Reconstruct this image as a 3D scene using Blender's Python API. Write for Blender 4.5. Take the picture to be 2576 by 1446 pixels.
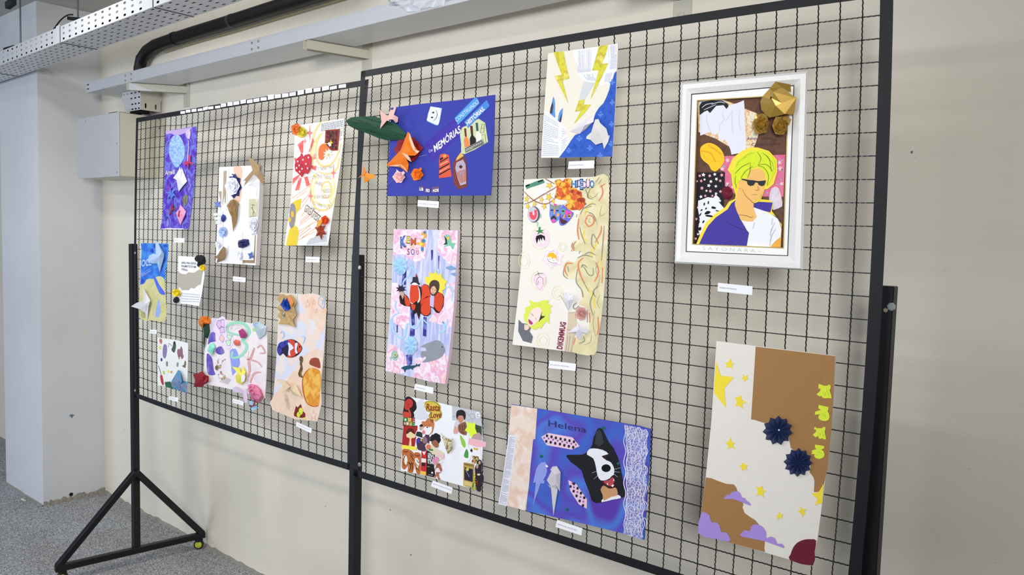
import bpy, bmesh, math, random
from mathutils import Vector, Matrix
random.seed(7)
SC = bpy.context.scene
for _o in list(bpy.data.objects): bpy.data.objects.remove(_o)
COL = SC.collection

# ------------------------------------------------------------------ calibration
FPX, K1, BR = 1981.174101, -0.05113166, 1.02198673
POSE_R = (0.05565507, 0.6992471, 0.04854339, -9.78722057, -14.98841869, 54.3338333)
POSE_L = (0.02974853, 0.65585366, 0.05745755, -37.75582626, -17.18723448, 77.89158517)
CELL = 0.05
def rod(a, b, c):
    w = Vector((a, b, c)); return Matrix.Rotation(w.length, 3, w.normalized())
R1 = rod(*POSE_R[:3]); T1 = Vector(POSE_R[3:])
R2 = rod(*POSE_L[:3]); T2 = Vector(POSE_L[3:])
M = Matrix(((1, 0, 0), (0, 0, 1), (0, -1, 0)))
CAM = (M @ (-(R1.transposed() @ T1))) * CELL
CW = M @ R1.transposed()                       # camera axes (x right, y down, z forward) to world
def ray(px, py): return CW @ Vector(((px - 1288) / FPX, (py - 723) / FPX, 1.0))
def on(px, py, ax, val):                       # where the sight line of a point meets a plane of the room
    d = ray(px, py); t = (val - CAM[ax]) / d[ax]; return CAM + d * t

# ------------------------------------------------------------------ camera, light, exposure
cd = bpy.data.cameras.new('camera'); cam = bpy.data.objects.new('camera', cd); COL.objects.link(cam)
cd.sensor_width = 36.0; cd.lens = FPX * 36.0 / 2576.0; cd.clip_start = 0.05; cd.clip_end = 60
rm = Matrix((CW @ Vector((1, 0, 0)), CW @ Vector((0, -1, 0)), CW @ Vector((0, 0, -1)))).transposed()
cam.matrix_world = Matrix.Translation(CAM) @ rm.to_4x4()
SC.camera = cam
SC.view_settings.view_transform = 'Standard'; SC.view_settings.look = 'None'
SC.view_settings.exposure = -0.66; SC.view_settings.gamma = 1.0; SC.view_settings.use_curve_mapping = False
wd = bpy.data.worlds.new('room_light'); SC.world = wd; wd.use_nodes = True
bg = wd.node_tree.nodes['Background']; bg.inputs[0].default_value = (0.90, 0.93, 1.0, 1); bg.inputs[1].default_value = 0.20
def area(name, loc, target, sx, sy, power, col):
    ld = bpy.data.lights.new(name, 'AREA'); ld.shape = 'RECTANGLE'; ld.size = sx; ld.size_y = sy
    ld.energy = power; ld.color = col
    o = bpy.data.objects.new(name, ld); COL.objects.link(o); o.location = loc
    o.rotation_euler = (Vector(target) - Vector(loc)).to_track_quat('-Z', 'Y').to_euler(); return o
FLZ = -2.25; WALLY = 0.32; CEIL = 0.715
k = area('window_behind_camera', (3.0, -2.95, -0.05), (-0.3, 0.0, -0.32), 0.7, 0.7, 36, (0.96, 0.98, 1.0)); k.data.spread = math.radians(74)
area('ceiling_lamp_far', (-1.45, -0.98, 0.69), (-1.45, -0.90, -1.0), 0.22, 0.22, 26, (1.0, 0.98, 0.95))
area('overhead_fill', (-0.3, -2.5, 0.69), (-0.3, -2.3, -1.0), 3.4, 0.3, 58, (0.99, 0.98, 0.97))  # added downward light, no known fixture; keeps the upper wall dimmer
area('window_daylight', (-3.8, -4.2, -0.9), (-2.6, 0.0, -1.5), 2.0, 1.5, 115, (0.66, 0.80, 1.0))
area('front_fill', (-0.6, -5.0, -0.3), (-0.4, 0.3, -0.5), 3.0, 1.4, 50, (0.93, 0.96, 1.0))  # added frontal fill brightening the wall and panels, no known source

# ------------------------------------------------------------------ materials
def lin(c): return c / 12.92 if c <= 0.04045 else ((c + 0.055) / 1.055) ** 2.4
def hx(h): return tuple(lin(int(h[i:i + 2], 16) / 255) for i in (0, 2, 4)) + (1,)
_M = {}
def mat(h, rough=0.75, metal=0.0, spec=0.3, var=0.0, scale=60, bump=0.0, emit=None, coat=0.0):
    key = (h, rough, metal, spec, var, scale, bump, coat)
    if key in _M: return _M[key]
    m = bpy.data.materials.new('paint_' + h); m.use_nodes = True; nt = m.node_tree; b = nt.nodes['Principled BSDF']
    b.inputs['Base Color'].default_value = hx(h); b.inputs['Roughness'].default_value = rough
    b.inputs['Metallic'].default_value = metal; b.inputs['Specular IOR Level'].default_value = spec
    b.inputs['Coat Weight'].default_value = coat
    if var or bump:
        tc = nt.nodes.new('ShaderNodeTexCoord'); n = nt.nodes.new('ShaderNodeTexNoise'); n.inputs['Scale'].default_value = scale
        n.inputs['Detail'].default_value = 4
        nt.links.new(tc.outputs['Object'], n.inputs['Vector'])
        if var:
            mx = nt.nodes.new('ShaderNodeMix'); mx.data_type = 'RGBA'; c = hx(h)
            mx.inputs[6].default_value = tuple(x * (1 - var) for x in c[:3]) + (1,)
            mx.inputs[7].default_value = tuple(min(1, x * (1 + var)) for x in c[:3]) + (1,)
            nt.links.new(n.outputs['Fac'], mx.inputs[0]); nt.links.new(mx.outputs[2], b.inputs['Base Color'])
        if bump:
            bp = nt.nodes.new('ShaderNodeBump'); bp.inputs['Strength'].default_value = bump; bp.inputs['Distance'].default_value = 0.002
            nt.links.new(n.outputs['Fac'], bp.inputs['Height']); nt.links.new(bp.outputs['Normal'], b.inputs['Normal'])
    _M[key] = m; return m
_W = {}
def wash(hs, scale=12, stretch=(1, 1, 1), detail=5, rough=0.85, lo=0.3, hi=0.7, hard=False, dist=0.15):
    """uneven paint: several colours mixed by noise in the object's own coordinates"""
    key = (tuple(hs), scale, stretch, detail, lo, hi, hard, dist)
    if key in _W: return _W[key]
    m = bpy.data.materials.new('wash_' + hs[0]); m.use_nodes = True; nt = m.node_tree; b = nt.nodes['Principled BSDF']
    b.inputs['Roughness'].default_value = rough; b.inputs['Specular IOR Level'].default_value = 0.25
    tc = nt.nodes.new('ShaderNodeTexCoord'); mp = nt.nodes.new('ShaderNodeMapping'); n = nt.nodes.new('ShaderNodeTexNoise')
    mp.inputs['Scale'].default_value = stretch; n.inputs['Scale'].default_value = scale; n.inputs['Detail'].default_value = detail
    n.inputs['Distortion'].default_value = dist
    r = nt.nodes.new('ShaderNodeValToRGB'); e = r.color_ramp.elements
    if hard: r.color_ramp.interpolation = 'CONSTANT'
    for i, h in enumerate(hs):
        p = lo + (hi - lo) * i / max(1, len(hs) - 1)
        el = e[i] if i < 2 else e.new(p)
        el.position = p; el.color = hx(h)
    nt.links.new(tc.outputs['Object'], mp.inputs['Vector']); nt.links.new(mp.outputs['Vector'], n.inputs['Vector'])
    nt.links.new(n.outputs['Fac'], r.inputs['Fac']); nt.links.new(r.outputs['Color'], b.inputs['Base Color'])
    _W[key] = m; return m
def nodes_mat(name, rough=0.8, spec=0.3):
    m = bpy.data.materials.new(name); m.use_nodes = True; nt = m.node_tree; b = nt.nodes['Principled BSDF']
    b.inputs['Roughness'].default_value = rough; b.inputs['Specular IOR Level'].default_value = spec
    return m, nt, b
def plaster(name, ca, cb, fine=140, strength=0.55):
    m, nt, b = nodes_mat(name, 0.85, 0.25)
    tc = nt.nodes.new('ShaderNodeTexCoord')
    n = nt.nodes.new('ShaderNodeTexNoise'); n.inputs['Scale'].default_value = fine; n.inputs['Detail'].default_value = 6
    n2 = nt.nodes.new('ShaderNodeTexNoise'); n2.inputs['Scale'].default_value = 1.3; n2.inputs['Detail'].default_value = 5
    n3 = nt.nodes.new('ShaderNodeTexVoronoi'); n3.inputs['Scale'].default_value = 17; n3.inputs['Randomness'].default_value = 1
    r = nt.nodes.new('ShaderNodeValToRGB'); r.color_ramp.elements[0].position = 0.3; r.color_ramp.elements[1].position = 0.7
    r.color_ramp.elements[0].color = hx(ca); r.color_ramp.elements[1].color = hx(cb)
    bp = nt.nodes.new('ShaderNodeBump'); bp.inputs['Strength'].default_value = strength; bp.inputs['Distance'].default_value = 0.0022
    for x in (n, n2, n3): nt.links.new(tc.outputs['Object'], x.inputs['Vector'])
    nt.links.new(n2.outputs['Fac'], r.inputs['Fac']); nt.links.new(n.outputs['Fac'], bp.inputs['Height'])
    # sparse specks of dirt
    sp = nt.nodes.new('ShaderNodeValToRGB'); sp.color_ramp.elements[0].position = 0.022; sp.color_ramp.elements[1].position = 0.03
    sp.color_ramp.elements[0].color = (0.55, 0.55, 0.55, 1); sp.color_ramp.elements[1].color = (1, 1, 1, 1)
    mx = nt.nodes.new('ShaderNodeMix'); mx.data_type = 'RGBA'; mx.blend_type = 'MULTIPLY'; mx.inputs[0].default_value = 0.6
    nt.links.new(n3.outputs['Distance'], sp.inputs['Fac']); nt.links.new(r.outputs['Color'], mx.inputs[6]); nt.links.new(sp.outputs['Color'], mx.inputs[7])
    nt.links.new(mx.outputs[2], b.inputs['Base Color']); nt.links.new(bp.outputs['Normal'], b.inputs['Normal'])
    return m
WALLM = plaster('wall_plaster', 'DCD4C4', 'E4DDCE')
COLM = plaster('column_plaster', 'C8C9CC', 'D6D6D8', 120, 0.45)  # same paint as the wall, with the cool light's tint put into the colour
def granite():
    m, nt, b = nodes_mat('speckled_granite_floor', 0.75, 0.3)
    tc = nt.nodes.new('ShaderNodeTexCoord')
    n = nt.nodes.new('ShaderNodeTexNoise'); n.inputs['Scale'].default_value = 190; n.inputs['Detail'].default_value = 3
    n2 = nt.nodes.new('ShaderNodeTexNoise'); n2.inputs['Scale'].default_value = 2.2; n2.inputs['Detail'].default_value = 4
    r = nt.nodes.new('ShaderNodeValToRGB'); e = r.color_ramp.elements
    e[0].position = 0.36; e[0].color = hx('66676A'); e[1].position = 0.66; e[1].color = hx('D0D2D6')
    q = e.new(0.5); q.color = hx('9A9C9F')
    mx = nt.nodes.new('ShaderNodeMix'); mx.data_type = 'RGBA'; mx.blend_type = 'MULTIPLY'; mx.inputs[0].default_value = 0.5
    r2 = nt.nodes.new('ShaderNodeValToRGB'); r2.color_ramp.elements[0].position = 0.35; r2.color_ramp.elements[1].position = 0.65
    r2.color_ramp.elements[0].color = hx('C9C4BC'); r2.color_ramp.elements[1].color = (1, 1, 1, 1)
    for x in (n, n2): nt.links.new(tc.outputs['Object'], x.inputs['Vector'])
    nt.links.new(n.outputs['Fac'], r.inputs['Fac']); nt.links.new(n2.outputs['Fac'], r2.inputs['Fac'])
    nt.links.new(r.outputs['Color'], mx.inputs[6]); nt.links.new(r2.outputs['Color'], mx.inputs[7]); nt.links.new(mx.outputs[2], b.inputs['Base Color'])
    bp = nt.nodes.new('ShaderNodeBump'); bp.inputs['Strength'].default_value = 0.3; bp.inputs['Distance'].default_value = 0.001
    nt.links.new(n.outputs['Fac'], bp.inputs['Height']); nt.links.new(bp.outputs['Normal'], b.inputs['Normal'])
    return m
DARK = mat('131419', 0.45, 0.0, 0.35, var=0.25, scale=25, bump=0.15)
WIRE = mat('15171A', 0.4, 0.2, 0.5)
TRAYM = mat('CBCCD0', 0.3, 0.0, 0.5, var=0.04, scale=8)
CREAM = mat('C0BCAC', 0.5, 0.0, 0.4, var=0.05, scale=8)
BLACK = mat('0C0C0F', 0.5, 0.0, 0.4, bump=0.2, scale=90)
SCREW = mat('A9A79C', 0.35, 0.8, 0.5)
WHITE = mat('F4F4F8', 0.7)

# ------------------------------------------------------------------ mesh helpers
ORG = {}
def mk(name, vs, fs, m=None, parent=None, org=None, smooth=False):
    me = bpy.data.meshes.new(name); o = bpy.data.objects.new(name, me); COL.objects.link(o)
    if parent is not None:
        o.parent = parent; g = ORG[parent]
    else:
        g = Vector(org) if org is not None else Vector(vs[0]); o.location = g
    ORG[o] = g
    me.from_pydata([tuple(Vector(v) - g) for v in vs], [], fs)
    if m is not None: me.materials.append(m)
    if smooth:
        for p in me.polygons: p.use_smooth = True
    me.update(); return o
def tag(o, label=None, cat=None, group=None, kind=None):
    if label: o['label'] = label
    if cat: o['category'] = cat
    if group: o['group'] = group
    if kind: o['kind'] = kind
    return o
def empty(name, loc, label, cat, group=None):
    o = bpy.data.objects.new(name, None); COL.objects.link(o); o.location = loc; ORG[o] = Vector(loc); o.empty_display_size = 0.05
    return tag(o, label, cat, group)
class MB:
    def __init__(s): s.v = []; s.f = []
    def add(s, vs, fs):
        n = len(s.v); s.v += [Vector(v) for v in vs]; s.f += [tuple(i + n for i in f) for f in fs]; return s
    def box(s, a, b):
        x0, y0, z0 = (min(a[i], b[i]) for i in range(3)); x1, y1, z1 = (max(a[i], b[i]) for i in range(3))
        return s.add([(x0, y0, z0), (x1, y0, z0), (x1, y1, z0), (x0, y1, z0), (x0, y0, z1), (x1, y0, z1), (x1, y1, z1), (x0, y1, z1)],
                     [(0, 3, 2, 1), (4, 5, 6, 7), (0, 1, 5, 4), (1, 2, 6, 5), (2, 3, 7, 6), (3, 0, 4, 7)])
    def hexa(s, p): return s.add(p, [(0, 3, 2, 1), (4, 5, 6, 7), (0, 1, 5, 4), (1, 2, 6, 5), (2, 3, 7, 6), (3, 0, 4, 7)])
    def tube(s, pts, r, n=4, caps=True, ph=0.785):
        pts = [Vector(p) for p in pts]; rings = []
        for i, p in enumerate(pts):
            d = (pts[min(i + 1, len(pts) - 1)] - pts[max(i - 1, 0)]).normalized()
            up = Vector((0, 1, 0)) if abs(d.y) < 0.9 else Vector((0, 0, 1))
            a = d.cross(up).normalized(); b = a.cross(d)
            rr = r[i] if isinstance(r, (list, tuple)) else r
            rings.append([p + (a * math.cos(ph + 2 * math.pi * k / n) + b * math.sin(ph + 2 * math.pi * k / n)) * rr for k in range(n)])
        vs = [q for g in rings for q in g]; fs = []
        for i in range(len(rings) - 1):
            for k in range(n): fs.append((i * n + k, i * n + (k + 1) % n, (i + 1) * n + (k + 1) % n, (i + 1) * n + k))
        if caps: fs += [tuple(range(n))[::-1], tuple((len(rings) - 1) * n + k for k in range(n))]
        return s.add(vs, fs)
    def bar(s, p, q, w, t, up):                    # straight bar of rectangular section
        p = Vector(p); q = Vector(q); d = (q - p).normalized(); a = d.cross(Vector(up)).normalized(); b = a.cross(d)
        c = [a * w / 2 + b * t / 2, -a * w / 2 + b * t / 2, -a * w / 2 - b * t / 2, a * w / 2 - b * t / 2]
        return s.hexa([p + x for x in c] + [q + x for x in c])
    def out(s, name, m, parent=None, org=None, smooth=False): return mk(name, s.v, s.f, m, parent, org, smooth)
def bevel(o, w=0.002, seg=1):
    b = o.modifiers.new('b', 'BEVEL'); b.width = w; b.segments = seg; b.limit_method = 'ANGLE'; return o
def smooth_closed(pts, k=4, closed=True):
    n = len(pts); out = []
    for i in range(n if closed else n - 1):
        if closed: p0, p1, p2, p3 = pts[i - 1], pts[i], pts[(i + 1) % n], pts[(i + 2) % n]
        else: p0, p1, p2, p3 = pts[max(i - 1, 0)], pts[i], pts[i + 1], pts[min(i + 2, n - 1)]
        for j in range(k):
            t = j / k
            out.append(tuple(0.5 * ((2 * p1[c]) + (-p0[c] + p2[c]) * t + (2 * p0[c] - 5 * p1[c] + 4 * p2[c] - p3[c]) * t * t + (-p0[c] + 3 * p1[c] - 3 * p2[c] + p3[c]) * t ** 3) for c in range(2)))
    if not closed: out.append(tuple(pts[-1]))
    return out

# ------------------------------------------------------------------ the two panel planes
class Plane:
    def __init__(s, O, N): s.O = Vector(O); s.N = Vector(N).normalized()      # N points away from the viewer
    def at(s, px, py, h=0.0):
        d = ray(px, py); o = s.O - s.N * h; return CAM + d * ((o - CAM).dot(s.N) / d.dot(s.N))
PR = Plane((0, 0, 0), (0, 1, 0))
RL = R1.transposed() @ R2; TL = R1.transposed() @ (T2 - T1)
PL = Plane((M @ TL) * CELL, M @ (RL @ Vector((0, 0, 1))))
CX = {'R': [1.797, 0.826, 7.513, -4.36, 0.54, 3.305, 0.286, -6.924, -0.702, -2.04], 'L': [-3.496, -3.269, 0.0, 1.949, -5.079, 3.548, 0.221, 1.326, 3.998, -0.016]}
CY = {'R': [-0.656, -0.305, -1.642, 0.65, 0.093, 0.24, 0.553, 2.351, 0.114, 0.575], 'L': [-0.453, -0.765, -0.049, -1.503, 0.5, 1.011, -0.961, -0.166, 1.913, 0.61]}
def lattice(w, v, r):
    R, T = (R1, T1) if w == 'R' else (R2, T2)
    c = R @ Vector((v, r * BR, 0)) + T; x = c.x / c.z * FPX; y = c.y / c.z * FPX
    g = 1 + K1 * (x * x + y * y) / 1288 ** 2
    a = (v - 16.5) / 17; q = (r - 14) / 14
    t = (1, a, q, a * a, a * q, q * q, a ** 3, a * a * q, a * q * q, q ** 3)
    X = x * g + 1288 + sum(i * j for i, j in zip(CX[w], t)); Y = y * g + 723 + sum(i * j for i, j in zip(CY[w], t))
    if w == 'L' and abs(r - 1) < 0.01:
        if 4.5 < v < 19.5: Y += 5.2 * min(1, (v - 4.5) / 3.5, (19.5 - v) / 2.5)
    return X, Y
def node(w, v, r, h=0.0): return (PR if w == 'R' else PL).at(*lattice(w, v, r), h)
# ================================================================== SETTING
def struct(name, mb, m, org=(0, 0, 0)): return tag(mb.out(name, m, org=org), kind='structure')
struct('floor', MB().box((-7.2, -6.5, FLZ - 0.1), (4.2, 1.2, FLZ)), granite())
struct('wall_back', MB().box((-7.2, WALLY, FLZ - 0.1), (4.2, WALLY + 0.15, CEIL + 0.1)), WALLM)
struct('ceiling', MB().box((-7.2, -6.5, CEIL), (4.2, WALLY + 0.15, CEIL + 0.1)), mat('B9B7B0', 0.9))
COLX = -2.93; COLF = -0.035
column = struct('wall_left', MB().box((-3.56, COLF, FLZ), (COLX, WALLY, CEIL)), COLM)
# ragged mortar joint where the column and the wall meet the floor
mb = MB(); rnd = random.Random(3)
def skirt(p, q, n, out, hgt):
    a = Vector(p); b = Vector(q); d = (b - a); prev = None
    for i in range(n + 1):
        c = a + d * i / n; w = rnd.uniform(0.004, 0.016); h = rnd.uniform(0.4, 1) * hgt
        cur = [c + Vector(out) * -0.002, c + Vector(out) * w, c + Vector((0, 0, h)) + Vector(out) * 0.002, c + Vector((0, 0, h)) - Vector(out) * 0.002]
        if prev: mb.add(prev + cur, [(0, 1, 5, 4), (1, 2, 6, 5), (2, 3, 7, 6)])
        prev = cur
skirt((COLX, COLF, FLZ), (COLX, WALLY, FLZ), 26, (1, 0, 0), 0.035)
skirt((COLX, WALLY, FLZ), (2.5, WALLY, FLZ), 150, (0, -1, 0), 0.02)
skirt((-3.56, COLF, FLZ), (COLX, COLF, FLZ), 16, (0, -1, 0), 0.008)
struct('trim_1', mb, mat('8F8A80', 0.95, var=0.3, scale=50))
o = MB().tube([(COLX - 0.03, 0.12, FLZ + 0.035), (COLX + 0.004, 0.12, FLZ + 0.035)], 0.011, 10).out('hole', BLACK, column)
# ================================================================== DISPLAY PANELS
def angle_bar(name, w, path, root, inner, outer, m=DARK, back=0.025):
    """angle iron: path(t) gives lattice coordinates on a line, inner/outer are offsets across it"""
    vs = []; fs = []; N = 14
    for i in range(N + 1):
        t = i / N
        ai = path(t, inner); ao = path(t, outer); al = path(t, outer + (inner - outer) * 0.14)
        vs += [node(w, *ai, 0.003), node(w, *ao, 0.003), node(w, *ao, 0.003 - back), node(w, *al, 0.003 - back), node(w, *al, -0.002), node(w, *ai, -0.002)]
        if i:
            b = (i - 1) * 6
            for k in range(6): fs.append((b + k, b + (k + 1) % 6, b + 6 + (k + 1) % 6, b + 6 + k))
    fs += [(5, 4, 3, 2, 1, 0), tuple(N * 6 + k for k in range(6))]
    return mk(name, vs, fs, m, root)
def make_panel(w, label, L, Rr, T, B):
    root = empty('display_panel', node(w, 16.5, B[1]), label, 'display panel', 'wire mesh display panels')
    angle_bar('frame_bar', w, lambda t, s: (L[0] + (Rr[0] - L[0]) * t, s), root, T[1], T[0])
    angle_bar('frame_bar', w, lambda t, s: (L[0] + (Rr[0] - L[0]) * t, s), root, B[0], B[1])
    angle_bar('frame_bar', w, lambda t, s: (s, T[0] + (B[1] - T[0]) * t), root, L[1], L[0])
    angle_bar('frame_bar', w, lambda t, s: (s, T[0] + (B[1] - T[0]) * t), root, Rr[1], Rr[0])
    nd = {}
    def nn(v, r):
        if (v, r) not in nd: nd[(v, r)] = node(w, v, r)
        return nd[(v, r)]
    nrm = (PR if w == 'R' else PL).N
    for v in range(34):
        mb = MB(); rs = [T[1] - 0.1] + list(range(1, 28)) + [B[0] + 0.1]; pts = []
        for a, b in zip(rs, rs[1:]):
            p, q = nn(v, a), nn(v, b); n = max(2, int(24 * (b - a) + 0.5))
            for i in range(n):
                r = a + (b - a) * i / n
                pts.append(p.lerp(q, i / n) - nrm * (0.0018 * math.cos(8 * math.pi * r)))
        pts.append(nn(v, rs[-1]))
        mb.tube(pts, 0.0016, 4).out('vertical_wire', WIRE, root)
    for r in range(1, 28):
        mb = MB(); xs = [L[1] - 0.1] + list(range(0, 34)) + [Rr[1] + 0.1]; pts = []
        for a, b in zip(xs, xs[1:]):
            p, q = nn(a, r), nn(b, r); n = max(2, int(16 * (b - a) + 0.5))
            for i in range(n):
                x = a + (b - a) * i / n
                pts.append(p.lerp(q, i / n) + nrm * (0.0014 * math.cos(8 * math.pi * x) + 0.0006))
        pts.append(nn(xs[-1], r))
        mb.tube(pts, 0.0016, 4).out('horizontal_wire', WIRE, root)
    return root
panel_r = make_panel('R', 'near wire mesh panel in a dark grey frame, holding the white picture frame', (-1.34, -0.83), (34.32, 33.75), (-0.24, 0.21), (27.8, 28.3))
panel_l = make_panel('L', 'far wire mesh panel in a dark grey frame with small cards along its top bar', (-1.12, -0.62), (34.15, 33.65), (-0.2, 0.25), (27.75, 28.25))
def screw(P, px, py, root, r=0.007, h=0.004, m=SCREW):
    c = P.at(px, py, h); n = -P.N
    mk('bolt', *disc(c, n, r, 0.004, 8), m, root)
def disc(c, n, r, t, k=8):
    a = n.orthogonal().normalized(); b = n.cross(a); vs = []
    for j, (q, s) in enumerate(((0, 1.0), (t * 0.7, 1.0), (t, 0.6))):
        for i in range(k): vs.append(c + n * q + (a * math.cos(2 * math.pi * i / k) + b * math.sin(2 * math.pi * i / k)) * r * s)
    fs = [tuple(range(k))[::-1], tuple(range(2 * k, 3 * k))]
    for j in range(2):
        for i in range(k): fs.append((j * k + i, j * k + (i + 1) % k, (j + 1) * k + (i + 1) % k, (j + 1) * k + i))
    return vs, fs
screw(PL, 340.5, 636, panel_l); screw(PL, 340.5, 982, panel_l); screw(PR, 905.5, 673, panel_r, 0.008); screw(PR, 905, 1168, panel_r, 0.008)

# ---- stands: upright, foot bar, two braces, two casters
def stand(label, p_top, p_bot, w, d=(0.146, 0.989), front=0.36, rear=0.34, patch=None, hub='B9C03A', bh=0.40):
    pt = Vector(p_top); pb = Vector(p_bot); root = empty('panel_stand', (pb.x, pb.y, FLZ), label, 'stand', 'black steel stands')
    D = Vector((d[0], d[1], 0)); bz = FLZ + 0.07
    ex = (pb - pt).normalized()
    bevel(MB().bar(pt, pt + ex * ((pt.z - bz) / -ex.z), w, w, (0, 1, 0)).out('upright', DARKP, root), 0.002)
    c = Vector((pb.x, pb.y, bz)); f = c - D * front; r = c + D * rear
    bevel(MB().bar(f, r, 0.03, 0.03, (0, 0, 1)).out('foot_bar', DARKP, root), 0.002)
    top = c + Vector((0, 0, bh))
    for e, s in ((f, 1), (r, -1)):
        bevel(MB().bar(top + Vector((0, 0, 0.0)), e + D * s * 0.012 + Vector((0, 0, 0.008)), 0.029, 0.029, (1, 0, 0)).out('brace', DARKP, root), 0.002)
    for e, s in ((f, 1), (r, -1)):
        k = e + D * s * 0.03 - Vector((0, 0, 0.015)); wh = k + Vector((0, 0, 0)); wh.z = FLZ + 0.024
        ax = Vector((0.75, -0.66, 0))
        cst = MB().bar(k + Vector((0, 0, 0.004)), k - Vector((0, 0, 0.014)), 0.03, 0.03, (0, 1, 0)).out('caster', BLACK, root)
        a = ax * 0.011
        MB().tube([wh - a, wh - a * 0.9, wh + a * 0.9, wh + a], [0.018, 0.0235, 0.0235, 0.018], 18).out('wheel', BLACK, cst)
        mb = MB(); MB.tube(mb, [wh + a * 0.95, wh + a * 1.25, wh + a * 1.5], [0.019, 0.016, 0.006], 9)
        mb.out('hub', mat(hub, 0.6, var=0.3, scale=120, bump=0.3), cst)
    return root
DARKP = mat('101116', 0.45, 0.0, 0.4, var=0.3, scale=30, bump=0.2)
a = on(323, 613, 1, 0.005); b = on(331, 1400, 1, -0.045)
stand('black tubular stand at the far end, with triangular braces and a yellowish wheel', a + Vector((0.016, 0.016, 0)), b + Vector((0.016, 0.016, 0)), 0.032)
stand('black upright stand in the middle where the two mesh panels meet', (-0.091, 0.032, -0.64), (-0.089, 0.032, FLZ + 0.07), 0.034, rear=0.2, hub='2A2A2A', bh=0.32)
st = stand('black upright stand carrying the near right end of the mesh panel', (1.6925, 0.042, -0.642), (1.688, 0.042, FLZ + 0.07), 0.033, rear=0.2, hub='2A2A2A', bh=0.32)
mk('paint_chip', *disc(on(2243, 771, 1, 0.0250), Vector((0, -1, 0)), 0.009, 0.003, 7), mat('8F9698', 0.6, var=0.4, scale=300), st)
mk('paint_chip', *disc(on(2228, 780, 1, 0.0250), Vector((0, -1, 0)), 0.005, 0.002, 6), mat('9A8F78', 0.6), st)

# ---- small cards stuck along the top bar of the far panel
A = ((330, 200, 6.573), [(815,525,570,890,520,562),(903,505,550,980,495,543),(998,492,538,1080,480,530),(1100,485,525,1178,475,515),(1188,462,515,1270,442,492),(1277,450,495,1360,440,485),(1387,438,480,1472,428,470),(1482,402,460,1570,392,445),(1590,378,440,1678,373,430),(1690,370,425,1787,355,412),(1805,345,405,1898,328,388)])
B = ((620, 190, 6.2875), [(8,388,440,97,373,430),(110,370,422,205,353,410),(222,350,402,320,340,392),(338,308,385,435,297,370),(447,305,362,545,292,350),(562,287,350,665,277,335),(678,275,328,780,255,315),(808,237,312,910,225,290),(932,210,285,1038,198,268),(1060,205,262,1172,190,248),(1195,182,245,1305,158,222),(1318,178,228,1430,155,208),(1458,148,200,1575,130,188)])
GREY = mat('8D8FA0', 0.8)
ORD = 'first second third fourth fifth sixth seventh eighth ninth tenth eleventh twelfth'.split(); NC = 0
for (ox, oy, s), ql in (A, B):
    for (xl, a, b, xr, c, d) in ql:
        P = [(ox + x / s, oy + y / s) for x, y in ((xl, b), (xr, d), (xr, c), (xl, a))]
        o = mk('paper_card', [PL.at(x, y, 0.0034) for x, y in P] + [PL.at(x, y, 0.0042) for x, y in P],
               [(3, 2, 1, 0), (4, 5, 6, 7), (0, 1, 5, 4), (1, 2, 6, 5), (2, 3, 7, 6), (3, 0, 4, 7)], WHITE, org=PL.at(*P[0], 0.0034))
        tag(o, '%s small white card from the %s end of the far top bar' % ((ORD[NC], 'left') if NC < 12 else (ORD[23 - NC], 'right')), 'card', 'white cards along the top bar of the far panel')
        NC += 1
        cx = sum(p[0] for p in P) / 4; cy = sum(p[1] for p in P) / 4; wx = (xr - xl) / s * 0.28; sl = (c - a) / (xr - xl)
        mk('printed_line', [PL.at(cx + i * wx, cy + i * wx * sl + j * 0.5, 0.0044) for i, j in ((-1, 1), (1, 1), (1, -1), (-1, -1))], [(0, 1, 2, 3)], mat('B9BBC8', 0.8), o)

# ================================================================== CABLE TRAYS, PIPE, BOX
def perforated(org, u, v, nu, nv, su, sv, hu, hv, skip=None):
    """sheet of nu x nv cells (su x sv metres), each with a slot hu x hv punched through it"""
    vs = []; fs = []
    org = Vector(org); u = Vector(u); v = Vector(v)
    for i in range(nu):
        for j in range(nv):
            o = org + u * su * i + v * sv * j; n = len(vs)
            if skip and skip(i, j):
                vs += [o, o + u * su, o + u * su + v * sv, o + v * sv]; fs.append((n, n + 1, n + 2, n + 3)); continue
            vs += [o, o + u * su, o + u * su + v * sv, o + v * sv]
            c = o + u * su / 2 + v * sv / 2; e = hv / 2
            for a, b in ((-hu / 2 + e, -e), (hu / 2 - e, -e), (hu / 2, 0), (hu / 2 - e, e), (-hu / 2 + e, e), (-hu / 2, 0)): vs.append(c + u * a + v * b)
            fs += [(n, n + 1, n + 5, n + 4), (n + 1, n + 6, n + 5), (n + 1, n + 2, n + 6), (n + 2, n + 7, n + 6), (n + 2, n + 3, n + 8, n + 7), (n + 3, n + 9, n + 8), (n + 3, n, n + 9), (n, n + 4, n + 9)]
    return vs, fs
def thick(o, t=0.0015):
    md = o.modifiers.new('s', 'SOLIDIFY'); md.thickness = t; md.offset = 0; return o
U1 = Vector((1, -0.0235, 0)).normalized(); V1 = Vector((0.0235, 1, 0)).normalized(); Z = Vector((0, 0, 1))
TZ = 0.30
def y1(x): return -0.272 - 0.0235 * (x + 1.94)
tray1 = empty('perforated_cable_tray', (-1.94, y1(-1.94) + 0.08, TZ), 'white perforated cable tray hung from the ceiling, upper left', 'cable tray')
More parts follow.
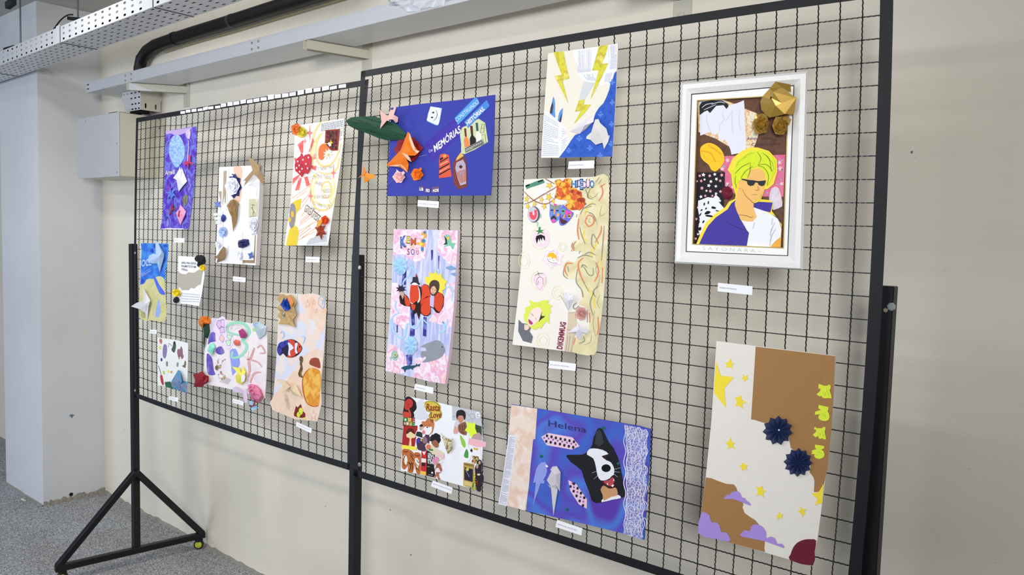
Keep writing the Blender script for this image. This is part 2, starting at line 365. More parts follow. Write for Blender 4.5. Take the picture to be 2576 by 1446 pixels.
def tray_seg(x0, n, p):
    o = Vector((x0, y1(x0), TZ))
    thick(mk('side_wall', *perforated(o, U1, Z, n, 3, p, 0.0245, 0.027, 0.0095), TRAYM, tray1))
    thick(mk('tray_floor', *perforated(o, U1, V1, n, 6, p, 0.0275, 0.031, 0.009), TRAYM, tray1))
    thick(mk('side_wall', *perforated(o + V1 * 0.165, U1, Z, n, 3, p, 0.0245, 0.027, 0.0095), TRAYM, tray1))
    thick(mk('rim', [o + Z * 0.0735, o + Z * 0.0735 + U1 * n * p, o + Z * 0.0735 + U1 * n * p + V1 * 0.010, o + Z * 0.0735 + V1 * 0.010], [(0, 1, 2, 3)], TRAYM, tray1))
tray_seg(-4.262, 16, 0.0725); tray_seg(-3.101, 16, 0.0725); tray_seg(-1.938, 13, 0.0752); tray_seg(-0.958, 14, 0.0752)
for x in (-3.102, -1.94, -0.960):
    o = Vector((x, y1(x), TZ))
    thick(mk('joint_plate', [o + U1 * a + Z * b - V1 * 0.002 for a, b in ((-0.05, -0.001), (0, -0.001), (0, 0.081), (-0.05, 0.081))], [(0, 1, 2, 3)], TRAYM, tray1))
    MB().box(o + Vector((-0.0015, -0.004, 0)), o + Vector((0.0015, -0.0015, 0.074))).out('joint_gap', mat('6A6C72', 0.8), tray1)
    MB().box(o + Vector((0.0, 0.002, -0.003)), o + Vector((0.004, 0.165, -0.0012))).out('joint_gap', mat('45464A', 0.8), tray1)
for x in (-1.945, -2.76):
    o = Vector((x, y1(x) + 0.08, TZ))
    rd = MB().tube([o + Vector((0, 0, -0.005)), o + Vector((0, 0, CEIL - TZ))], 0.004, 8).out('hanger_rod', mat('5A5B5E', 0.4, 0.7), tray1)
    if x > -2:
        tie = MB().bar(o + Vector((-0.06, -0.02, 0.135)), o + Vector((0.08, -0.02, 0.108)), 0.016, 0.012, (0, 1, 0)); tie.out('clamp', BLACK, rd)
    else:
        MB().bar(o + Vector((-0.10, -0.03, 0.335)), o + Vector((0.0, -0.03, 0.345)), 0.035, 0.025, (0, 1, 0)).out('clamp', mat('2B2D31', 0.7), rd)
        MB().bar(o + Vector((-0.05, -0.06, 0.082)), o + Vector((0.10, -0.06, 0.078)), 0.02, 0.02, (0, 1, 0)).out('clamp', BLACK, rd)
x = -1.945; o = Vector((x, y1(x) + 0.04, TZ)); cp = [o + Vector((-0.27 + 0.3 * t, -0.01 + 0.015 * t, 0.03 + 0.11 * math.sin(math.pi * min(1, t * 0.60)))) for t in [i / 12 for i in range(13)]]
tag(MB().tube(cp, 0.0035, 6).out('loose_cable', BLACK, org=cp[0]), 'thin dark cable looping up out of the perforated tray', 'cable')
cb = empty('cable_bundle', (-1.9, y1(-1.9) + 0.08, TZ + 0.005), 'bundle of dark cables lying in the perforated tray, seen through its slots', 'cables')
for i, (dy, r, c) in enumerate(((0.022, 0.015, '26272B'), (0.055, 0.014, '31454A'), (0.085, 0.013, '3A2A2C'), (0.113, 0.012, '2B2D31'), (0.142, 0.016, '3C4A44'))):
    rc = random.Random(i); pts = [Vector((xx, y1(xx) + dy + rc.uniform(-0.004, 0.004), TZ + 0.002 + r + rc.uniform(0, 0.006))) for xx in [-4.2 + 0.22 * k for k in range(20)]]
    MB().tube(pts, r, 8).out('cable', mat(c, 0.6), cb, smooth=True)
# tray 2: folded channel on wall brackets
U2 = Vector((1, -0.0155, 0)).normalized(); V2 = Vector((0.0155, 1, 0)).normalized()
def yf(x): return 0.104 - 0.0155 * (x + 2.58)
tray2 = empty('cable_channel', (-0.4, yf(-0.4) + 0.09, 0.182), 'long white sheet metal cable channel resting on the wall brackets', 'cable channel')
def chan(x0, x1, z=0.182, hgt=0.055, perf=False):
    L = x1 - x0; o = Vector((x0, yf(x0), z))
    if perf:
        n = int(L / 0.045)
        thick(mk('tray_floor', *perforated(o, U2, V2, n, 6, L / n, 0.030, 0.022, 0.008), TRAYM, tray2))
    else: thick(mk('tray_floor', [o, o + U2 * L, o + U2 * L + V2 * 0.18, o + V2 * 0.18], [(0, 1, 2, 3)], TRAYM, tray2))
    for off in (0, 0.18):
        a = o + V2 * off
        thick(mk('side_wall', [a, a + U2 * L, a + U2 * L + Z * hgt, a + Z * hgt], [(0, 1, 2, 3)], TRAYM, tray2))
    if not perf: thick(mk('rim', [o + Z * hgt, o + U2 * L + Z * hgt, o + U2 * L + Z * hgt + V2 * 0.01, o + Z * hgt + V2 * 0.01], [(0, 1, 2, 3)], TRAYM, tray2))
chan(-2.60, -2.04, perf=True, z=0.184); chan(-2.038, -0.838); chan(-0.836, 2.2)
def ts(x, dz):
    c = Vector((x, yf(x) - 0.001, 0.182 + dz)); mk('bolt', *disc(c, Vector((0, -1, 0)), 0.005, 0.004, 8), SCREW, tray2)
for x in (-2.09, -2.02, -0.862, -0.812):
    for dz in (0.014, 0.040): ts(x, dz)
for dz in (0.015, 0.038): MB().box((-2.59, yf(-2.59) - 0.0016, 0.184 + dz), (-2.565, yf(-2.59) - 0.0008, 0.191 + dz)).out('slot', mat('3A3A3C', 0.8), tray2)
# crumpled clear plastic film lying over the channel's front edge
vs = []; fs = []; rnd = random.Random(5); NX, NY = 22, 9
for i in range(NX + 1):
    for j in range(NY + 1):
        x = 0.02 + 0.42 * i / NX; t = j / NY; env = math.sin(math.pi * i / NX) ** 0.6
        z = 0.182 + 0.075 - 0.075 * t * env + 0.006 * rnd.uniform(-1, 1); y = yf(x) - 0.004 - 0.016 * rnd.random() * env - 0.006 * math.sin(9 * t + i)
        vs.append((x + 0.01 * rnd.uniform(-1, 1), y, z))
for i in range(NX):
    for j in range(NY): a = i * (NY + 1) + j; fs.append((a, a + NY + 1, a + NY + 2, a + 1))
fm, nt, b = nodes_mat('clear_plastic_film', 0.12, 0.6)
b.inputs['Alpha'].default_value = 0.45; b.inputs['Base Color'].default_value = (0.92, 0.93, 1, 1)
tag(mk('plastic_film', vs, fs, fm, org=vs[0], smooth=True), 'crumpled shiny plastic film hanging over the edge of the white channel', 'plastic film')
def bracket(x0, label, gus=False, ztop=0.180, zb=0.142, y0=None, xt=None):
    """C channel arm from the wall out to the front edge of the channel, with a wall plate"""
    root = empty('wall_bracket', (x0, WALLY, 0.1), label, 'bracket', 'wall brackets under the cable channel')
    y0 = yf(x0) - 0.006 if y0 is None else y0; xt = x0 - 0.035 if xt is None else xt
    a = Vector((x0, WALLY, 0)); b = Vector((xt + 0.028, y0, 0)); d = b - a; w = Vector((-0.028, 0, 0)); mb = MB()
    for p, q, z0, z1 in ((Vector((0, 0, 0)), Vector((-0.0025, 0, 0)), zb, ztop), (w, w + Vector((0.0025, 0, 0)), zb, ztop), (Vector((0, 0, 0)), w, ztop - 0.0025, ztop)):
        mb.hexa([a + p + Z * z0, b + p + Z * z0, b + q + Z * z0, a + q + Z * z0, a + p + Z * z1, b + p + Z * z1, b + q + Z * z1, a + q + Z * z1])
    for s in (0.0, 1.0):                                     # returned lips along the open underside
        p = w * s; q = p + Vector((-0.007 if s == 0 else 0.007, 0, 0))
        mb.hexa([a + p + Z * zb, b + p + Z * zb, b + q + Z * zb, a + q + Z * zb, a + p + Z * (zb + .002), b + p + Z * (zb + .002), b + q + Z * (zb + .002), a + q + Z * (zb + .002)])
    mb.out('arm', CREAM, root)
    pl = MB().box((x0 - 0.046, WALLY - 0.005, 0.075), (x0 + 0.012, WALLY, 0.235)).out('wall_plate', CREAM, root); bevel(pl, 0.001)
    for z in (0.098, 0.215): mk('bolt', *disc(Vector((x0 - 0.018, WALLY - 0.005, z)), Vector((0, -1, 0)), 0.010, 0.005, 6), CREAM, pl)
    if gus: mk('gusset', [b + Z * ztop, b + Z * zb, b + (a - b) * 0.42 + Z * zb + Vector((0.002, 0, 0))], [(0, 1, 2)], TRAYM, root); thick(root.children[-1], 0.002)
    return root
bracket(-1.86, 'cream arm bracket under the far end of the channel, above the grey box', True, xt=-2.06)
bracket(-0.39, 'cream arm bracket under the channel, just above where the mesh panels meet', xt=-0.482)
bracket(1.036, 'cream arm bracket at the top edge above the near panel', xt=1.0)
# drainpipe along the wall with an elbow
pp = [on(x, y, 1, 0.275) for x, y in ((352, 205), (351, 172), (356, 148), (370, 128), (392, 113), (430, 100), (480, 84), (560, 60), (700, 16), (880, -40), (1200, -140))]
pp[0].z = 0.24
pipe = tag(MB().tube(pp, 0.031, 18, ph=0).out('drain_pipe', BLACK, org=pp[0], smooth=True), 'black plastic pipe with an elbow running along the wall above the channel', 'pipe')
def collar(i, t, r, name, m):
    p = pp[i].lerp(pp[i + 1], t); d = (pp[i + 1] - pp[i]).normalized(); MB().tube([p - d * 0.012, p + d * 0.012], r, 18, ph=0).out(name, m, pipe)
collar(5, 0.2, 0.034, 'joint_collar', BLACK); collar(7, 0.18, 0.0325, 'pipe_clip', mat('4A4A4C', 0.4, 0.5))
# perforated drop-out bend between channel and box
root = empty('perforated_bend', (-2.2, 0.27, 0.1), 'short perforated tray bend dropping from the channel to the grey box', 'cable tray')
yb = 0.20; xa = -2.36; xb = -2.15
prof = [(0.178, -0.055), (0.150, -0.035), (0.120, -0.012), (0.085, 0.0), (0.066, 0.0)]
for (z0, d0), (z1, d1), nm in [(prof[i], prof[i + 1], i) for i in range(4)]:
    o = Vector((xa + (0.02 if nm > 1 else 0), yb - d0 * 0.1, z0)); v = Vector((0, (d0 - d1) * 0.1, z1 - z0)); hgt = v.length
    w_ = xb - o.x
    thick(mk('front_sheet', *perforated(o + Vector((-0.02 * (3 - nm) / 3, 0, 0)), Vector((1, 0, 0)), v.normalized(), 5, 1, (w_ + 0.02 * (3 - nm) / 3) / 5, hgt, 0.024, 0.008), TRAYM, root), 0.0012)
thick(mk('side_sheet', *perforated((xb, yb, 0.066), (0, 0, 1), (0, 1, 0), 1, 2, 0.05, 0.055, 0.030, 0.009), CREAM, root), 0.0012)
thick(mk('side_sheet', [(xb, yb, 0.116), (xb, yb + 0.11, 0.116), (xb, yb + 0.13, 0.178), (xb, yb - 0.0, 0.178)], [(0, 1, 2, 3)], CREAM, root), 0.0012)
MB().tube([(-2.245, 0.255, 0.06), (-2.245, 0.255, 0.175)], 0.034, 10).out('cable', mat('17181B', 0.7), root); MB().tube([(-2.315, 0.25, 0.06), (-2.315, 0.25, 0.175)], 0.03, 10).out('cable', mat('17181B', 0.7), root)  # dark tubes added inside the bend so its slots read dark
MB().tube([p + Vector((0.02, 0.036, -0.034)) for p in pp[4:]], 0.006, 6).out('foam_seam', mat('B9AE8A', 0.9), pipe)
# junction box on the wall
bx0, bx1, by, bz0, bz1 = -2.735, -2.2, 0.108, -0.294, 0.045
box = empty('junction_box', (-2.45, WALLY, bz0), 'large pale grey sheet metal junction box on the wall beside the column', 'electrical box')
bevel(MB().box((bx0, by + 0.003, bz0), (bx1, WALLY, bz1)).out('body', CREAM, box), 0.002)
bevel(MB().box((bx0 - 0.002, by - 0.003, bz0 - 0.002), (bx1 + 0.002, by + 0.002, bz1 + 0.002)).out('cover', mat('B4B5B8', 0.4, var=.04, scale=8), box), 0.0015)
for x, z in ((bx1 - 0.02, -0.12), (bx1 - 0.02, -0.275), (bx0 + 0.12, bz1 - 0.02)): mk('screw', *disc(Vector((x, by - 0.003, z)), Vector((0, -1, 0)), 0.005, 0.003, 8), SCREW, box)
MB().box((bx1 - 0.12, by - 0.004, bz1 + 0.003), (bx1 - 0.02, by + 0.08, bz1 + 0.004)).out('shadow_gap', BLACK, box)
st2 = MB().box((-2.2, WALLY - 0.012, -0.34), (-2.12, WALLY, 0.06)).out('mounting_flange', CREAM, box)
for z in (0.03, -0.02): mk('screw', *disc(Vector((-2.16, WALLY - 0.012, z)), Vector((0, -1, 0)), 0.005, 0.003, 8), mat('5A5448', 0.6), st2)
# ---- marks and litter
def blot(name, c, n, r, m, seed, parent, t=0.0012):
    rr = random.Random(seed); n = Vector(n); a = n.orthogonal().normalized(); b = n.cross(a); k = 11
    vs = [Vector(c) + n * t + (a * math.cos(2 * math.pi * i / k) + b * math.sin(2 * math.pi * i / k)) * r * rr.uniform(0.35, 1.2) for i in range(k)]
    return mk(name, vs + [Vector(c) + n * t], [(i, (i + 1) % k, k) for i in range(k)], m, parent)
blot('scuff_mark', on(180, 1046, 0, COLX), (1, 0, 0), 0.016, mat('6F7785', 0.9), 3, column)
blot('chipped_spot', on(216, 833, 0, COLX), (1, 0, 0), 0.016, mat('D9CDB8', 0.9), 4, column)
for i, (x, y, r) in enumerate(((313, 1081, .003), (819, 1273, .003), (1034, 1395, .004), (1250, 460, .003), (2294, 384, .004), (982, 1282, .003))):
    blot('speck', on(x, y, 1, WALLY), (0, -1, 0), r, mat('6B655A', 0.9), i, bpy.data.objects['wall_back'])
ORG.setdefault(bpy.data.objects['wall_back'], Vector((0, 0, 0)))
p = on(58, 1260, 2, FLZ)
tag(MB().tube([p + Vector((-0.022, 0, 0.006)), p + Vector((0.022, 0.004, 0.006))], 0.006, 8).out('cigarette_butt', mat('CFC8B6', 0.8), org=p), 'tiny pale cigarette butt lying on the floor near the column', 'litter')
p = on(17, 10, 1, WALLY)
# ================================================================== ARTWORKS: helpers
_T = {}
def text2d(body, bold=0.0, space=1.0):
    k = (body, bold, space)
    if k in _T: return _T[k]
    c = bpy.data.curves.new('t', 'FONT'); c.body = body; c.offset = bold; c.space_character = space; c.resolution_u = 3
    o = bpy.data.objects.new('t', c); COL.objects.link(o)
    dg = bpy.context.evaluated_depsgraph_get(); ev = o.evaluated_get(dg); me = ev.to_mesh()
    vs = [(v.co.x, v.co.y) for v in me.vertices]; fs = [tuple(p.vertices) for p in me.polygons]
    ev.to_mesh_clear(); bpy.data.objects.remove(o); bpy.data.curves.remove(c)
    _T[k] = (vs, fs); return vs, fs
class Art:
    def __init__(s, P, z, name, label, outline, m, cat='collage', h0=0.004, t=0.003, group='artworks hung on the wire mesh', edge=None):
        s.P = P; s.z = z; s.h0 = h0; s.H = 0.0
        fr = [s.pt(x, y, h0 + t) for x, y in outline]
        s.root = s._prism(name, fr, t, m, None, fr[-1])
        tag(s.root, label, cat, group); s.H = h0 + t
        if edge:
            s.root.data.materials.append(edge)
            for p in list(s.root.data.polygons)[1:]: p.material_index = 1
    def pt(s, x, y, h=0.0):
        ox, oy, k = s.z; return s.P.at(ox + x / k, oy + y / k, s.H + h)
    def _prism(s, name, fr, t, m, parent, org=None):
        n = len(fr); bk = [v + s.P.N * t for v in fr]
        return mk(name, fr + bk, [tuple(range(n))] + [(i, i + n, (i + 1) % n + n, (i + 1) % n) for i in range(n)], m, parent, org)
    def piece(s, name, pts, m, L=1, sm=0, parent=None, t=0.0005, label=None, closed=True):
        if sm: pts = smooth_closed(pts, sm)
        o = s._prism(name, [s.pt(x, y, L * 0.0006) for x, y in pts], t, m, parent or s.root)
        if label: o['label'] = label
        return o
    def pieces(s, name, lst, m, L=1, sm=0, parent=None, label=None):
        if len(lst) < 60:
            for q in lst: s.piece(name, q, m, L, sm, parent, 0.0005, label)
            return
        vs = []; fs = []
        for pts in lst:
            if sm: pts = smooth_closed(pts, sm)
            n = len(vs); fr = [s.pt(x, y, L * 0.0006) for x, y in pts]; k = len(fr); bk = [v + s.P.N * 0.0005 for v in fr]
            vs += fr + bk; fs += [tuple(range(n, n + k))] + [(n + i, n + i + k, n + (i + 1) % k + k, n + (i + 1) % k) for i in range(k)]
        o = mk(name, vs, fs, m, parent or s.root)
        if label: o['label'] = label
        return o
    def ell(s, cx, cy, rx, ry, n=18, rot=0, j=0, seed=0):
        r = random.Random(seed); c, q = math.cos(rot), math.sin(rot); out = []
        for i in range(n):
            a = 2 * math.pi * i / n; k = 1 + r.uniform(-j, j); x, y = rx * k * math.cos(a), ry * k * math.sin(a)
            out.append((cx + x * c - y * q, cy + x * q + y * c))
        return out
    def star(s, cx, cy, rx, ry, n=5, inner=0.42, rot=-math.pi / 2):
        return [(cx + rx * (1 if i % 2 == 0 else inner) * math.cos(rot + math.pi * i / n), cy + ry * (1 if i % 2 == 0 else inner) * math.sin(rot + math.pi * i / n)) for i in range(2 * n)]
    def stroke(s, name, lines, w, m, L=2, sm=0, parent=None, label=None):
        """painted or drawn lines: one flat ribbon mesh; lines = list of polylines"""
        if len(lines) > 1:
            for q in lines: o = s.stroke(name, [q], w, m, L, sm, parent, label)
            return o
        vs = []; fs = []
        for pts in lines:
            if sm and len(pts) > 2: pts = smooth_closed(pts, sm, closed=False)
            n0 = len(vs); n = len(pts)
            for i, (x, y) in enumerate(pts):
                a = pts[max(i - 1, 0)]; b = pts[min(i + 1, n - 1)]; dx, dy = b[0] - a[0], b[1] - a[1]; l = math.hypot(dx, dy) or 1
                u = i / max(1, n - 1); ww = w * (0.55 + 0.45 * math.sin(math.pi * min(max(u, 0.08), 0.92))) / 2
                vs += [s.pt(x - dy / l * ww, y + dx / l * ww, L * 0.0006), s.pt(x + dy / l * ww, y - dx / l * ww, L * 0.0006)]
                if i: k = n0 + 2 * i; fs.append((k - 2, k - 1, k + 1, k))
        o = mk(name, vs, fs, m, parent or s.root)
        if label: o['label'] = label
        return o
    def text(s, name, body, p0, p1, up, m, L=3, bold=0.0, parent=None, space=1.0):
        vs, fs = text2d(body, bold, space)
        if not vs: return None
        x0 = min(v[0] for v in vs); x1 = max(v[0] for v in vs)
        q = []
        for x, y in vs:
            u = (x - x0) / (x1 - x0); v = y / 0.70
            q.append(s.pt(p0[0] + (p1[0] - p0[0]) * u + up[0] * v, p0[1] + (p1[1] - p0[1]) * u + up[1] * v, L * 0.0006))
        return mk(name, q, fs, m, parent or s.root)
    def fold(s, name, V, F, m, parent=None, label=None, back=None):
        """folded paper: V = (x, y, height in mm above the board)"""
        o = mk(name, [s.pt(x, y, h * 0.001) for x, y, h in V], F, m, parent or s.root)
        if label: o['label'] = label
        return thick(o, 0.0004)
    def flower(s, name, cx, cy, rx, ry, n, h, m, inner=0.82, rot=0.0, valley=0.35, base=1.0, parent=None, label=None):
        """pleated paper flower: ridges run to each petal tip, valleys between them"""
        V = [(cx, cy, h * 0.55)]; F = []
        for i in range(2 * n):
            a = rot + math.pi * i / n; tip = i % 2 == 0
            V.append((cx + 0.5 * rx * math.cos(a), cy + 0.5 * ry * math.sin(a), h if tip else h * valley))
        for i in range(2 * n):
            a = rot + math.pi * i / n; k = 1 if i % 2 == 0 else inner; V.append((cx + rx * k * math.cos(a), cy + ry * k * math.sin(a), base + (h * 0.35 if i % 2 == 0 else 0)))
        for i in range(2 * n):
            j = (i + 1) % (2 * n); F += [(0, 1 + i, 1 + j), (1 + i, 1 + 2 * n + i, 1 + 2 * n + j, 1 + j)]
        return s.fold(name, V, F, m, parent, label)
    def rose(s, name, cx, cy, rx, ry, m, h=18, seed=1, rings=3, n=6, parent=None, label=None):
        """folded paper rose: rings of overlapping angular petals, higher towards the middle"""
        r = random.Random(seed); V = []; F = []
        for k in range(rings):
            f = 1 - k / rings * 0.82; hh = h * (0.25 + 0.75 * (k + 1) / rings)
            for i in range(n):
                a = 2 * math.pi * (i + 0.5 * (k % 2)) / n + r.uniform(-0.15, 0.15); da = math.pi / n * 1.25; b = len(V)
                for aa, ff, hz in ((a - da, f * 0.9, hh * 0.75), (a, f * (1 + r.uniform(-0.05, 0.12)), hh * r.uniform(0.55, 0.9)), (a + da, f * 0.86, hh * 0.95), (a + da * 0.5, f * 0.35, hh * 0.45), (a - da * 0.5, f * 0.35, hh * 0.35)):
                    V.append((cx + rx * ff * math.cos(aa), cy + ry * ff * math.sin(aa), hz))
                F += [(b, b + 1, b + 4), (b + 1, b + 3, b + 4), (b + 1, b + 2, b + 3)]
            b = len(V); V.append((cx, cy, hh * (0.55 if k == rings - 1 else 0.05)))
            for i in range(n): V.append((cx + rx * f * 0.82 * math.cos(2 * math.pi * i / n), cy + ry * f * 0.82 * math.sin(2 * math.pi * i / n), hh * 0.3))
            for i in range(n): F.append((b, b + 1 + i, b + 1 + (i + 1) % n))
        return s.fold(name, V, F, m, parent, label)
    def crumple(s, name, pts, h, m, seed=1, parent=None, label=None, rings=3):
        """crumpled or many-faceted lump with the given outline"""
        r = random.Random(seed); n = len(pts); cx = sum(p[0] for p in pts) / n; cy = sum(p[1] for p in pts) / n
        V = [(x, y, 0.5) for x, y in pts]; F = []
        for k in range(1, rings):
            f = 1 - k / rings
            for i, (x, y) in enumerate(pts):
                g = f * r.uniform(0.85, 1.1); V.append((cx + (x - cx) * g, cy + (y - cy) * g, h * r.uniform(0.45, 1.0) * min(1, 0.55 + 0.3 * k)))
        V.append((cx, cy, h * 0.8)); c = len(V) - 1
        for k in range(rings - 1):
            for i in range(n):
                a, b = k * n + i, k * n + (i + 1) % n
                F += [(a, b, b + n), (a, b + n, a + n)]
        for i in range(n): F.append(((rings - 1) * n + i, (rings - 1) * n + (i + 1) % n, c))
        return s.fold(name, V, F, m, parent, label)
    def fish(s, name, body, m, belly=None, fins=(), finm=None, eye=None, L=3):
        o = s.piece(name, body, m, L, sm=3)
        for f in fins: s.piece('fin', f, finm or m, L - 0.4, parent=o)
        if eye: s.piece('eye', s.ell(eye[0], eye[1], eye[2], eye[2] * 1.1, 10), mat('E8E8E8'), L + 0.6, parent=o); s.piece('pupil', s.ell(eye[0], eye[1], eye[2] * 0.5, eye[2] * 0.6, 8), mat('101010'), L + 1.1, parent=o)
        return o
def name_card(P, z, quad, body, label, tp=None):
    a = Art(P, z, 'name_card', label, quad, WHITE, 'name card', h0=0.0035, t=0.0006, group='printed name cards below the artworks')
    (x0, y0), (x1, y1), (x2, y2), (x3, y3) = quad          # top left, top right, bottom right, bottom left
    L = lambda p, q, t: (p[0] + (q[0] - p[0]) * t, p[1] + (q[1] - p[1]) * t)
    s0, s1, f = tp or (0.05, 0.8, 0.6)
    l0 = L((x0, y0), (x3, y3), f); r0 = L((x1, y1), (x2, y2), f)
    up = ((x0 - x3) * 0.17, (y0 - y3) * 0.17)
    a.text('lettering', body, L(l0, r0, s0), L(l0, r0, s1), up, mat('8B8799', 0.8), 1)
    return a
K = mat('141418'); W_ = mat('F1F0F4'); TXT = mat('A9ABB6')
def lines_of_print(a, name, quad, rows, m=None, L=2, seed=0, fill=0.55):
    """rows of tiny print: short dashes with word gaps, laid over a quad (top left, top right, bottom right, bottom left)"""
    r = random.Random(seed); (p, q, u, v) = quad; lst = []
    mix = lambda A, B, t: (A[0] + (B[0] - A[0]) * t, A[1] + (B[1] - A[1]) * t)
    for i in range(rows):
        t = (i + 0.5) / rows; w = fill / rows / 2; x = 0
        while x < 1:
            l = r.uniform(0.04, 0.14); e = min(1, x + l)
            A = mix(mix(p, v, t - w), mix(q, u, t - w), x); B = mix(mix(p, v, t - w), mix(q, u, t - w), e)
            C = mix(mix(p, v, t + w), mix(q, u, t + w), e); D = mix(mix(p, v, t + w), mix(q, u, t + w), x)
            lst.append([A, B, C, D]); x = e + 0.02
            if r.random() < 0.04: x = 1
    vs = []; fs = []
    for g in lst:
        n = len(vs); vs += [a.pt(x, y, L * 0.0006) for x, y in g]; fs.append((n, n + 1, n + 2, n + 3))
    return tag(mk(name, vs, fs, m or TXT, a.root), kind='stuff')
# ================================================================== ARTWORKS ON THE NEAR PANEL
# ---- large card with stars, brown paper and blue flowers
a = Art(PR, (1740, 840, 2.41), 'star_collage', 'cream and kraft brown collage with yellow stars, lilac clouds and two dark blue paper flowers',
        [(150, 42), (872, 132), (862, 330), (835, 700), (800, 960), (762, 1250), (733, 1407), (38, 1208), (85, 868), (120, 520)], mat('E9E3DA', 0.85, var=0.03, scale=30), 'collage', t=0.0035)
KR = mat('A47A4C', 0.9, var=0.10, scale=160)
YS = mat('F6DF3E', 0.8); LIL = mat('AB8FD9', 0.85)
a.piece('kraft_paper', [(388, 76), (870, 134), (861, 330), (848, 560), (822, 820), (803, 903), (796, 955), (741, 958), (744, 890), (736, 865), (716, 840), (722, 780), (600, 690), (590, 630), (520, 560), (434, 537), (380, 520), (360, 518)], KR, 1)
a.piece('kraft_paper', [(86, 869), (120, 875), (165, 893), (210, 908), (255, 912), (270, 930), (277, 955), (300, 985), (313, 1035), (307, 1050), (320, 1085), (355, 1110), (385, 1128), (405, 1152), (430, 1190), (444, 1250), (440, 1295), (443, 1322), (230, 1263), (38, 1207)], KR, 1)
for i, st in enumerate([[(147, 168), (165, 222), (175, 252), (255, 262), (222, 300), (196, 330), (207, 445), (165, 395), (134, 355)],
        [(199, 178), (220, 172), (235, 147), (240, 174), (257, 178), (242, 190), (246, 211), (228, 200), (206, 203), (215, 188)],
        [(299, 270), (313, 263), (307, 243), (323, 256), (338, 247), (334, 263), (344, 272), (329, 276), (318, 292), (314, 273)],
        [(260, 380), (285, 385), (297, 369), (305, 404), (334, 412), (306, 424), (307, 453), (288, 433), (262, 438), (274, 412)],
        [(199, 660), (223, 654), (233, 623), (241, 654), (263, 660), (247, 672), (263, 697), (237, 686), (217, 699), (221, 671)],
        [(284, 800), (303, 795), (307, 779), (320, 791), (342, 794), (328, 806), (337, 825), (318, 818), (300, 831), (304, 808)],
        [(389, 925), (414, 930), (428, 918), (430, 942), (452, 953), (432, 963), (437, 992), (415, 972), (393, 980), (402, 955)],
        [(507, 1101), (524, 1098), (527, 1080), (538, 1092), (553, 1090), (545, 1104), (550, 1118), (533, 1113), (519, 1128), (521, 1108)],
        [(641, 1073), (660, 1068), (655, 1045), (672, 1061), (693, 1063), (681, 1078), (693, 1089), (677, 1091), (671, 1112), (662, 1087)],
        [(801, 906), (796, 950), (793, 1022), (747, 1038), (762, 1000), (726, 968), (770, 958)]]):
    a.piece('paper_star', st, YS, 2)
for c in [[(199, 992), (212, 976), (232, 974), (240, 960), (270, 953), (292, 962), (304, 990), (322, 994), (331, 1010), (350, 1022), (355, 1040), (300, 1018), (250, 1000), (200, 1000)],
          [(60, 1083), (85, 1085), (108, 1100), (120, 1142), (145, 1140), (168, 1158), (178, 1200), (205, 1202), (225, 1222), (230, 1258), (140, 1240), (38, 1207)],
          [(303, 1228), (303, 1205), (325, 1188), (353, 1195), (360, 1165), (390, 1153), (425, 1165), (450, 1200), (452, 1240), (475, 1228), (505, 1240), (518, 1272), (545, 1270), (557, 1297), (440, 1255)]]:
    a.piece('paper_cloud', c, LIL, 2.5, sm=2)
a.piece('maroon_arc', [(595, 1370), (600, 1335), (615, 1295), (640, 1265), (680, 1247), (720, 1244), (754, 1252), (745, 1320), (734, 1404)], mat('6B1E33', 0.85), 2, sm=2)
NV = mat('26355F', 0.55, spec=0.4)
fl = a.flower('paper_flower', 522, 585, 92, 90, 11, 16, NV, inner=0.8, rot=0.2); a.piece('pearl', a.ell(529, 582, 5, 5, 8), W_, 20, parent=fl)
a.flower('paper_flower', 645, 778, 88, 88, 12, 15, NV, inner=0.8, rot=0.05)
LM = mat('DDEB3F', 0.8); LD = mat('B9CB2E', 0.8); z0 = a.z; a.z = (2030, 940, 6.289)
a.piece('paper_letter', [(187, 157), (270, 190), (325, 190), (335, 172), (365, 175), (378, 200), (370, 235), (358, 260), (380, 330), (388, 385), (342, 388), (337, 380), (300, 390), (255, 382), (232, 360), (228, 345), (205, 362), (152, 325), (215, 265), (205, 255), (220, 236), (180, 235)], LM, 3)
a.piece('paper_letter', [(185, 490), (340, 527), (338, 570), (322, 592), (350, 630), (357, 685), (340, 730), (295, 748), (235, 742), (190, 715), (180, 680), (190, 655), (215, 640), (124, 648), (130, 598), (222, 570), (180, 545)], LM, 3)
a.piece('paper_letter', [(125, 838), (160, 860), (240, 862), (255, 840), (285, 840), (293, 865), (280, 915), (303, 1038), (258, 1033), (250, 1020), (215, 1030), (185, 1020), (180, 985), (135, 1005), (92, 965), (140, 920), (145, 885), (108, 875)], LM, 3)
a.piece('paper_letter', [(130, 1118), (276, 1145), (270, 1180), (225, 1200), (262, 1225), (280, 1275), (262, 1320), (200, 1348), (140, 1335), (112, 1300), (125, 1272), (75, 1268), (82, 1210), (150, 1190), (125, 1165)], LM, 3)
a.stroke('letter_creases', [[(262, 305), (290, 300), (290, 335), (262, 335), (262, 312)], [(310, 258), (335, 300), (345, 350)], [(340, 180), (352, 195), (345, 205)], [(215, 632), (260, 632), (290, 665), (295, 700)], [(240, 650), (275, 680)], [(205, 685), (232, 690)], [(190, 950), (212, 945), (210, 975)], [(240, 920), (258, 960), (262, 1010)], [(150, 1235), (200, 1240), (215, 1262)], [(140, 1285), (180, 1288)]], 7, LD, 4, sm=3)
a.z = z0
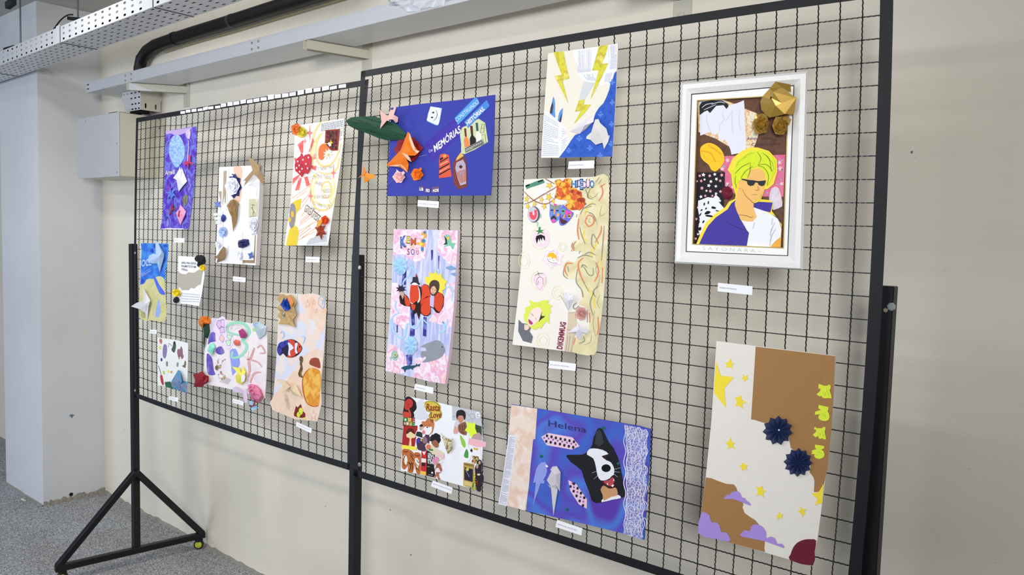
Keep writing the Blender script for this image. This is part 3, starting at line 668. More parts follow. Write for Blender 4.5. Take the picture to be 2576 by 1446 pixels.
# ---- framed picture
G = mat('F3F1EE', 0.3, spec=0.5, var=0.02, scale=30, coat=0.3)
z = (1680, 170, 2.451)
fr = empty('framed_picture', PR.at(1845, 670, 0), 'white framed collage of a blond figure in sunglasses with a gold foil bow', 'framed picture', 'artworks hung on the wire mesh')
H = lambda x, y, h: PR.at(z[0] + x / z[2], z[1] + y / z[2], h)
O = [(80, 95), (863, 22), (832, 1246), (41, 1206)]; B1 = [(92, 105), (852, 36), (815, 1238), (50, 1195)]; I1 = [(144, 162), (780, 108), (741, 1162), (110, 1136)]; I2 = [(182, 203), (742, 170), (712, 1112), (152, 1088)]
vs = []; rings = [(O, 0.0035), (O, 0.019), (B1, 0.026), ([(x + (ix - x) * .45, y + (iy - y) * .45) for (x, y), (ix, iy) in zip(B1, I1)], 0.028), (I1, 0.017), (I1, 0.0155), (I2, 0.0155), (I2, 0.0100)]
for k in range(4):
    vs = []; fs = []
    for q, h in rings[:5]: vs += [H(*q[k], h), H(*q[(k + 1) % 4], h)]
    for i in range(4): fs.append((2 * i, 2 * i + 1, 2 * i + 3, 2 * i + 2))
    mk('frame_rail', vs, fs, G, fr)
mk('frame_back', [H(x, y, 0.0035) for x, y in I1], [(0, 1, 2, 3)], mat('B9A688'), fr)
vs = []; fs = []
for q, h in rings[5:8]: vs += [H(x, y, h) for x, y in q]
for i in range(2):
    for k in range(4): fs.append((4 * i + k, 4 * i + (k + 1) % 4, 4 * i + 4 + (k + 1) % 4, 4 * i + 4 + k))
mk('mat_board', vs, fs, mat('FAF8F4', 0.6), fr)
def line_ring(name, q, w, h, m):
    vs = []; fs = []; cx = sum(p[0] for p in q) / 4; cy = sum(p[1] for p in q) / 4
    for x, y in q: vs.append(H(x, y, h))
    for x, y in q: vs.append(H(x + (w if cx > x else -w), y + (w if cy > y else -w), h))
    for k in range(4): fs.append((k, (k + 1) % 4, 4 + (k + 1) % 4, 4 + k))
    mk(name, vs, fs, m, fr)
line_ring('black_liner', I1, 4.5, 0.0175, K); line_ring('gilt_edge', [(178, 199), (746, 166), (716, 1116), (148, 1092)], 6, 0.0162, mat('B9A568', 0.35, 0.6))
class Sub(Art):
    def __init__(s, root, P, z, H): s.P = P; s.z = z; s.H = H; s.root = root
f = Sub(fr, PR, z, 0.0035)
BRN = wash(['5E4236', '6E4E3E', '5A3E33'], 60)
f.H = 0.0055
f.piece('picture_ground', [(182, 203), (742, 170), (712, 1112), (152, 1088)], BRN, 0)
f.z = (1720, 190, 5.784)
FLW = wash(['E9C9A2', 'E8E2B4', 'E6A070', 'F2E9CF', 'D9DDC0'], 70, lo=.35, hi=.65)
f.piece('patterned_paper', [(207, 365), (570, 350), (720, 405), (890, 480), (1065, 550), (1085, 865), (1040, 1000), (1000, 1090), (905, 1100), (655, 1030), (470, 920), (300, 855), (215, 820)], FLW, 1)
LAV = mat('E9E7F4', 0.8)
f.piece('pale_cutout', [(238, 380), (360, 365), (570, 358), (650, 440), (700, 420), (780, 400), (830, 380), (875, 358), (885, 480), (890, 700), (905, 900), (905, 1110), (695, 1150), (680, 1080), (640, 980), (600, 938), (545, 938), (505, 910), (500, 830), (460, 865), (420, 850), (380, 820), (240, 875), (232, 600), (228, 480)], LAV, 2)
f.piece('dark_patch', [(232, 575), (228, 440), (262, 385), (400, 360), (560, 365), (640, 410), (650, 450), (620, 485), (580, 430), (470, 440), (380, 545), (345, 505), (290, 530)], mat('25262C'), 3, label='dark hair-like patch on the pale cut-out')
f.stroke('pencil_lines', [[(262, 470), (330, 420), (430, 400)], [(290, 500), (380, 460), (470, 420)], [(400, 420), (520, 385), (600, 400)]], 9, LAV, 4, sm=4)
f.stroke('pencil_lines', [[(590, 480), (560, 560), (585, 620), (550, 690), (515, 715), (520, 770), (505, 830)], [(715, 500), (640, 620), (600, 680)], [(705, 520), (700, 700), (720, 850)], [(820, 480), (800, 650), (830, 800)], [(345, 560), (330, 620), (350, 720), (400, 830)]], 3.2, mat('A9A6B8'), 4, sm=4)
f.piece('yellow_oval', [(238, 1075), (260, 1025), (330, 985), (400, 983), (480, 1020), (545, 1080), (582, 1150), (590, 1230), (570, 1290), (520, 1350), (462, 1395), (400, 1370), (365, 1300), (300, 1250), (250, 1190), (240, 1130)], mat('F9C92C', 0.75), 3, sm=2)
f.stroke('drawn_curve', [[(250, 1097), (320, 1105), (390, 1130), (430, 1190), (460, 1255)]], 11, mat('E9962A'), 4, sm=4)
f.stroke('drawn_curve', [[(330, 1050), (450, 1060), (530, 1150), (560, 1230)], [(370, 1290), (430, 1240), (520, 1260), (550, 1300)], [(270, 1130), (320, 1210), (390, 1240)]], 3, mat('E2A82A'), 4, sm=4)
f.text('lettering', 'BANANA FISH', (352, 1018), (560, 1165), (6, -26), mat('EBA32C'), 4)
f.text('lettering', 'Aslan', (920, 935), (1062, 930), (0, -42), mat('5B3A63'), 3); f.text('lettering', 'Jade', (1120, 930), (1290, 925), (0, -36), mat('5A3B2E'), 3)
f.text('lettering', 'Callenreese', (985, 1020), (1400, 1005), (0, -36), mat('5A3540'), 3)
f.z = (1720, 420, 5.356)
f.piece('pink_floral_paper', [(445, -145), (1368, -165), (1345, 400), (1180, 400), (1040, 395), (640, 350), (555, 250), (553, 70), (470, 20)], wash(['D9648C', 'E27A9C', 'D4557F'], 20), 1)
def blossom(f, lst, m1, m2, L, r):
    f.pieces('printed_flowers', [f.star(x, y, r * k, r * k, 5, 0.55, rot=x) for x, y, k in lst], m1, L); f.pieces('flower_centres', [f.ell(x, y, r * .25 * k, r * .25 * k, 6) for x, y, k in lst], m2, L + .6)
blossom(f, [(520, 25, 1), (1300, 20, 1.2), (1320, 225, 1), (590, 225, .9), (660, 270, .8), (1290, -60, 1.1), (590, -90, 1), (740, -120, .8)], mat('EFB9CC'), mat('F4E9E0'), 2, 34)
f.pieces('printed_leaves', [f.ell(x, y, 18, 10, 8, rot=r) for x, y, r in [(545, -5, .6), (1265, 235, .2), (1310, 170, 1.2), (610, 240, -.6), (570, 250, .9), (1255, -75, .5), (1330, -90, -.7), (1130, 350, 1.5), (1325, 45, 1.4), (700, -135, .4)]], mat('9DBBA0'), 2)
f.piece('black_blossom_paper', [(178, 72), (555, 72), (550, 250), (535, 560), (500, 575), (215, 930), (165, 1038), (145, 1035), (160, 600)], mat('201A22'), 2)
rr = random.Random(2); pl = [(215, 118, 1.1), (265, 105, 1.4), (350, 118, 1.2), (418, 98, 1.2), (512, 108, 1.3), (280, 168, .9), (235, 188, 1.1), (440, 162, 1.2), (492, 186, 1.1), (366, 195, 1.2), (180, 192, .8), (338, 250, 1.3), (245, 285, 1.3), (432, 260, 1.1), (358, 325, 1.2), (306, 320, .9), (495, 330, 1.1), (232, 400, 1.2), (290, 388, 1), (435, 360, 1.1), (385, 388, .9), (485, 455, 1.1), (190, 545, .9), (500, 560, .9), (170, 700, 1), (192, 905, .9), (160, 965, 1), (440, 605, .8)]
f.pieces('white_blossoms', [f.star(x, y, 21 * k, 21 * k, 5, 0.5, rot=x) for i, (x, y, k) in enumerate(pl) if i % 2], mat('F2F0EE'), 3)
f.pieces('pink_blossoms', [f.star(x, y, 21 * k, 21 * k, 5, 0.5, rot=x) for i, (x, y, k) in enumerate(pl) if not i % 2], mat('EBA9B4'), 3)
f.piece('spotted_shape', [(195, 452), (240, 440), (320, 405), (400, 415), (430, 370), (485, 420), (470, 470), (540, 550), (480, 640), (330, 760), (240, 880), (215, 920), (195, 840), (215, 700), (190, 560)], mat('EFEFF2'), 4, label='white shape with black patches')
f.pieces('black_patches', [f.ell(x, y, rx, ry, 9, rot=r, j=.25, seed=i) for i, (x, y, rx, ry, r) in enumerate([(400, 548, 30, 18, .1), (320, 615, 45, 20, -.5), (340, 660, 45, 16, .1), (222, 640, 10, 26, .5), (262, 740, 12, 22, .6), (215, 830, 20, 24, 0), (275, 500, 10, 22, .3), (240, 580, 10, 20, .8), (330, 480, 10, 22, .2), (450, 590, 26, 8, .2), (300, 560, 9, 16, .7), (205, 745, 8, 20, .3)])], K, 5)
f.crumple('red_paper_ball', [(510, 300), (545, 262), (600, 258), (650, 300), (665, 350), (650, 410), (600, 445), (545, 430), (515, 380)], 7, mat('6E1428', 0.6), 3)
f.crumple('pink_white_petal', [(1185, 290), (1240, 262), (1280, 290), (1310, 380), (1330, 470), (1325, 530), (1270, 560), (1205, 580), (1160, 510), (1150, 420), (1165, 340)], 6, mat('E6D9E4', 0.8), 5)
YO = mat('FBE14A', 0.8)
fig = f.piece('figure_cutout', [(165, 1045), (225, 900), (300, 745), (420, 630), (560, 540), (610, 465), (690, 430), (700, 380), (655, 240), (640, 100), (590, 40), (660, -120), (780, -215), (900, -268), (1000, -262), (1150, -215), (1255, -100), (1260, 60), (1210, 230), (1130, 295), (1090, 300), (1040, 435), (1215, 450), (1185, 590), (1250, 680), (1320, 770), (1305, 1082)], YO, 5, label='paper cut-out of a blond person with a yellow border')
f.piece('jacket', [(205, 1040), (270, 900), (330, 790), (430, 680), (590, 570), (640, 490), (700, 445), (690, 520), (760, 700), (850, 850), (880, 885), (865, 960), (850, 1062)], mat('4A3E9E', 0.85, var=0.08, scale=60), 6, parent=fig)
f.piece('jacket', [(945, 490), (1020, 468), (1198, 478), (1165, 610), (1080, 590), (940, 540)], mat('4A3E9E', 0.85, var=0.08, scale=60), 6, parent=fig)
f.piece('skin', [(700, 450), (715, 380), (740, 260), (750, 140), (860, 60), (1010, 20), (1090, 100), (1085, 260), (1050, 370), (950, 485), (935, 540), (980, 650), (930, 730), (780, 712), (690, 520)], mat('F6C172', 0.85, var=0.06, scale=30), 6.4, sm=2, parent=fig)
f.piece('white_shirt', [(780, 715), (850, 735), (930, 735), (985, 670), (940, 545), (1080, 590), (1200, 650), (1275, 700), (1318, 830), (1300, 945), (1230, 1000), (1165, 1075), (850, 1062), (880, 885), (850, 850)], mat('F4F3FA', 0.85), 6.6, parent=fig)
f.piece('arm', [(1175, 1075), (1230, 1005), (1303, 945), (1300, 1080)], mat('F0B04A'), 6.8, parent=fig)
f.piece('hair', [(760, 175), (700, 250), (715, 300), (690, 280), (660, 160), (655, 60), (625, 50), (680, 20), (720, -80), (800, -160), (900, -215), (1000, -225), (1120, -200), (1220, -100), (1235, 50), (1180, 160), (1120, 262), (1130, 150), (1085, 60), (1010, -10), (940, 10), (890, 40), (870, 130), (820, 160)], mat('DDEB34', 0.8, var=0.12, scale=80), 7.2, sm=2, parent=fig)
f.stroke('hair_strands', [[(930, -10), (830, 60), (770, 150)], [(900, -60), (780, 0), (690, 90)], [(990, -200), (1040, -120), (1000, -20)], [(1060, -190), (1150, -110), (1180, 60)], [(1000, -20), (1080, 10), (1140, 110), (1125, 250)], [(1010, -30), (1120, -30), (1200, 60)], [(900, -40), (890, 60), (860, 140)], [(700, 120), (690, 200), (712, 280)]], 8, mat('5D7F2E'), 8, sm=4, parent=fig)
f.stroke('hair_strands', [[(800, -120), (860, -170), (960, -195)], [(700, 0), (760, -90), (850, -140)], [(1110, -150), (1190, -60), (1215, 40)]], 6, mat('8FAE33'), 8, sm=4, parent=fig)
f.piece('sunglasses', [(775, 155), (870, 172), (950, 180), (1000, 190), (1105, 180), (1100, 205), (1085, 245), (1050, 258), (1010, 240), (995, 212), (965, 205), (940, 245), (895, 255), (862, 235), (850, 190), (780, 170)], mat('1B1B24', 0.3), 8.6, parent=fig)
f.stroke('ink_lines', [[(745, 290), (770, 285)], [(790, 300), (830, 380), (900, 450), (950, 488), (1010, 460), (1050, 370)], [(995, 255), (1008, 300), (985, 315), (960, 305)], [(918, 368), (990, 372)], [(745, 645), (830, 652), (910, 680), (940, 655)], [(1195, 690), (1185, 780)], [(1225, 750), (1180, 850), (1165, 930)], [(1240, 830), (1180, 940), (1160, 1060)], [(1200, 645), (1275, 705), (1318, 830)], [(570, 740), (700, 800), (820, 850)], [(955, 745), (930, 830)]], 4.5, mat('3A3338'), 9, sm=4, parent=fig)
f.z = (1720, 420, 5.356); f.H = 0.0155
f.text('lettering', '~ S·A·Y·O·N·A·R·A ~', (165, 1110), (1050, 1155), (0, -46), mat('C2CBC4', 0.8), 0.6)
# gold foil bow
f.H = 0.017; f.z = (1720, 190, 5.784); GO = mat('C09A46', 0.32, 0.45, 0.5, var=0.15, scale=14)
bow = f.fold('gold_foil_bow', [(1335, 88, 30), (1555, 130, 22), (1562, 245, 20), (1420, 175, 42), (1255, 185, 34), (1150, 300, 30), (1250, 345, 40), (1640, 325, 20), (1605, 565, 14), (1470, 560, 26), (1420, 400, 34), (1280, 330, 44), (1115, 380, 16), (1130, 500, 14), (1245, 612, 20), (1340, 440, 38), (1420, 575, 20), (1300, 240, 48)],
    [(0, 1, 3), (1, 2, 3), (0, 3, 4), (4, 3, 17), (4, 17, 6), (4, 6, 5), (17, 3, 7), (17, 7, 10), (17, 10, 11), (7, 8, 9), (7, 9, 10), (11, 10, 15), (5, 6, 12), (6, 11, 15), (6, 15, 12), (12, 15, 13), (13, 15, 14), (15, 10, 9), (15, 9, 16), (15, 16, 14)], GO)
f.rose('bow_loop', 1125, 700, 125, 165, GO, 30, 4, 3, 6, parent=bow); f.rose('bow_loop', 1400, 730, 120, 150, GO, 28, 9, 3, 6, parent=bow)
f.crumple('bow_loop', [(1405, 590), (1500, 570), (1565, 640), (1540, 715), (1470, 718), (1430, 650)], 26, GO, 3, parent=bow)
# ---- dog collage
a = Art(PR, (1240, 1000, 3.805), 'dog_collage', 'violet blue collage with a black and white dog, paper parrots and a lace strip',
        [(178, 65), (430, 105), (920, 190), (1400, 272), (1510, 302), (1500, 560), (1475, 900), (1445, 1362), (1250, 1300), (880, 1210), (470, 1115), (320, 1085), (335, 900)], wash(['4A55B8', '3F66C4', '5B48B5', '4B7AD2', '5A3CA8'], 6, lo=.34, hi=.66, detail=1), 'collage', t=0.004)
a.piece('torn_paper', [(176, 68), (424, 105), (405, 395), (385, 400), (360, 640), (345, 835), (330, 945), (310, 1082), (137, 1035), (175, 760), (215, 360), (150, 350), (165, 200)], wash(['E8D2C4', 'EADBD0', 'E3C3AE', 'EFE4DC'], 14, lo=.35, hi=.65), 1)
a.piece('ruled_paper', [(150, 352), (222, 362), (205, 560), (165, 830), (135, 1038), (50, 1018), (95, 760), (125, 540)], mat('E4E3EC'), 1.6)
lines_of_print(a, 'ruler_ticks', [(160, 370), (215, 380), (130, 1025), (62, 1008)], 62, mat('8F8E9C'), 2.4, 3, .35)
a.text('lettering', 'Helena', (530, 272), (893, 338), (0, -60), mat('2E2660'), 2)
def lat(name, q, nx, ny, m, m2, L):
    o = a.piece(name, q[0], mat('E9C6DA'), L); a.pieces('printed_dots', [a.ell(x, y, 12, 15, 8) for i, (x, y) in enumerate(q[1])], mat('2A2331'), L + .7, parent=o)
    a.pieces('printed_dots', [a.ell(x, y, 9, 11, 7) for x, y in q[2]], mat('8E63A8'), L + .7, parent=o)
lat('spotted_strip', ([(462, 375), (530, 338), (760, 380), (830, 465), (755, 497), (515, 455)], [(517, 365), (560, 375), (602, 385), (647, 395), (690, 403), (732, 412), (775, 422), (510, 418), (553, 427), (596, 437), (641, 445), (683, 456), (726, 465), (768, 475)], [(490, 385), (532, 392), (576, 402), (620, 412), (663, 420), (708, 430), (750, 440), (793, 450)]), 7, 2, None, None, 2)
lat('spotted_strip', ([(720, 788), (800, 830), (900, 975), (898, 1063), (822, 1020), (740, 890)], [(742, 850), (775, 825), (772, 895), (810, 868), (800, 940), (842, 914), (830, 988), (873, 958), (862, 1032)], [(775, 858), (808, 903), (838, 950), (865, 995), (760, 818)]), 7, 2, None, None, 2)
for x, y in ((1060, 293), (1200, 632), (462, 560), (706, 1070)): a.crumple('green_gem', a.ell(x, y, 17, 17, 7), 4, mat('0F6E63', 0.2), x)
dog = a.piece('dog_head', [(1000, 300), (1020, 288), (1045, 300), (1080, 370), (1110, 430), (1150, 480), (1190, 560), (1215, 640), (1240, 780), (1265, 880), (1262, 950), (1150, 975), (1040, 1000), (985, 1010), (945, 985), (920, 900), (880, 800), (850, 700), (800, 655), (745, 618), (700, 560), (712, 548), (860, 545), (920, 510), (950, 450), (962, 380)], mat('17181E', 0.8, var=0.3, scale=50), 3)
FW = mat('E9E9F0', 0.85, var=.08, scale=90)
a.piece('white_fur', [(915, 500), (960, 485), (1050, 500), (1105, 540), (1040, 560), (1090, 600), (1130, 620), (1160, 680), (1155, 740), (1120, 770), (1080, 790), (1030, 790), (1000, 740), (985, 660), (960, 580), (900, 545)], FW, 3.7, sm=2, parent=dog)
a.piece('dark_muzzle_patch', [(1050, 555), (1100, 560), (1130, 610), (1085, 600)], K, 4.1, parent=dog)
a.piece('white_fur', [(1040, 1000), (1060, 960), (1130, 940), (1200, 930), (1225, 960), (1150, 975)], FW, 3.7, sm=2, parent=dog)
a.piece('tan_fur', [(1030, 880), (1060, 840), (1110, 870), (1170, 860), (1190, 890), (1190, 935), (1130, 950), (1060, 985), (1050, 930)], mat('C99468', 0.85, var=.15, scale=60), 3.9, sm=2, parent=dog)
a.piece('open_mouth', [(1028, 800), (1075, 792), (1120, 770), (1150, 740), (1170, 800), (1172, 850), (1130, 870), (1080, 850)], mat('3A1018'), 4.3, sm=2, parent=dog)
a.piece('tongue', [(1055, 800), (1110, 790), (1145, 760), (1158, 805), (1140, 845), (1100, 840)], mat('B4454F'), 4.9, sm=2, parent=dog)
a.pieces('teeth', [[(1090, 830), (1096, 812), (1104, 838)], [(1155, 770), (1163, 800), (1152, 795)], [(1130, 842), (1150, 830), (1160, 838), (1145, 856)]], W_, 5.4, parent=dog)
a.piece('nose', a.ell(1083, 675, 44, 37, 14), mat('08080A', 0.3), 4.5, sm=2, parent=dog)
a.piece('eye', a.ell(1072, 572, 17, 12, 10), mat('3A2414', 0.3), 4.5, parent=dog); a.piece('eye', a.ell(955, 655, 13, 12, 10), mat('2A1A10', 0.3), 4.5, parent=dog)
a.piece('ear_inner', [(990, 330), (1020, 305), (1045, 350), (1060, 430), (1020, 470), (975, 440)], mat('33343C'), 3.5, parent=dog)
a.stroke('whiskers', [[(1150, 690), (1220, 670)], [(1150, 705), (1215, 715)], [(1145, 720), (1195, 760)], [(1005, 700), (950, 720)], [(1010, 740), (965, 780)]], 3, FW, 4.6, parent=dog)
LP_ = mat('8F9BE0', 0.8, var=.1, scale=60)
p1 = a.piece('parrot_cutout', [(465, 620), (500, 615), (515, 640), (527, 655), (520, 670), (512, 665), (520, 700), (505, 750), (480, 790), (495, 795), (490, 822), (455, 820), (430, 900), (400, 980), (385, 1060), (395, 960), (405, 870), (410, 810), (385, 815), (400, 740), (415, 680), (440, 640)], LP_, 2)
a.piece('beak', [(500, 645), (522, 648), (530, 662), (512, 668)], W_, 3, parent=p1)
PT = mat('CFC9CF', 0.6)
a.fold('folded_parrot', [(570, 660, 3), (612, 655, 5), (648, 715, 6), (640, 900, 5), (600, 830, 14), (517, 790, 4), (560, 700, 12), (548, 690, 6), (550, 865, 4), (525, 830, 3), (555, 850, 8), (620, 880, 6), (580, 1130, 2), (600, 740, 18)],
       [(0, 1, 6), (1, 13, 6), (1, 2, 13), (2, 3, 13), (3, 4, 13), (13, 4, 5), (6, 13, 5), (0, 6, 7), (4, 10, 5), (4, 11, 10), (10, 11, 12), (9, 10, 8)], PT)
lace = a.piece('lace_strip', [(1257, 258), (1390, 286), (1460, 315), (1478, 400), (1470, 560), (1450, 680), (1475, 800), (1455, 960), (1440, 1100), (1430, 1360), (1330, 1330), (1250, 1300), (1262, 1150), (1268, 1000), (1285, 850), (1268, 700), (1285, 560), (1268, 400)], None, 2)
lm, nt, bb = nodes_mat('lace', 0.9); bb.inputs['Base Color'].default_value = hx('E2E0F6')
vo = nt.nodes.new('ShaderNodeTexVoronoi'); vo.feature = 'DISTANCE_TO_EDGE'; vo.inputs['Scale'].default_value = 130; tc = nt.nodes.new('ShaderNodeTexCoord'); rp = nt.nodes.new('ShaderNodeValToRGB')
rp.color_ramp.elements[0].position = 0.04; rp.color_ramp.elements[0].color = (0.75, 0.75, 0.75, 1); rp.color_ramp.elements[1].position = 0.14; rp.color_ramp.elements[1].color = (0.22, 0.22, 0.22, 1)
nt.links.new(tc.outputs['Object'], vo.inputs['Vector']); nt.links.new(vo.outputs['Distance'], rp.inputs['Fac']); nt.links.new(rp.outputs['Color'], bb.inputs['Alpha'])
lace.data.materials.clear(); lace.data.materials.append(lm)
LC = mat('DEDCF2', 0.9)
def loops(x, y, s_): return [[(x - 40 * s_, y + 60), (x - 45 * s_, y), (x - 10, y - 50), (x + 30 * s_, y - 20), (x + 25 * s_, y + 40), (x, y + 70)], [(x, y + 90), (x - 8, y + 40), (x + 4, y)], [(x + 70, y + 60), (x + 85, y + 10), (x + 60, y - 30), (x + 35, y)]]
ll = []
for i, y in enumerate((395, 560, 740, 910, 1080, 1240)): ll += loops(1325 + (8 if i % 2 else -4), y, 1.0); ll += loops(1400 - i * 2, y - 60, .8)
a.stroke('lace_threads', ll, 7, LC, 4, sm=5)
a.stroke('lace_threads', [[(1262 + 10 * math.sin(i * 1.1), 265 + i * 35) for i in range(30)], [(1285 + 8 * math.sin(i * 1.1), 270 + i * 35) for i in range(30)], [(1465 - i * 1.0 + 12 * math.sin(i * 1.3), 320 + i * 35) for i in range(30)]], 9, LC, 4, sm=4)
# ---- portrait collage with golden tree
a = Art(PR, (1280, 430, 2.836), 'swirl_collage', 'tall cream collage with an ochre swirling tree down its right side and two theatre masks',
        [(108, 60), (410, 48), (708, 38), (712, 330), (695, 640), (668, 980), (635, 1190), (610, 1312), (320, 1275), (25, 1238), (60, 950), (85, 700), (95, 560)], mat('EDE8DE', 0.85, var=0.02, scale=20), 'collage', t=0.003)
TR = wash(['E8DFB8', 'E4DAAE', 'DACDA0', 'ECE2BE', 'E8CFAE'], 11, lo=.3, hi=.7, detail=3)
a.piece('painted_tree', [(520, 130), (540, 60), (600, 45), (706, 40), (711, 330), (695, 640), (668, 980), (635, 1190), (610, 1310), (452, 1290), (462, 1220), (490, 1180), (560, 1150), (575, 1060), (560, 980), (500, 950), (530, 900), (515, 850), (485, 800), (470, 770), (410, 768), (390, 720), (392, 670), (420, 640), (470, 650), (490, 620), (525, 590), (500, 575), (470, 570), (448, 545), (455, 505), (480, 492), (500, 500), (487, 420), (490, 350), (510, 290), (560, 240), (530, 200)], TR, 1, sm=3)
OR = mat('E08A62', 0.85); GG = mat('8F9282', 0.85); G2 = mat('A8A28E', 0.85)
a.stroke('orange_swirls', [[(660, 100), (670, 160), (640, 215)], [(560, 335), (545, 360), (570, 395), (605, 370), (600, 330), (570, 315), (548, 340)], [(500, 340), (490, 420), (500, 490)], [(660, 390), (655, 440), (615, 510)], [(530, 620), (495, 660), (510, 740), (540, 800)], [(455, 660), (415, 660), (398, 700), (420, 750)], [(620, 650), (640, 720), (610, 790)], [(455, 510), (450, 540), (465, 570)], [(668, 690), (665, 800)], [(575, 1010), (578, 1080)], [(635, 1040), (640, 1120), (628, 1170)], [(520, 850), (528, 900)], [(460, 1240), (475, 1190)], [(690, 90), (650, 115)]], 11, OR, 2, sm=5)
a.stroke('yellow_swirls', [[(600, 220), (560, 260), (540, 320)], [(640, 500), (600, 560), (590, 620)], [(560, 830), (600, 900), (610, 980)], [(650, 600), (660, 700)], [(590, 120), (570, 170), (600, 200)], [(540, 420), (530, 470), (560, 500)]], 16, mat('E9D36A', 0.85), 1.8, sm=5)
a.stroke('grey_swirls', [[(510, 310), (530, 270), (590, 235), (620, 240)], [(545, 265), (590, 250)], [(505, 400), (520, 460), (545, 520)], [(640, 520), (600, 450), (590, 520), (615, 560)], [(540, 595), (575, 580), (620, 600)], [(490, 620), (540, 600), (600, 615)], [(520, 670), (545, 700), (570, 740), (600, 740), (600, 690)], [(515, 690), (530, 668), (560, 690)], [(395, 690), (390, 740), (420, 770)], [(420, 680), (425, 720)], [(490, 700), (480, 790), (520, 850), (530, 900)], [(520, 770), (570, 860)], [(610, 860), (580, 940), (600, 1030)], [(620, 900), (600, 860), (640, 820)], [(680, 390), (670, 520), (660, 640)], [(545, 130), (570, 195)], [(600, 90), (560, 180), (600, 200)], [(640, 90), (660, 60)], [(620, 80), (645, 45)], [(480, 500), (460, 530), (470, 560)], [(560, 990), (560, 1080)], [(500, 1230), (540, 1210), (530, 1180)], [(485, 940), (460, 960), (470, 985), (500, 960)], [(570, 300), (600, 310), (620, 360)], [(480, 330), (486, 310)], [(447, 560), (450, 575)], [(510, 570), (500, 590)]], 7, GG, 2.5, sm=5)
a.stroke('fine_swirls', [[(560, 100), (555, 150), (600, 190), (640, 150)], [(540, 300), (560, 290), (610, 320), (630, 380)], [(580, 330), (570, 360), (590, 370)], [(640, 640), (620, 700), (640, 760)], [(650, 880), (630, 940), (650, 980)], [(600, 860), (640, 800), (650, 740)], [(540, 1240), (580, 1220), (590, 1170)], [(610, 1000), (600, 1100), (620, 1180)], [(660, 250), (650, 320), (690, 300)]], 4, G2, 2.3, sm=5)
a.stroke('pale_suns', [[(x + rx * k * math.cos(t * .6), y + ry * k * math.sin(t * .6)) for t in range(12)] for x, y, rx, ry in ((385, 540, 30, 32), (348, 870, 40, 48), (245, 1210, 45, 52), (110, 640, 40, 60), (225, 480, 65, 80), (215, 780, 55, 65)) for k in (1, .6)], 3.5, mat('E9D7A4'), 1.2, sm=3)
a.z = (1290, 430, 7.23)
a.stroke('brown_branch', [[(205, 375), (290, 460), (400, 545), (540, 595), (650, 585), (740, 520), (790, 470)], [(205, 600), (320, 565), (470, 480), (620, 390), (760, 310), (810, 270)], [(590, 140), (660, 180), (760, 235)], [(970, 130), (930, 175), (900, 210)]], 22, mat('A8795F', 0.85), 1.5, sm=5)
a.piece('autumn_flowers', [(755, 190), (790, 160), (850, 145), (900, 190), (985, 130), (1060, 140), (1080, 280), (1200, 350), (1250, 380), (1260, 480), (1340, 600), (1215, 720), (1180, 705), (1000, 720), (950, 620), (1005, 590), (985, 530), (880, 530), (845, 560), (830, 520), (760, 480), (780, 400), (800, 310)], wash(['7A6A4F', 'C9502E', 'E0662F', 'F3C04A', 'B03A26', '8A7656'], 55, lo=.33, hi=.67, detail=4), 2)
a.pieces('yellow_blooms', [a.star(x, y, r, r, 12, .62) for x, y, r in ((830, 195, 45), (905, 235, 40), (1035, 180, 45), (945, 370, 40), (1010, 480, 60), (1060, 560, 55), (1040, 640, 45))], mat('F4C24A'), 2.8)
a.pieces('orange_blooms', [a.star(x, y, r, r, 13, .62) for x, y, r in ((850, 360, 58), (1000, 380, 52), (1140, 390, 60), (1120, 480, 60), (1240, 640, 60), (1170, 600, 62), (870, 430, 45))], mat('E0633A'), 3.2)
a.pieces('red_blooms', [a.star(x, y, r, r, 13, .62) for x, y, r in ((1080, 370, 42), (1190, 400, 40), (1270, 530, 55), (1210, 520, 45))], mat('A8392C'), 3.6)
a.piece('pale_bird', [(785, 540), (850, 520), (960, 535), (985, 565), (960, 590), (880, 615), (790, 600)], mat('EDE8DE'), 3.6, sm=3)
sg = a.piece('letter_backing', [(1060, 180), (1130, 145), (1215, 140), (1290, 130), (1350, 160), (1450, 140), (1490, 200), (1480, 290), (1400, 310), (1300, 300), (1270, 345), (1210, 350), (1200, 310), (1080, 300)], W_, 4)
for ch, x, y, w, hh, c in (('H', 1072, 285, 72, 100, '6DA4DE'), ('I', 1150, 290, 22, 110, '8CC0E8'), ('D', 1180, 280, 62, 110, 'C9A7D8'), ('E', 1222, 325, 55, 170, '6DA4DE'), ('D', 1275, 300, 62, 110, 'E3B4D4'), ('U', 1335, 295, 65, 130, 'E6BFD8'), ('O', 1405, 290, 72, 110, '7FAFE2')):
    a.text('letter', ch, (x - 5, y + 5), (x + w + 5, y + 5), (0, -hh - 8), mat('1D2340'), 4.6, bold=.06, parent=sg); a.text('letter', ch, (x + 3, y - 2), (x + w - 3, y - 2), (0, -hh + 6), mat(c), 5.2, bold=.02, parent=sg)
YG = mat('F2CB4E'); stars = [(250, 510, 45, 62), (520, 520, 45, 50), (655, 475, 58, 80), (395, 600, 42, 50), (665, 265, 62, 62), (270, 645, 42, 52), (570, 640, 48, 58), (735, 545, 30, 55)]
a.pieces('star_outline', [a.star(x, y, rx * 1.12, ry * 1.12, 5, .45, rot=-1.4 + x * .01) for x, y, rx, ry in stars], mat('6A5320'), 1.8)
for x, y, rx, ry in stars: a.piece('drawn_star', a.star(x, y, rx, ry, 5, .45, rot=-1.4 + x * .01), YG, 2.5)
bd = a.piece('round_badge', a.ell(380, 790, 112, 148, 24), mat('5A5A6A'), 2.5); a.piece('badge_face', a.ell(362, 788, 96, 138, 24), mat('C9C8D4'), 3.1, parent=bd)
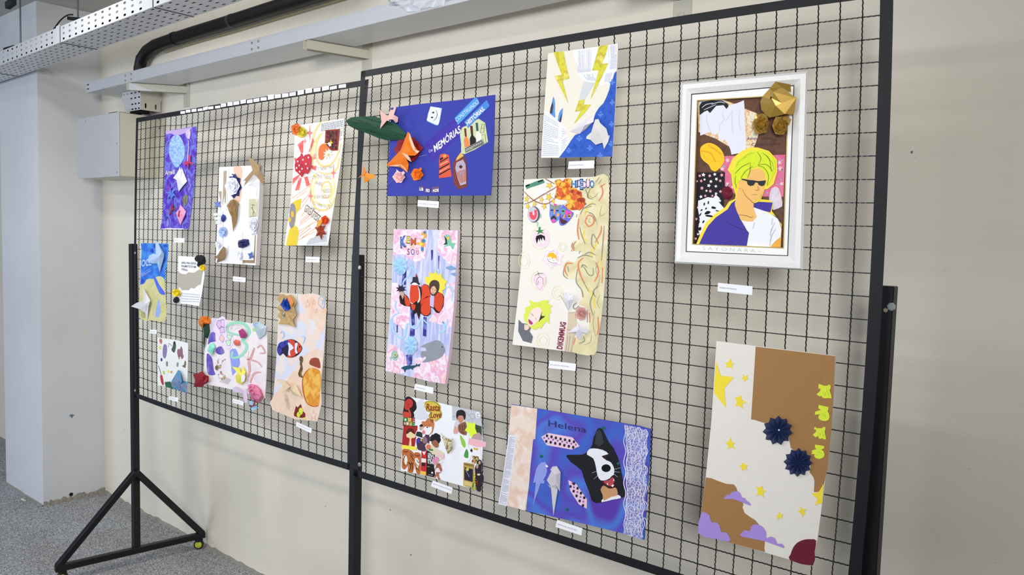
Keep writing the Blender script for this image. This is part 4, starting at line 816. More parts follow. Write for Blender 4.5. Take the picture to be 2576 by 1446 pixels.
a.piece('letter_u', [(298, 755), (350, 735), (352, 790), (375, 815), (398, 790), (388, 715), (435, 700), (440, 800), (415, 870), (375, 890), (330, 870), (303, 815)], mat('EE5263'), 3.8, parent=bd)
def mask(name, out, base, spots, eyes, mouth, mm, nose):
    o = a.piece(name, out, base, 3.2, sm=3)
    for q, c in spots: a.piece('colour_patch', q, mat(c), 3.9, sm=3, parent=o)
    for e in eyes: a.piece('eye_hole', a.ell(*e, 12), mat('3A2636'), 4.6, parent=o)
    a.piece('mouth', mouth, mat(mm), 4.6, sm=3, parent=o); a.piece('nose', nose, mat('EF9A5A'), 4.6, parent=o)
mask('theatre_mask', [(670, 570), (700, 640), (780, 660), (850, 620), (885, 620), (870, 740), (850, 850), (790, 920), (730, 945), (690, 900), (665, 780), (672, 690)], mat('6F8FDC'),
     [([(690, 600), (760, 640), (850, 620), (830, 690), (700, 680)], '8E9A86'), ([(735, 600), (800, 605), (775, 650)], 'D95FA8'), ([(690, 905), (740, 880), (775, 905), (745, 940)], 'EE4FB8'), ([(800, 780), (845, 770), (835, 830), (800, 825)], 'F0A860')],
     [(710, 712, 26, 12), (808, 722, 26, 12)], [(695, 850), (745, 805), (790, 860), (780, 885), (740, 860), (700, 885)], '4A2A3A', [(755, 680), (775, 700), (768, 770), (745, 790), (745, 720)])
mask('theatre_mask', [(905, 620), (950, 640), (1010, 700), (1100, 760), (1080, 830), (1010, 920), (940, 980), (870, 990), (840, 930), (850, 830), (870, 740)], mat('6A6FD8'),
     [([(960, 720), (1020, 730), (1080, 760), (1000, 800), (950, 780)], 'EE4FB8'), ([(880, 700), (920, 680), (960, 720), (930, 790), (880, 790)], '6FA89A'), ([(1000, 770), (1060, 770), (1050, 850), (990, 840)], 'D9A870'), ([(850, 840), (900, 850), (850, 920)], '4A6AE0')],
     [(915, 730, 26, 14), (1020, 820, 28, 13)], [(860, 840), (900, 880), (985, 910), (940, 960), (890, 960), (862, 900)], '5A2A3A', [(930, 800), (955, 780), (945, 860), (905, 860)])
tm = a.piece('tomato_card', a.ell(505, 1225, 162, 180, 28), mat('F7F2F6'), 2.2); a.piece('tomato_drawing', a.ell(508, 1225, 150, 165, 28), mat('F4D6E0'), 2.8, parent=tm)
a.piece('tomato_leaf', [(400, 1085), (465, 1080), (470, 1020), (500, 1015), (505, 1075), (575, 1065), (525, 1100), (570, 1135), (495, 1120), (445, 1165), (465, 1110)], mat('3F8A4E'), 3.6, parent=tm)
a.piece('face', a.ell(505, 1265, 75, 68, 18), mat('F7E9EC'), 3.6, parent=tm)
a.piece('dark_hair', [(415, 1230), (430, 1180), (510, 1155), (580, 1185), (585, 1270), (560, 1240), (545, 1200), (525, 1275), (505, 1215), (485, 1285), (470, 1220), (440, 1320), (425, 1280)], K, 4.2, parent=tm)
a.stroke('ink_lines', [[(470, 1285), (500, 1290)], [(535, 1280), (560, 1275)], [(500, 1315), (530, 1308)]], 5, K, 4.6, parent=tm)
a.pieces('ticket_stub', [[(225, 265), (330, 225), (440, 180), (550, 150), (580, 210), (450, 260), (320, 300), (250, 330)]], mat('4F8E78'), 1.8); a.pieces('ticket_print', [[(230, 262), (300, 235), (308, 262), (238, 292)], [(455, 185), (545, 155), (552, 180), (462, 212)]], K, 2.4)
a.piece('pale_slip', [(470, 370), (590, 320), (625, 385), (490, 440)], mat('E9E8F3'), 1.8)
a.stroke('green_scribble', [[(410, 920), (450, 960), (440, 1010)], [(480, 780), (510, 800), (500, 860)], [(430, 930), (470, 950)]], 20, mat('9CC8A8'), 2, sm=3)
a.z = (1290, 620, 5.165)
sf = a.piece('starburst_card', [(355, 180), (400, 130), (425, 30), (490, 55), (575, 10), (585, 75), (665, 100), (630, 165), (640, 245), (560, 240), (490, 295), (450, 245), (405, 240), (410, 195)], mat('F6F0F6'), 2.2)
a.stroke('pink_outline', [[(375, 178), (410, 135), (437, 45), (490, 70), (565, 30), (575, 88), (650, 110), (615, 165), (625, 235), (555, 228), (490, 278), (458, 232), (415, 228), (420, 190), (375, 178)], [(430, 160), (470, 75), (540, 60), (590, 130), (570, 220), (500, 240), (440, 200), (430, 160)]], 5, mat('E79CC4'), 3, sm=2, parent=sf)
a.piece('face', a.ell(512, 165, 66, 58, 18), mat('FBF2F2'), 3, parent=sf); a.piece('yellow_hair', [(445, 130), (470, 85), (520, 75), (565, 110), (578, 190), (560, 160), (535, 145), (510, 165), (495, 130), (460, 140)], mat('F4B92E'), 3.6, parent=sf)
a.stroke('ink_lines', [[(450, 150), (462, 185), (510, 215), (565, 212)], [(472, 160), (492, 168)], [(515, 182), (540, 182)]], 5, K, 4, sm=3, parent=sf)
sb = a.piece('strawberry_card', [(330, 322), (420, 340), (435, 400), (425, 480), (380, 560), (350, 572), (300, 520), (268, 440), (272, 375)], mat('F7F2F6'), 2.2, sm=2)
a.piece('strawberry_drawing', [(320, 345), (400, 345), (425, 400), (415, 470), (370, 545), (345, 560), (300, 500), (278, 440), (282, 385)], mat('F6DCE4'), 2.8, sm=2, parent=sb)
a.stroke('strawberry_leaf', [[(285, 378), (335, 350), (395, 350)], [(325, 322), (345, 385)]], 9, mat('4F8A5A'), 3.5, parent=sb); a.stroke('ink_lines', [[(310, 500), (312, 430), (350, 395), (392, 420), (390, 490)], [(335, 440), (325, 500)], [(350, 470), (358, 475)]], 5, mat('4A2E5A'), 3.6, sm=3, parent=sb)
a.stroke('pink_outline', [[(320, 345), (400, 345), (425, 400), (415, 470), (370, 545), (345, 560), (300, 500), (278, 440), (282, 385), (320, 345)]], 4, mat('E06A8A'), 3.4, sm=3, parent=sb)
cp = a.piece('blond_cutout', [(215, 690), (270, 725), (335, 720), (400, 695), (470, 700), (450, 740), (515, 770), (480, 800), (500, 860), (470, 870), (472, 1005), (430, 970), (360, 1070), (330, 1050), (285, 1085), (240, 1060), (205, 1030), (150, 960), (140, 880), (165, 860), (160, 795), (230, 765)], mat('DCE55A', 0.85, var=.06, scale=40), 3, label='yellow hair cut-out of a laughing person')
a.piece('face', [(205, 900), (250, 820), (330, 790), (375, 830), (350, 930), (330, 960), (265, 1020), (210, 1025), (195, 960)], mat('F4DDD6'), 3.7, sm=2, parent=cp)
a.piece('open_mouth', [(205, 940), (262, 995), (235, 1015), (208, 990)], mat('B4407E'), 4.3, sm=2, parent=cp)
a.stroke('ink_lines', [[(228, 868), (250, 880), (268, 905)], [(290, 925), (310, 950)]], 5, mat('5A4A4A'), 4.4, sm=3, parent=cp); a.piece('dark_streak', [(375, 850), (370, 900), (420, 905), (350, 960), (335, 980), (355, 915)], mat('3B3A2C'), 4.3, parent=cp)
a.piece('grey_jacket', [(75, 950), (120, 995), (160, 1000), (190, 1010), (240, 1050), (215, 1100), (260, 1170), (240, 1255), (130, 1225), (70, 1100)], mat('6F7078', 0.85, var=.1, scale=60), 2.5, parent=cp); a.piece('neck', [(150, 1010), (200, 1020), (215, 1060), (180, 1090), (150, 1080)], mat('EFCFC0'), 3.1, parent=cp)
a.text('lettering', 'DIKEMMUG', (640, 1338), (690, 985), (-72, -12), mat('B0304A'), 3, bold=.03); a.text('lettering', 'DIKEMMUG', (634, 1330), (682, 992), (-58, -10), mat('2B3F57'), 3.5, bold=-.005)
col_ = a.piece('paper_column', [(715, 855), (805, 850), (830, 1000), (800, 1180), (765, 1370), (700, 1365), (665, 1350), (700, 1085), (715, 980)], mat('D6C4AA', 0.85, var=.08, scale=30), 2.6)
a.stroke('column_flutes', [[(715, 1165), (690, 1360)], [(745, 1160), (720, 1362)], [(790, 1160), (755, 1368)], [(722, 858), (808, 852)], [(705, 1080), (790, 1085)]], 6, mat('8F7F68'), 3.4, parent=col_)
PW = mat('ECE9F6', 0.7)
a.fold('white_paper_flower', [(662, 600, 4), (710, 590, 14), (740, 640, 20), (800, 610, 10), (785, 690, 14), (725, 850, 3), (690, 720, 16), (655, 650, 6), (725, 700, 26)], [(0, 1, 8), (1, 2, 8), (2, 3, 8), (3, 4, 8), (4, 5, 8), (5, 6, 8), (6, 7, 8), (7, 0, 8)], PW)
a.rose('pink_paper_rose', 885, 868, 78, 88, mat('D9A79E', 0.7), 20, 3, 4, 7)
a.fold('white_paper_flower', [(835, 965, 5), (890, 1050, 18), (1000, 1080, 6), (960, 1130, 10), (905, 1110, 22), (880, 1215, 5), (835, 1180, 10), (820, 1110, 22), (715, 1120, 4), (760, 1080, 12), (830, 1030, 18), (860, 1080, 30)], [(i, (i + 1) % 11, 11) for i in range(11)], PW)
a.stroke('twig', [[(595, 635), (625, 650), (680, 745), (720, 830)]], 6, mat('A39C86'), 3, sm=4)
# ---- lightning collage
a = Art(PR, (1340, 90, 4.131), 'lightning_collage', 'cream collage with yellow lightning bolts, torn book pages and a blue patterned corner',
        [(160, 182), (520, 135), (886, 80), (875, 365), (850, 800), (823, 1252), (270, 1268), (88, 1268), (118, 780)], mat('ECE5D6', 0.85, var=.02, scale=25), 'collage', t=0.004)
PG = mat('F1F0F6', 0.85)
a.piece('book_page', [(415, 148), (520, 135), (886, 82), (873, 365), (840, 400), (800, 510), (760, 500), (715, 525), (680, 490), (600, 485), (540, 470), (500, 445), (480, 405), (457, 405), (460, 340), (440, 260)], PG, 1)
a.piece('book_page', [(118, 780), (180, 805), (230, 845), (280, 900), (330, 945), (355, 1000), (375, 1060), (385, 1110), (330, 1190), (272, 1266), (88, 1267), (100, 1050)], PG, 1)
for q, n, sd in (([(440, 160), (610, 135), (605, 370), (465, 385)], 22, 1), ([(780, 105), (875, 92), (868, 340), (800, 350)], 12, 2), ([(520, 400), (640, 395), (660, 470), (560, 460)], 8, 3), ([(760, 390), (830, 380), (800, 480), (740, 480)], 8, 4)):
    lines_of_print(a, 'printed_lines', [q[3], q[0], q[1], q[2]], n, mat('A9AAB8'), 2, sd, .35)
lines_of_print(a, 'printed_lines', [(125, 815), (265, 905), (270, 1245), (98, 1250)], 22, mat('A9B2C6'), 2, 5, .35); lines_of_print(a, 'printed_lines', [(305, 950), (345, 990), (375, 1110), (295, 1210)], 10, mat('B4B6C2'), 2, 6, .35)
a.piece('blue_patterned_paper', [(872, 365), (850, 385), (835, 440), (810, 490), (795, 560), (765, 640), (735, 700), (690, 745), (655, 800), (620, 900), (560, 965), (500, 1010), (440, 1030), (400, 1085), (340, 1180), (272, 1266), (825, 1252), (852, 800)], wash(['2C4FAE', '3A62C4', '3055B4'], 60), 1.6)
fl = lambda x, y: [a.ell(x, y - 17, 12, 13, 8), a.ell(x - 17, y + 5, 13, 11, 8), a.ell(x + 17, y + 3, 13, 11, 8), a.ell(x, y + 19, 11, 13, 8), a.ell(x, y, 9, 10, 8)]
a.pieces('pale_blue_motifs', sum([fl(x, y) for x, y in ((705, 815), (485, 1065), (595, 1165), (375, 1190), (828, 690), (820, 915), (828, 480), (815, 1120), (700, 1240))], []), mat('5A86DC'), 2.4)
YL = wash(['D2C832', 'DCD84E', 'C9B437', 'E6DF74'], 30, lo=.35, hi=.65)
for q in ([(215, 170), (318, 163), (345, 300), (380, 443), (308, 462), (322, 520), (368, 700), (300, 560), (228, 418), (300, 405)],
          [(690, 105), (782, 95), (760, 190), (720, 290), (785, 285), (725, 415), (600, 660), (640, 520), (685, 360), (617, 360)],
          [(480, 672), (540, 662), (525, 716), (604, 713), (540, 800), (430, 912), (500, 775), (440, 790)]):
    a.piece('lightning_bolt', q, YL, 2.2)
a.piece('grey_wash', [(530, 475), (640, 490), (600, 560), (540, 665), (480, 672), (505, 560)], mat('D3D6D6'), 1.3)
for q in ([(215, 633), (230, 700), (228, 780), (232, 850), (205, 830), (178, 805), (185, 760), (200, 690)], [(310, 752), (308, 800), (300, 850), (292, 890), (270, 890), (262, 870), (275, 800)]):
    o = a.piece('blue_tentacle', q, mat('5C97DA'), 2.2, sm=2)
a.pieces('dotted_underside', [[(205, 690), (213, 720), (203, 810), (178, 800), (185, 745)], [(305, 800), (300, 850), (290, 898), (275, 892), (285, 850)]], mat('4A3A4E', var=.9, scale=400), 2.8)
a.fold('paper_boat', [(388, 993, 2), (500, 900, 14), (645, 810, 8), (630, 895, 10), (490, 1018, 4), (540, 930, 20)], [(0, 1, 5), (1, 2, 5), (2, 3, 5), (3, 4, 5), (4, 0, 5)], mat('E9E2EA', 0.6))
a.fold('crumpled_paper', [(652, 868, 6), (685, 866, 10), (700, 905, 16), (765, 965, 8), (785, 1035, 8), (802, 1035, 4), (785, 1100, 4), (742, 1175, 3), (725, 1110, 10), (655, 1133, 5), (600, 1080, 6), (557, 1070, 3), (560, 1045, 3), (610, 1000, 10), (630, 930, 12), (690, 1000, 24), (640, 1050, 14)],
       [(0, 1, 2), (0, 2, 14), (2, 3, 15), (2, 15, 14), (14, 15, 13), (3, 4, 15), (4, 5, 6), (4, 6, 8), (4, 8, 15), (6, 7, 8), (8, 9, 15), (9, 16, 15), (9, 10, 16), (10, 11, 12), (10, 12, 13), (10, 13, 16), (13, 15, 16)], mat('E4E0DC', 0.65))
a.pieces('pinhole', [a.ell(866, 206, 3.5, 3.5, 8)], mat('6A5A7A'), 2)
# ---- blue "memories" collage
BLU = mat('3A41A3', 0.8, var=.06, scale=20)
a = Art(PR, (860, 220, 4.665), 'memories_collage', 'royal blue landscape collage with white lettering, paper roses and an orange butterfly',
        [(578, 238), (900, 195), (1350, 148), (1797, 85), (1785, 600), (1748, 1266), (530, 1275), (548, 950), (560, 640)], BLU, t=0.002)
a.piece('pale_blue_card', [(1045, 222), (1175, 243), (1150, 380), (1128, 445), (1095, 440), (1000, 395), (1010, 310)], mat('9FC6EA'), 1); cd_ = a.piece('smiley_card', [(1040, 222), (1150, 240), (1165, 255), (1140, 420), (1120, 440), (995, 385), (1015, 300)], mat('E3E6F2'), 2)
for e in ([(1060, 285), (1083, 286), (1080, 303), (1060, 302)], [(1047, 342), (1070, 344), (1068, 360), (1046, 358)]): a.piece('eye_mark', e, K, 3, parent=cd_)
a.stroke('smile_mark', [[(1105, 270), (1118, 310), (1105, 360), (1072, 392)]], 5, K, 3, sm=4, parent=cd_)
a.piece('violet_strip', [(970, 660), (1320, 370), (1400, 410), (1420, 525), (1052, 868), (1020, 820), (1000, 730)], wash(['3F35A0', '4A3AA8', '3B2F95'], 8), 1)
a.text('lettering', 'Crie', (1022, 765), (1065, 745), (-4, -32), W_, 2.4); a.text('lettering', 'MEMÓRIAS', (1088, 760), (1398, 520), (-14, -78), W_, 2.4, bold=.02); a.stroke('underline', [[(1135, 720), (1160, 712), (1172, 700)]], 8, W_, 2.4)
s1 = a.piece('cut_strip', [(1322, 358), (1565, 115), (1590, 130), (1617, 185), (1360, 440), (1345, 400)], mat('4F9BE0'), 2); a.text('lettering', 'CONSTRUINDO', (1345, 408), (1608, 182), (-16, -42), mat('D9ECFA'), 3, parent=s1)
s2 = a.piece('cut_strip', [(1435, 405), (1700, 145), (1735, 215), (1480, 475), (1462, 440)], mat('4A86DC'), 2.6); a.text('lettering', 'HISTÓRIAS.', (1475, 448), (1680, 258), (-22, -42), W_, 3.4, bold=.03, parent=s2)
bt = a.piece('bottle_picture', [(1410, 470), (1465, 445), (1605, 365), (1680, 415), (1700, 540), (1715, 640), (1560, 730), (1440, 782), (1400, 775), (1400, 660), (1385, 550)], mat('CBD3A6'), 1.6)
for q, c, c2 in (([(1438, 480), (1452, 480), (1462, 575), (1490, 610), (1500, 690), (1440, 705), (1430, 620), (1445, 580)], 'E58A4E', '7A2430'), ([(1508, 450), (1528, 450), (1540, 560), (1572, 600), (1575, 665), (1505, 690), (1500, 600), (1518, 560)], '1E1A20', '5A1F2C'), ([(1572, 415), (1590, 412), (1600, 510), (1632, 550), (1640, 650), (1580, 660), (1572, 560), (1582, 515)], 'E6E6E0', '2F5F70')):
    o = a.piece('printed_bottle', q, mat(c), 2.3, parent=bt); x, y = q[0]; a.piece('bottle_cap', [(x - 4, y), (q[1][0] + 4, q[1][1]), (q[1][0] + 12, y + 95), (x + 6, y + 97)], mat(c2), 3, parent=bt)
a.piece('dark_band', [(1440, 715), (1640, 610), (1665, 665), (1450, 765)], mat('6E7070'), 3.3, parent=bt); lines_of_print(a, 'printed_lines', [(1450, 725), (1640, 635), (1650, 665), (1458, 752)], 2, mat('C9CCB8'), 6.5, 3)
a.stroke('line_drawing', [[(1625, 530), (1645, 430), (1672, 425), (1665, 530), (1625, 530)], [(1630, 480), (1668, 478)], [(1640, 560), (1680, 550), (1690, 640)], [(1650, 600), (1670, 660), (1700, 640)]], 5, mat('3A3A36'), 2.5, parent=bt)
st_ = a.piece('striped_label', [(1155, 785), (1205, 775), (1255, 795), (1265, 870), (1288, 1045), (1140, 1065), (1142, 950), (1140, 850)], mat('D9593F'), 1.6)
a.pieces('dark_bars', [[(1150, 830), (1185, 815), (1185, 835), (1150, 860)], [(1150, 870), (1245, 815), (1248, 825), (1152, 882)], [(1142, 950), (1260, 885), (1262, 897), (1142, 966)], [(1142, 1015), (1270, 945), (1272, 957), (1142, 1030)]], K, 2.3, parent=st_)
a.pieces('pale_bars', [[(1150, 905), (1245, 855), (1247, 868), (1150, 918)], [(1145, 985), (1262, 920), (1262, 930), (1145, 998)]], mat('F2A488'), 2.3, parent=st_); a.piece('orange_patch', [(1180, 790), (1225, 785), (1222, 815), (1190, 820)], mat('E99A50'), 2.3, parent=st_)
gl = a.piece('glass_picture', [(1300, 895), (1340, 830), (1393, 762), (1440, 810), (1465, 890), (1470, 1165), (1368, 1197), (1312, 1130)], mat('7A3B38'), 1.6); a.piece('yellow_corner', [(1345, 830), (1393, 762), (1432, 800), (1340, 862)], mat('DDB45E'), 2.3, parent=gl)
a.piece('glass', [(1330, 940), (1345, 880), (1420, 845), (1450, 900), (1455, 1000), (1458, 1130), (1390, 1150), (1355, 1050)], mat('B9A6B4', 0.4), 2.5, parent=gl); a.piece('drink', [(1345, 990), (1450, 960), (1455, 1100), (1392, 1125), (1360, 1050)], mat('B9796E'), 3, parent=gl)
a.piece('coffee_heart', a.star(1395, 930, 24, 24, 4, .7), mat('4A241E'), 3.2, parent=gl); a.stroke('glass_lines', [[(1332, 940), (1390, 895), (1448, 910)], [(1345, 985), (1400, 1000), (1452, 975)], [(1385, 1000), (1400, 1130)], [(1420, 1000), (1430, 1120)]], 5, mat('8FB8E4'), 3.6, sm=3, parent=gl)
for t_, q in (('LIB', [(905, 1165), (945, 1155), (962, 1172), (948, 1218), (900, 1205)]), ('ERD', [(980, 1180), (1035, 1178), (1032, 1238), (973, 1228)]), ('ADE', [(1058, 1172), (1142, 1158), (1138, 1232), (1055, 1238)])):
    o = a.piece('word_scrap', q, mat('6A5470'), 2); x0, x1 = q[0][0] + 6, q[1][0] + (12 if t_ == 'LIB' else -4); a.text('lettering', t_, (x0, q[0][1] + 42 if t_ != 'ADE' else 1225), (x1, q[0][1] + (46 if t_ != 'ADE' else 48)), (0, -32), W_, 2.8, bold=.03, parent=o)
GR = mat('1D4A33', 0.6)
V = [(45, 390, 6), (110, 350, 14), (235, 338, 20), (390, 340, 24), (520, 385, 22), (640, 430, 18), (755, 540, 10), (720, 612, 8), (520, 620, 12), (420, 590, 14), (300, 540, 16), (170, 495, 14), (85, 450, 8)]
mid = [(150, 405, 22), (270, 430, 27), (400, 460, 28), (520, 500, 26), (640, 545, 20)]
a.fold('paper_leaf', V + mid, [(0, 1, 13), (1, 2, 13), (2, 14, 13), (2, 3, 14), (3, 15, 14), (3, 4, 15), (4, 16, 15), (4, 5, 16), (5, 17, 16), (5, 6, 17), (6, 7, 17), (7, 8, 17), (8, 16, 17), (8, 9, 16), (9, 15, 16), (9, 10, 15), (10, 14, 15), (10, 11, 14), (11, 13, 14), (11, 12, 13), (12, 0, 13)], GR)
a.stroke('leaf_pleats', [[(60, 400), (300, 430), (740, 560)], [(130, 365), (330, 430), (560, 480)], [(240, 345), (420, 400), (600, 440)], [(120, 465), (330, 500), (520, 600)], [(220, 505), (420, 530), (640, 605)]], 5, mat('12301F'), 46, sm=3)
a.rose('crimson_rose', 775, 725, 160, 165, mat('8A1C26', 0.55), 22, 8, 3, 6)
V = [(772, 520, 22), (800, 545, 20), (850, 680, 18), (905, 760, 12), (858, 800, 22), (800, 730, 34), (700, 765, 36), (760, 640, 34), (690, 735, 30), (528, 905, 14), (545, 925, 12), (680, 930, 20), (770, 1000, 10), (785, 900, 20), (815, 870, 22), (740, 800, 36), (725, 830, 34)]
bf = a.fold('orange_butterfly', V, [(0, 1, 7), (1, 2, 7), (2, 5, 7), (2, 3, 4), (2, 4, 5), (0, 7, 8), (7, 6, 8), (7, 5, 6), (8, 6, 9), (6, 16, 9), (9, 16, 10), (16, 11, 10), (16, 13, 11), (13, 12, 11), (6, 5, 15), (6, 15, 16), (15, 13, 16), (5, 4, 15)], mat('EE7A1C', 0.55))
a.fold('pale_edge', [(790, 530, 26), (815, 600, 26), (850, 690, 24), (862, 735, 22), (910, 745, 16), (885, 775, 20), (835, 730, 28), (815, 680, 30), (790, 600, 28)], [(0, 1, 8), (1, 7, 8), (1, 2, 7), (2, 6, 7), (2, 3, 6), (3, 5, 6), (3, 4, 5)], mat('F3CDB6', 0.7), parent=bf)
a.fold('pale_edge', [(545, 920, 18), (640, 905, 22), (700, 905, 24), (750, 950, 20), (768, 998, 14), (720, 940, 18), (620, 925, 18)], [(0, 1, 6), (1, 2, 6), (2, 5, 6), (2, 3, 5), (3, 4, 5)], mat('F3CDB6', 0.7), parent=bf)
a.fold('pale_edge', [(705, 765, 38), (770, 790, 40), (800, 830, 34), (818, 875, 24), (775, 850, 32)], [(0, 1, 4), (1, 2, 4), (2, 3, 4)], mat('F3CDB6', 0.7), parent=bf)
PK = mat('F0BDB4', 0.65)
a.fold('pink_butterfly', [(445, 260, 30), (500, 300, 36), (545, 345, 40), (565, 265, 34), (600, 262, 36), (620, 205, 26), (637, 240, 28), (610, 320, 40), (660, 350, 26), (655, 405, 22), (630, 415, 24), (600, 375, 38), (540, 375, 44), (445, 488, 26), (465, 400, 30)],
       [(0, 1, 2), (0, 2, 14), (1, 2, 0), (2, 3, 7), (3, 4, 7), (4, 5, 6), (4, 6, 7), (2, 7, 12), (7, 11, 12), (7, 8, 11), (8, 9, 11), (9, 10, 11), (12, 13, 14), (2, 12, 14)], PK)
a.rose('pink_paper_rose', 668, 1050, 70, 72, mat('EFB9BC', 0.65), 16, 5, 3, 6); a.rose('orange_paper_rose', 880, 1020, 72, 76, mat('EC7A1E', 0.55), 18, 6, 3, 6)
a.fold('bud_tip', [(640, 1000, 10), (640, 958, 6), (670, 985, 12), (700, 1000, 14), (720, 978, 6), (742, 1000, 6), (715, 1035, 14)], [(0, 1, 2), (0, 2, 3), (3, 4, 5), (3, 5, 6)], mat('F3CDD0', 0.65)); a.fold('bud_tip', [(900, 960, 14), (930, 935, 6), (938, 965, 10), (915, 985, 16)], [(0, 1, 3), (1, 2, 3)], mat('EC7A1E', 0.55))
a.stroke('thread', [[(335, 1130), (400, 1155), (470, 1172), (540, 1140), (600, 1075)]], 3, mat('8A8A90'), 6, sm=4); a.stroke('thread', [[(895, 815), (950, 800), (998, 788)]], 3, mat('9FB4E0'), 3)
b2 = Art(PR, (860, 220, 4.665), 'paper_butterfly', 'small orange folded paper butterfly hanging on the middle post, left of the blue collage', [(262, 1020), (285, 990), (300, 1020), (280, 1050)], mat('EE8322', 0.55), 'paper butterfly', h0=0.008, t=0.002, group=None)
b2.fold('wing', [(192, 1062, 4), (240, 1015, 10), (248, 918, 5), (285, 990, 12), (262, 1030, 16)], [(0, 1, 4), (1, 2, 3), (1, 3, 4)], mat('EE8322', 0.55)); b2.fold('wing', [(285, 1000, 12), (395, 1028, 5), (378, 1070, 6), (325, 1072, 12), (320, 1100, 6), (258, 1112, 5), (265, 1030, 14)], [(0, 1, 3), (1, 2, 3), (0, 3, 6), (3, 4, 5), (3, 5, 6)], mat('F0912E', 0.55))
# ---- fish collage
y2 = 1380
def Q(l): return [(x, y + y2) for x, y in l]
a = Art(PR, (960, 570, 6.571), 'fish_collage', 'pink and blue painted canvas with orange clownfish cut-outs and pale blue paper flowers',
        [(203, 38), (720, 50), (1262, 62), (1245, 480), (1220, 900), (1195, 1270)] + Q([(1185, 10), (1160, 290), (1110, 780), (1050, 1222), (800, 1178), (600, 1130), (380, 1080), (62, 1005), (80, 700), (130, 150)]) + [(150, 1300), (185, 400)], wash(['C9CCE6', 'DADAF0', 'A9B4E0', 'D3D2EA', 'B9BFE6'], 20, stretch=(1.6, 1, .25), lo=.3, hi=.7), t=0.012, edge=mat('E6C9D6', 0.85))
PKW = wash(['F1E6F2', 'EEC4D8', 'F3EAF6', 'E9A6C6', 'F2DCE8', 'F0BFB0'], 17, lo=.33, hi=.68, detail=3)
for q in ([(203, 40), (730, 52), (735, 330), (725, 520), (640, 560), (560, 590), (480, 540), (400, 500), (380, 460), (190, 470)], [(960, 60), (1260, 64), (1245, 480), (1225, 640), (1120, 620), (1020, 520), (930, 420), (925, 280)],
          [(175, 925), (260, 930), (330, 1180), (470, 1330), (460, 1480), (465, 1600), (380, 1710), (200, 1580), (140, 1500), (150, 1250)], [(1215, 920), (1195, 1260), (1190, 1400), (1150, 1660), (880, 1590), (780, 1560), (820, 1480), (1000, 1250), (1070, 1080), (1090, 950)]):
    a.piece('pink_painted_paper', q, PKW, 1)
for q in (Q([(130, 560), (230, 580), (360, 720), (410, 850), (420, 930), (370, 1040), (300, 1050), (65, 1000), (80, 700)]), Q([(560, 790), (740, 770), (1040, 710), (1105, 790), (1050, 1220), (780, 1175), (530, 1110), (540, 960)])):
    a.piece('pink_painted_paper', q, PKW, 1)
IN = wash(['4B4A9E', '2F2C7E', '7C82C8'], 40, lo=.35, hi=.6)
for q in ([(360, 700), (410, 700), (400, 960), (330, 960), (340, 820)], [(815, 385), (850, 385), (840, 540), (820, 560)], [(935, 480), (955, 480), (945, 690), (932, 700)], Q([(470, 300), (545, 300), (545, 420), (480, 460), (465, 420)]), Q([(400, 740), (510, 730), (500, 900), (420, 900)]), Q([(245, 240), (268, 240), (265, 370), (245, 370)]), Q([(690, 110), (745, 120), (735, 440), (680, 420)]), [(470, 1330), (540, 1380), (545, 1620), (500, 1640)]):
    a.piece('indigo_brush_mark', q, IN, 1.5)
SK = mat('A9D2F2', 0.75)
a.stroke('pale_blue_ribbon', [[(345, 1000), (365, 900), (440, 820), (470, 740), (485, 640), (520, 690), (590, 750)], [(920, 810), (935, 760), (945, 700)], [(1060, 1010), (1130, 1000), (1175, 1050), (1160, 1230)], [(240, 1230), (225, 1340), (280, 1420), (200, 1470), (165, 1560), (200, 1730), (300, 1840), (380, 1810), (430, 1600), (530, 1680), (600, 1640), (645, 1540), (700, 1550), (790, 1640)], Q([(1085, 150), (1075, 250), (1010, 190), (1045, 300), (1020, 350), (930, 375)])], 30, SK, 2, sm=4)
for ch, q, c in (('K', (315, 345, 405, 315, -6, -165), '4B83D0'), ('E', (412, 260, 462, 270, 8, -100), 'E5D84A'), ('M', (485, 295, 562, 290, 2, -95), 'E0603A'), ('S', (420, 465, 462, 465, 4, -105), '8A3A7A'), ('O', (480, 462, 545, 468, 0, -100), '7A5AA8'), ('U', (572, 465, 612, 462, 0, -75), 'B04A5A')):
    x0, yy0, x1, yy1, ux, uy = q
    a.text('letter_edge', ch, (x0 - 5, yy0 + 6), (x1 + 6, yy1 + 6), (ux, uy - 10), mat('F2F2F4') if ch in 'SOU' else mat('33363A'), 2.6, bold=.05); a.text('letter', ch, (x0, yy0), (x1, yy1), (ux, uy), mat(c), 3.2, bold=.02)
dg_ = a.piece('digit_two', [(650, 110), (700, 75), (735, 110), (735, 180), (680, 210), (665, 245), (720, 270), (690, 330), (690, 400), (665, 420), (655, 330), (620, 300), (565, 285), (600, 255), (650, 270), (640, 230), (700, 170), (700, 130), (665, 150)], mat('F2A93C'), 3, sm=2)
a.pieces('blue_scales', [a.star(710, 95, 30, 38, 6, .5), a.star(690, 235, 40, 40, 7, .6), a.star(670, 370, 30, 48, 6, .6)], mat('3E7FB4'), 3.8, parent=dg_); a.piece('yellow_belly', a.ell(650, 290, 26, 24), mat('EFE04A'), 4, parent=dg_)
MG = mat('7FC4A2', 0.8)
sh = a.piece('green_drawn_fish', [(1085, 125), (1130, 160), (1155, 270), (1220, 270), (1170, 375), (1130, 310), (1020, 335), (1080, 280), (1060, 230), (1040, 150)], MG, 3); a.piece('open_jaw', [(1022, 145), (1075, 200), (1085, 290), (1015, 300), (1055, 260), (1045, 190)], mat('1D3A3A'), 3.7, parent=sh); a.piece('eye', a.ell(1095, 192, 18, 25, 12), mat('F1C24A'), 3.8, parent=sh)
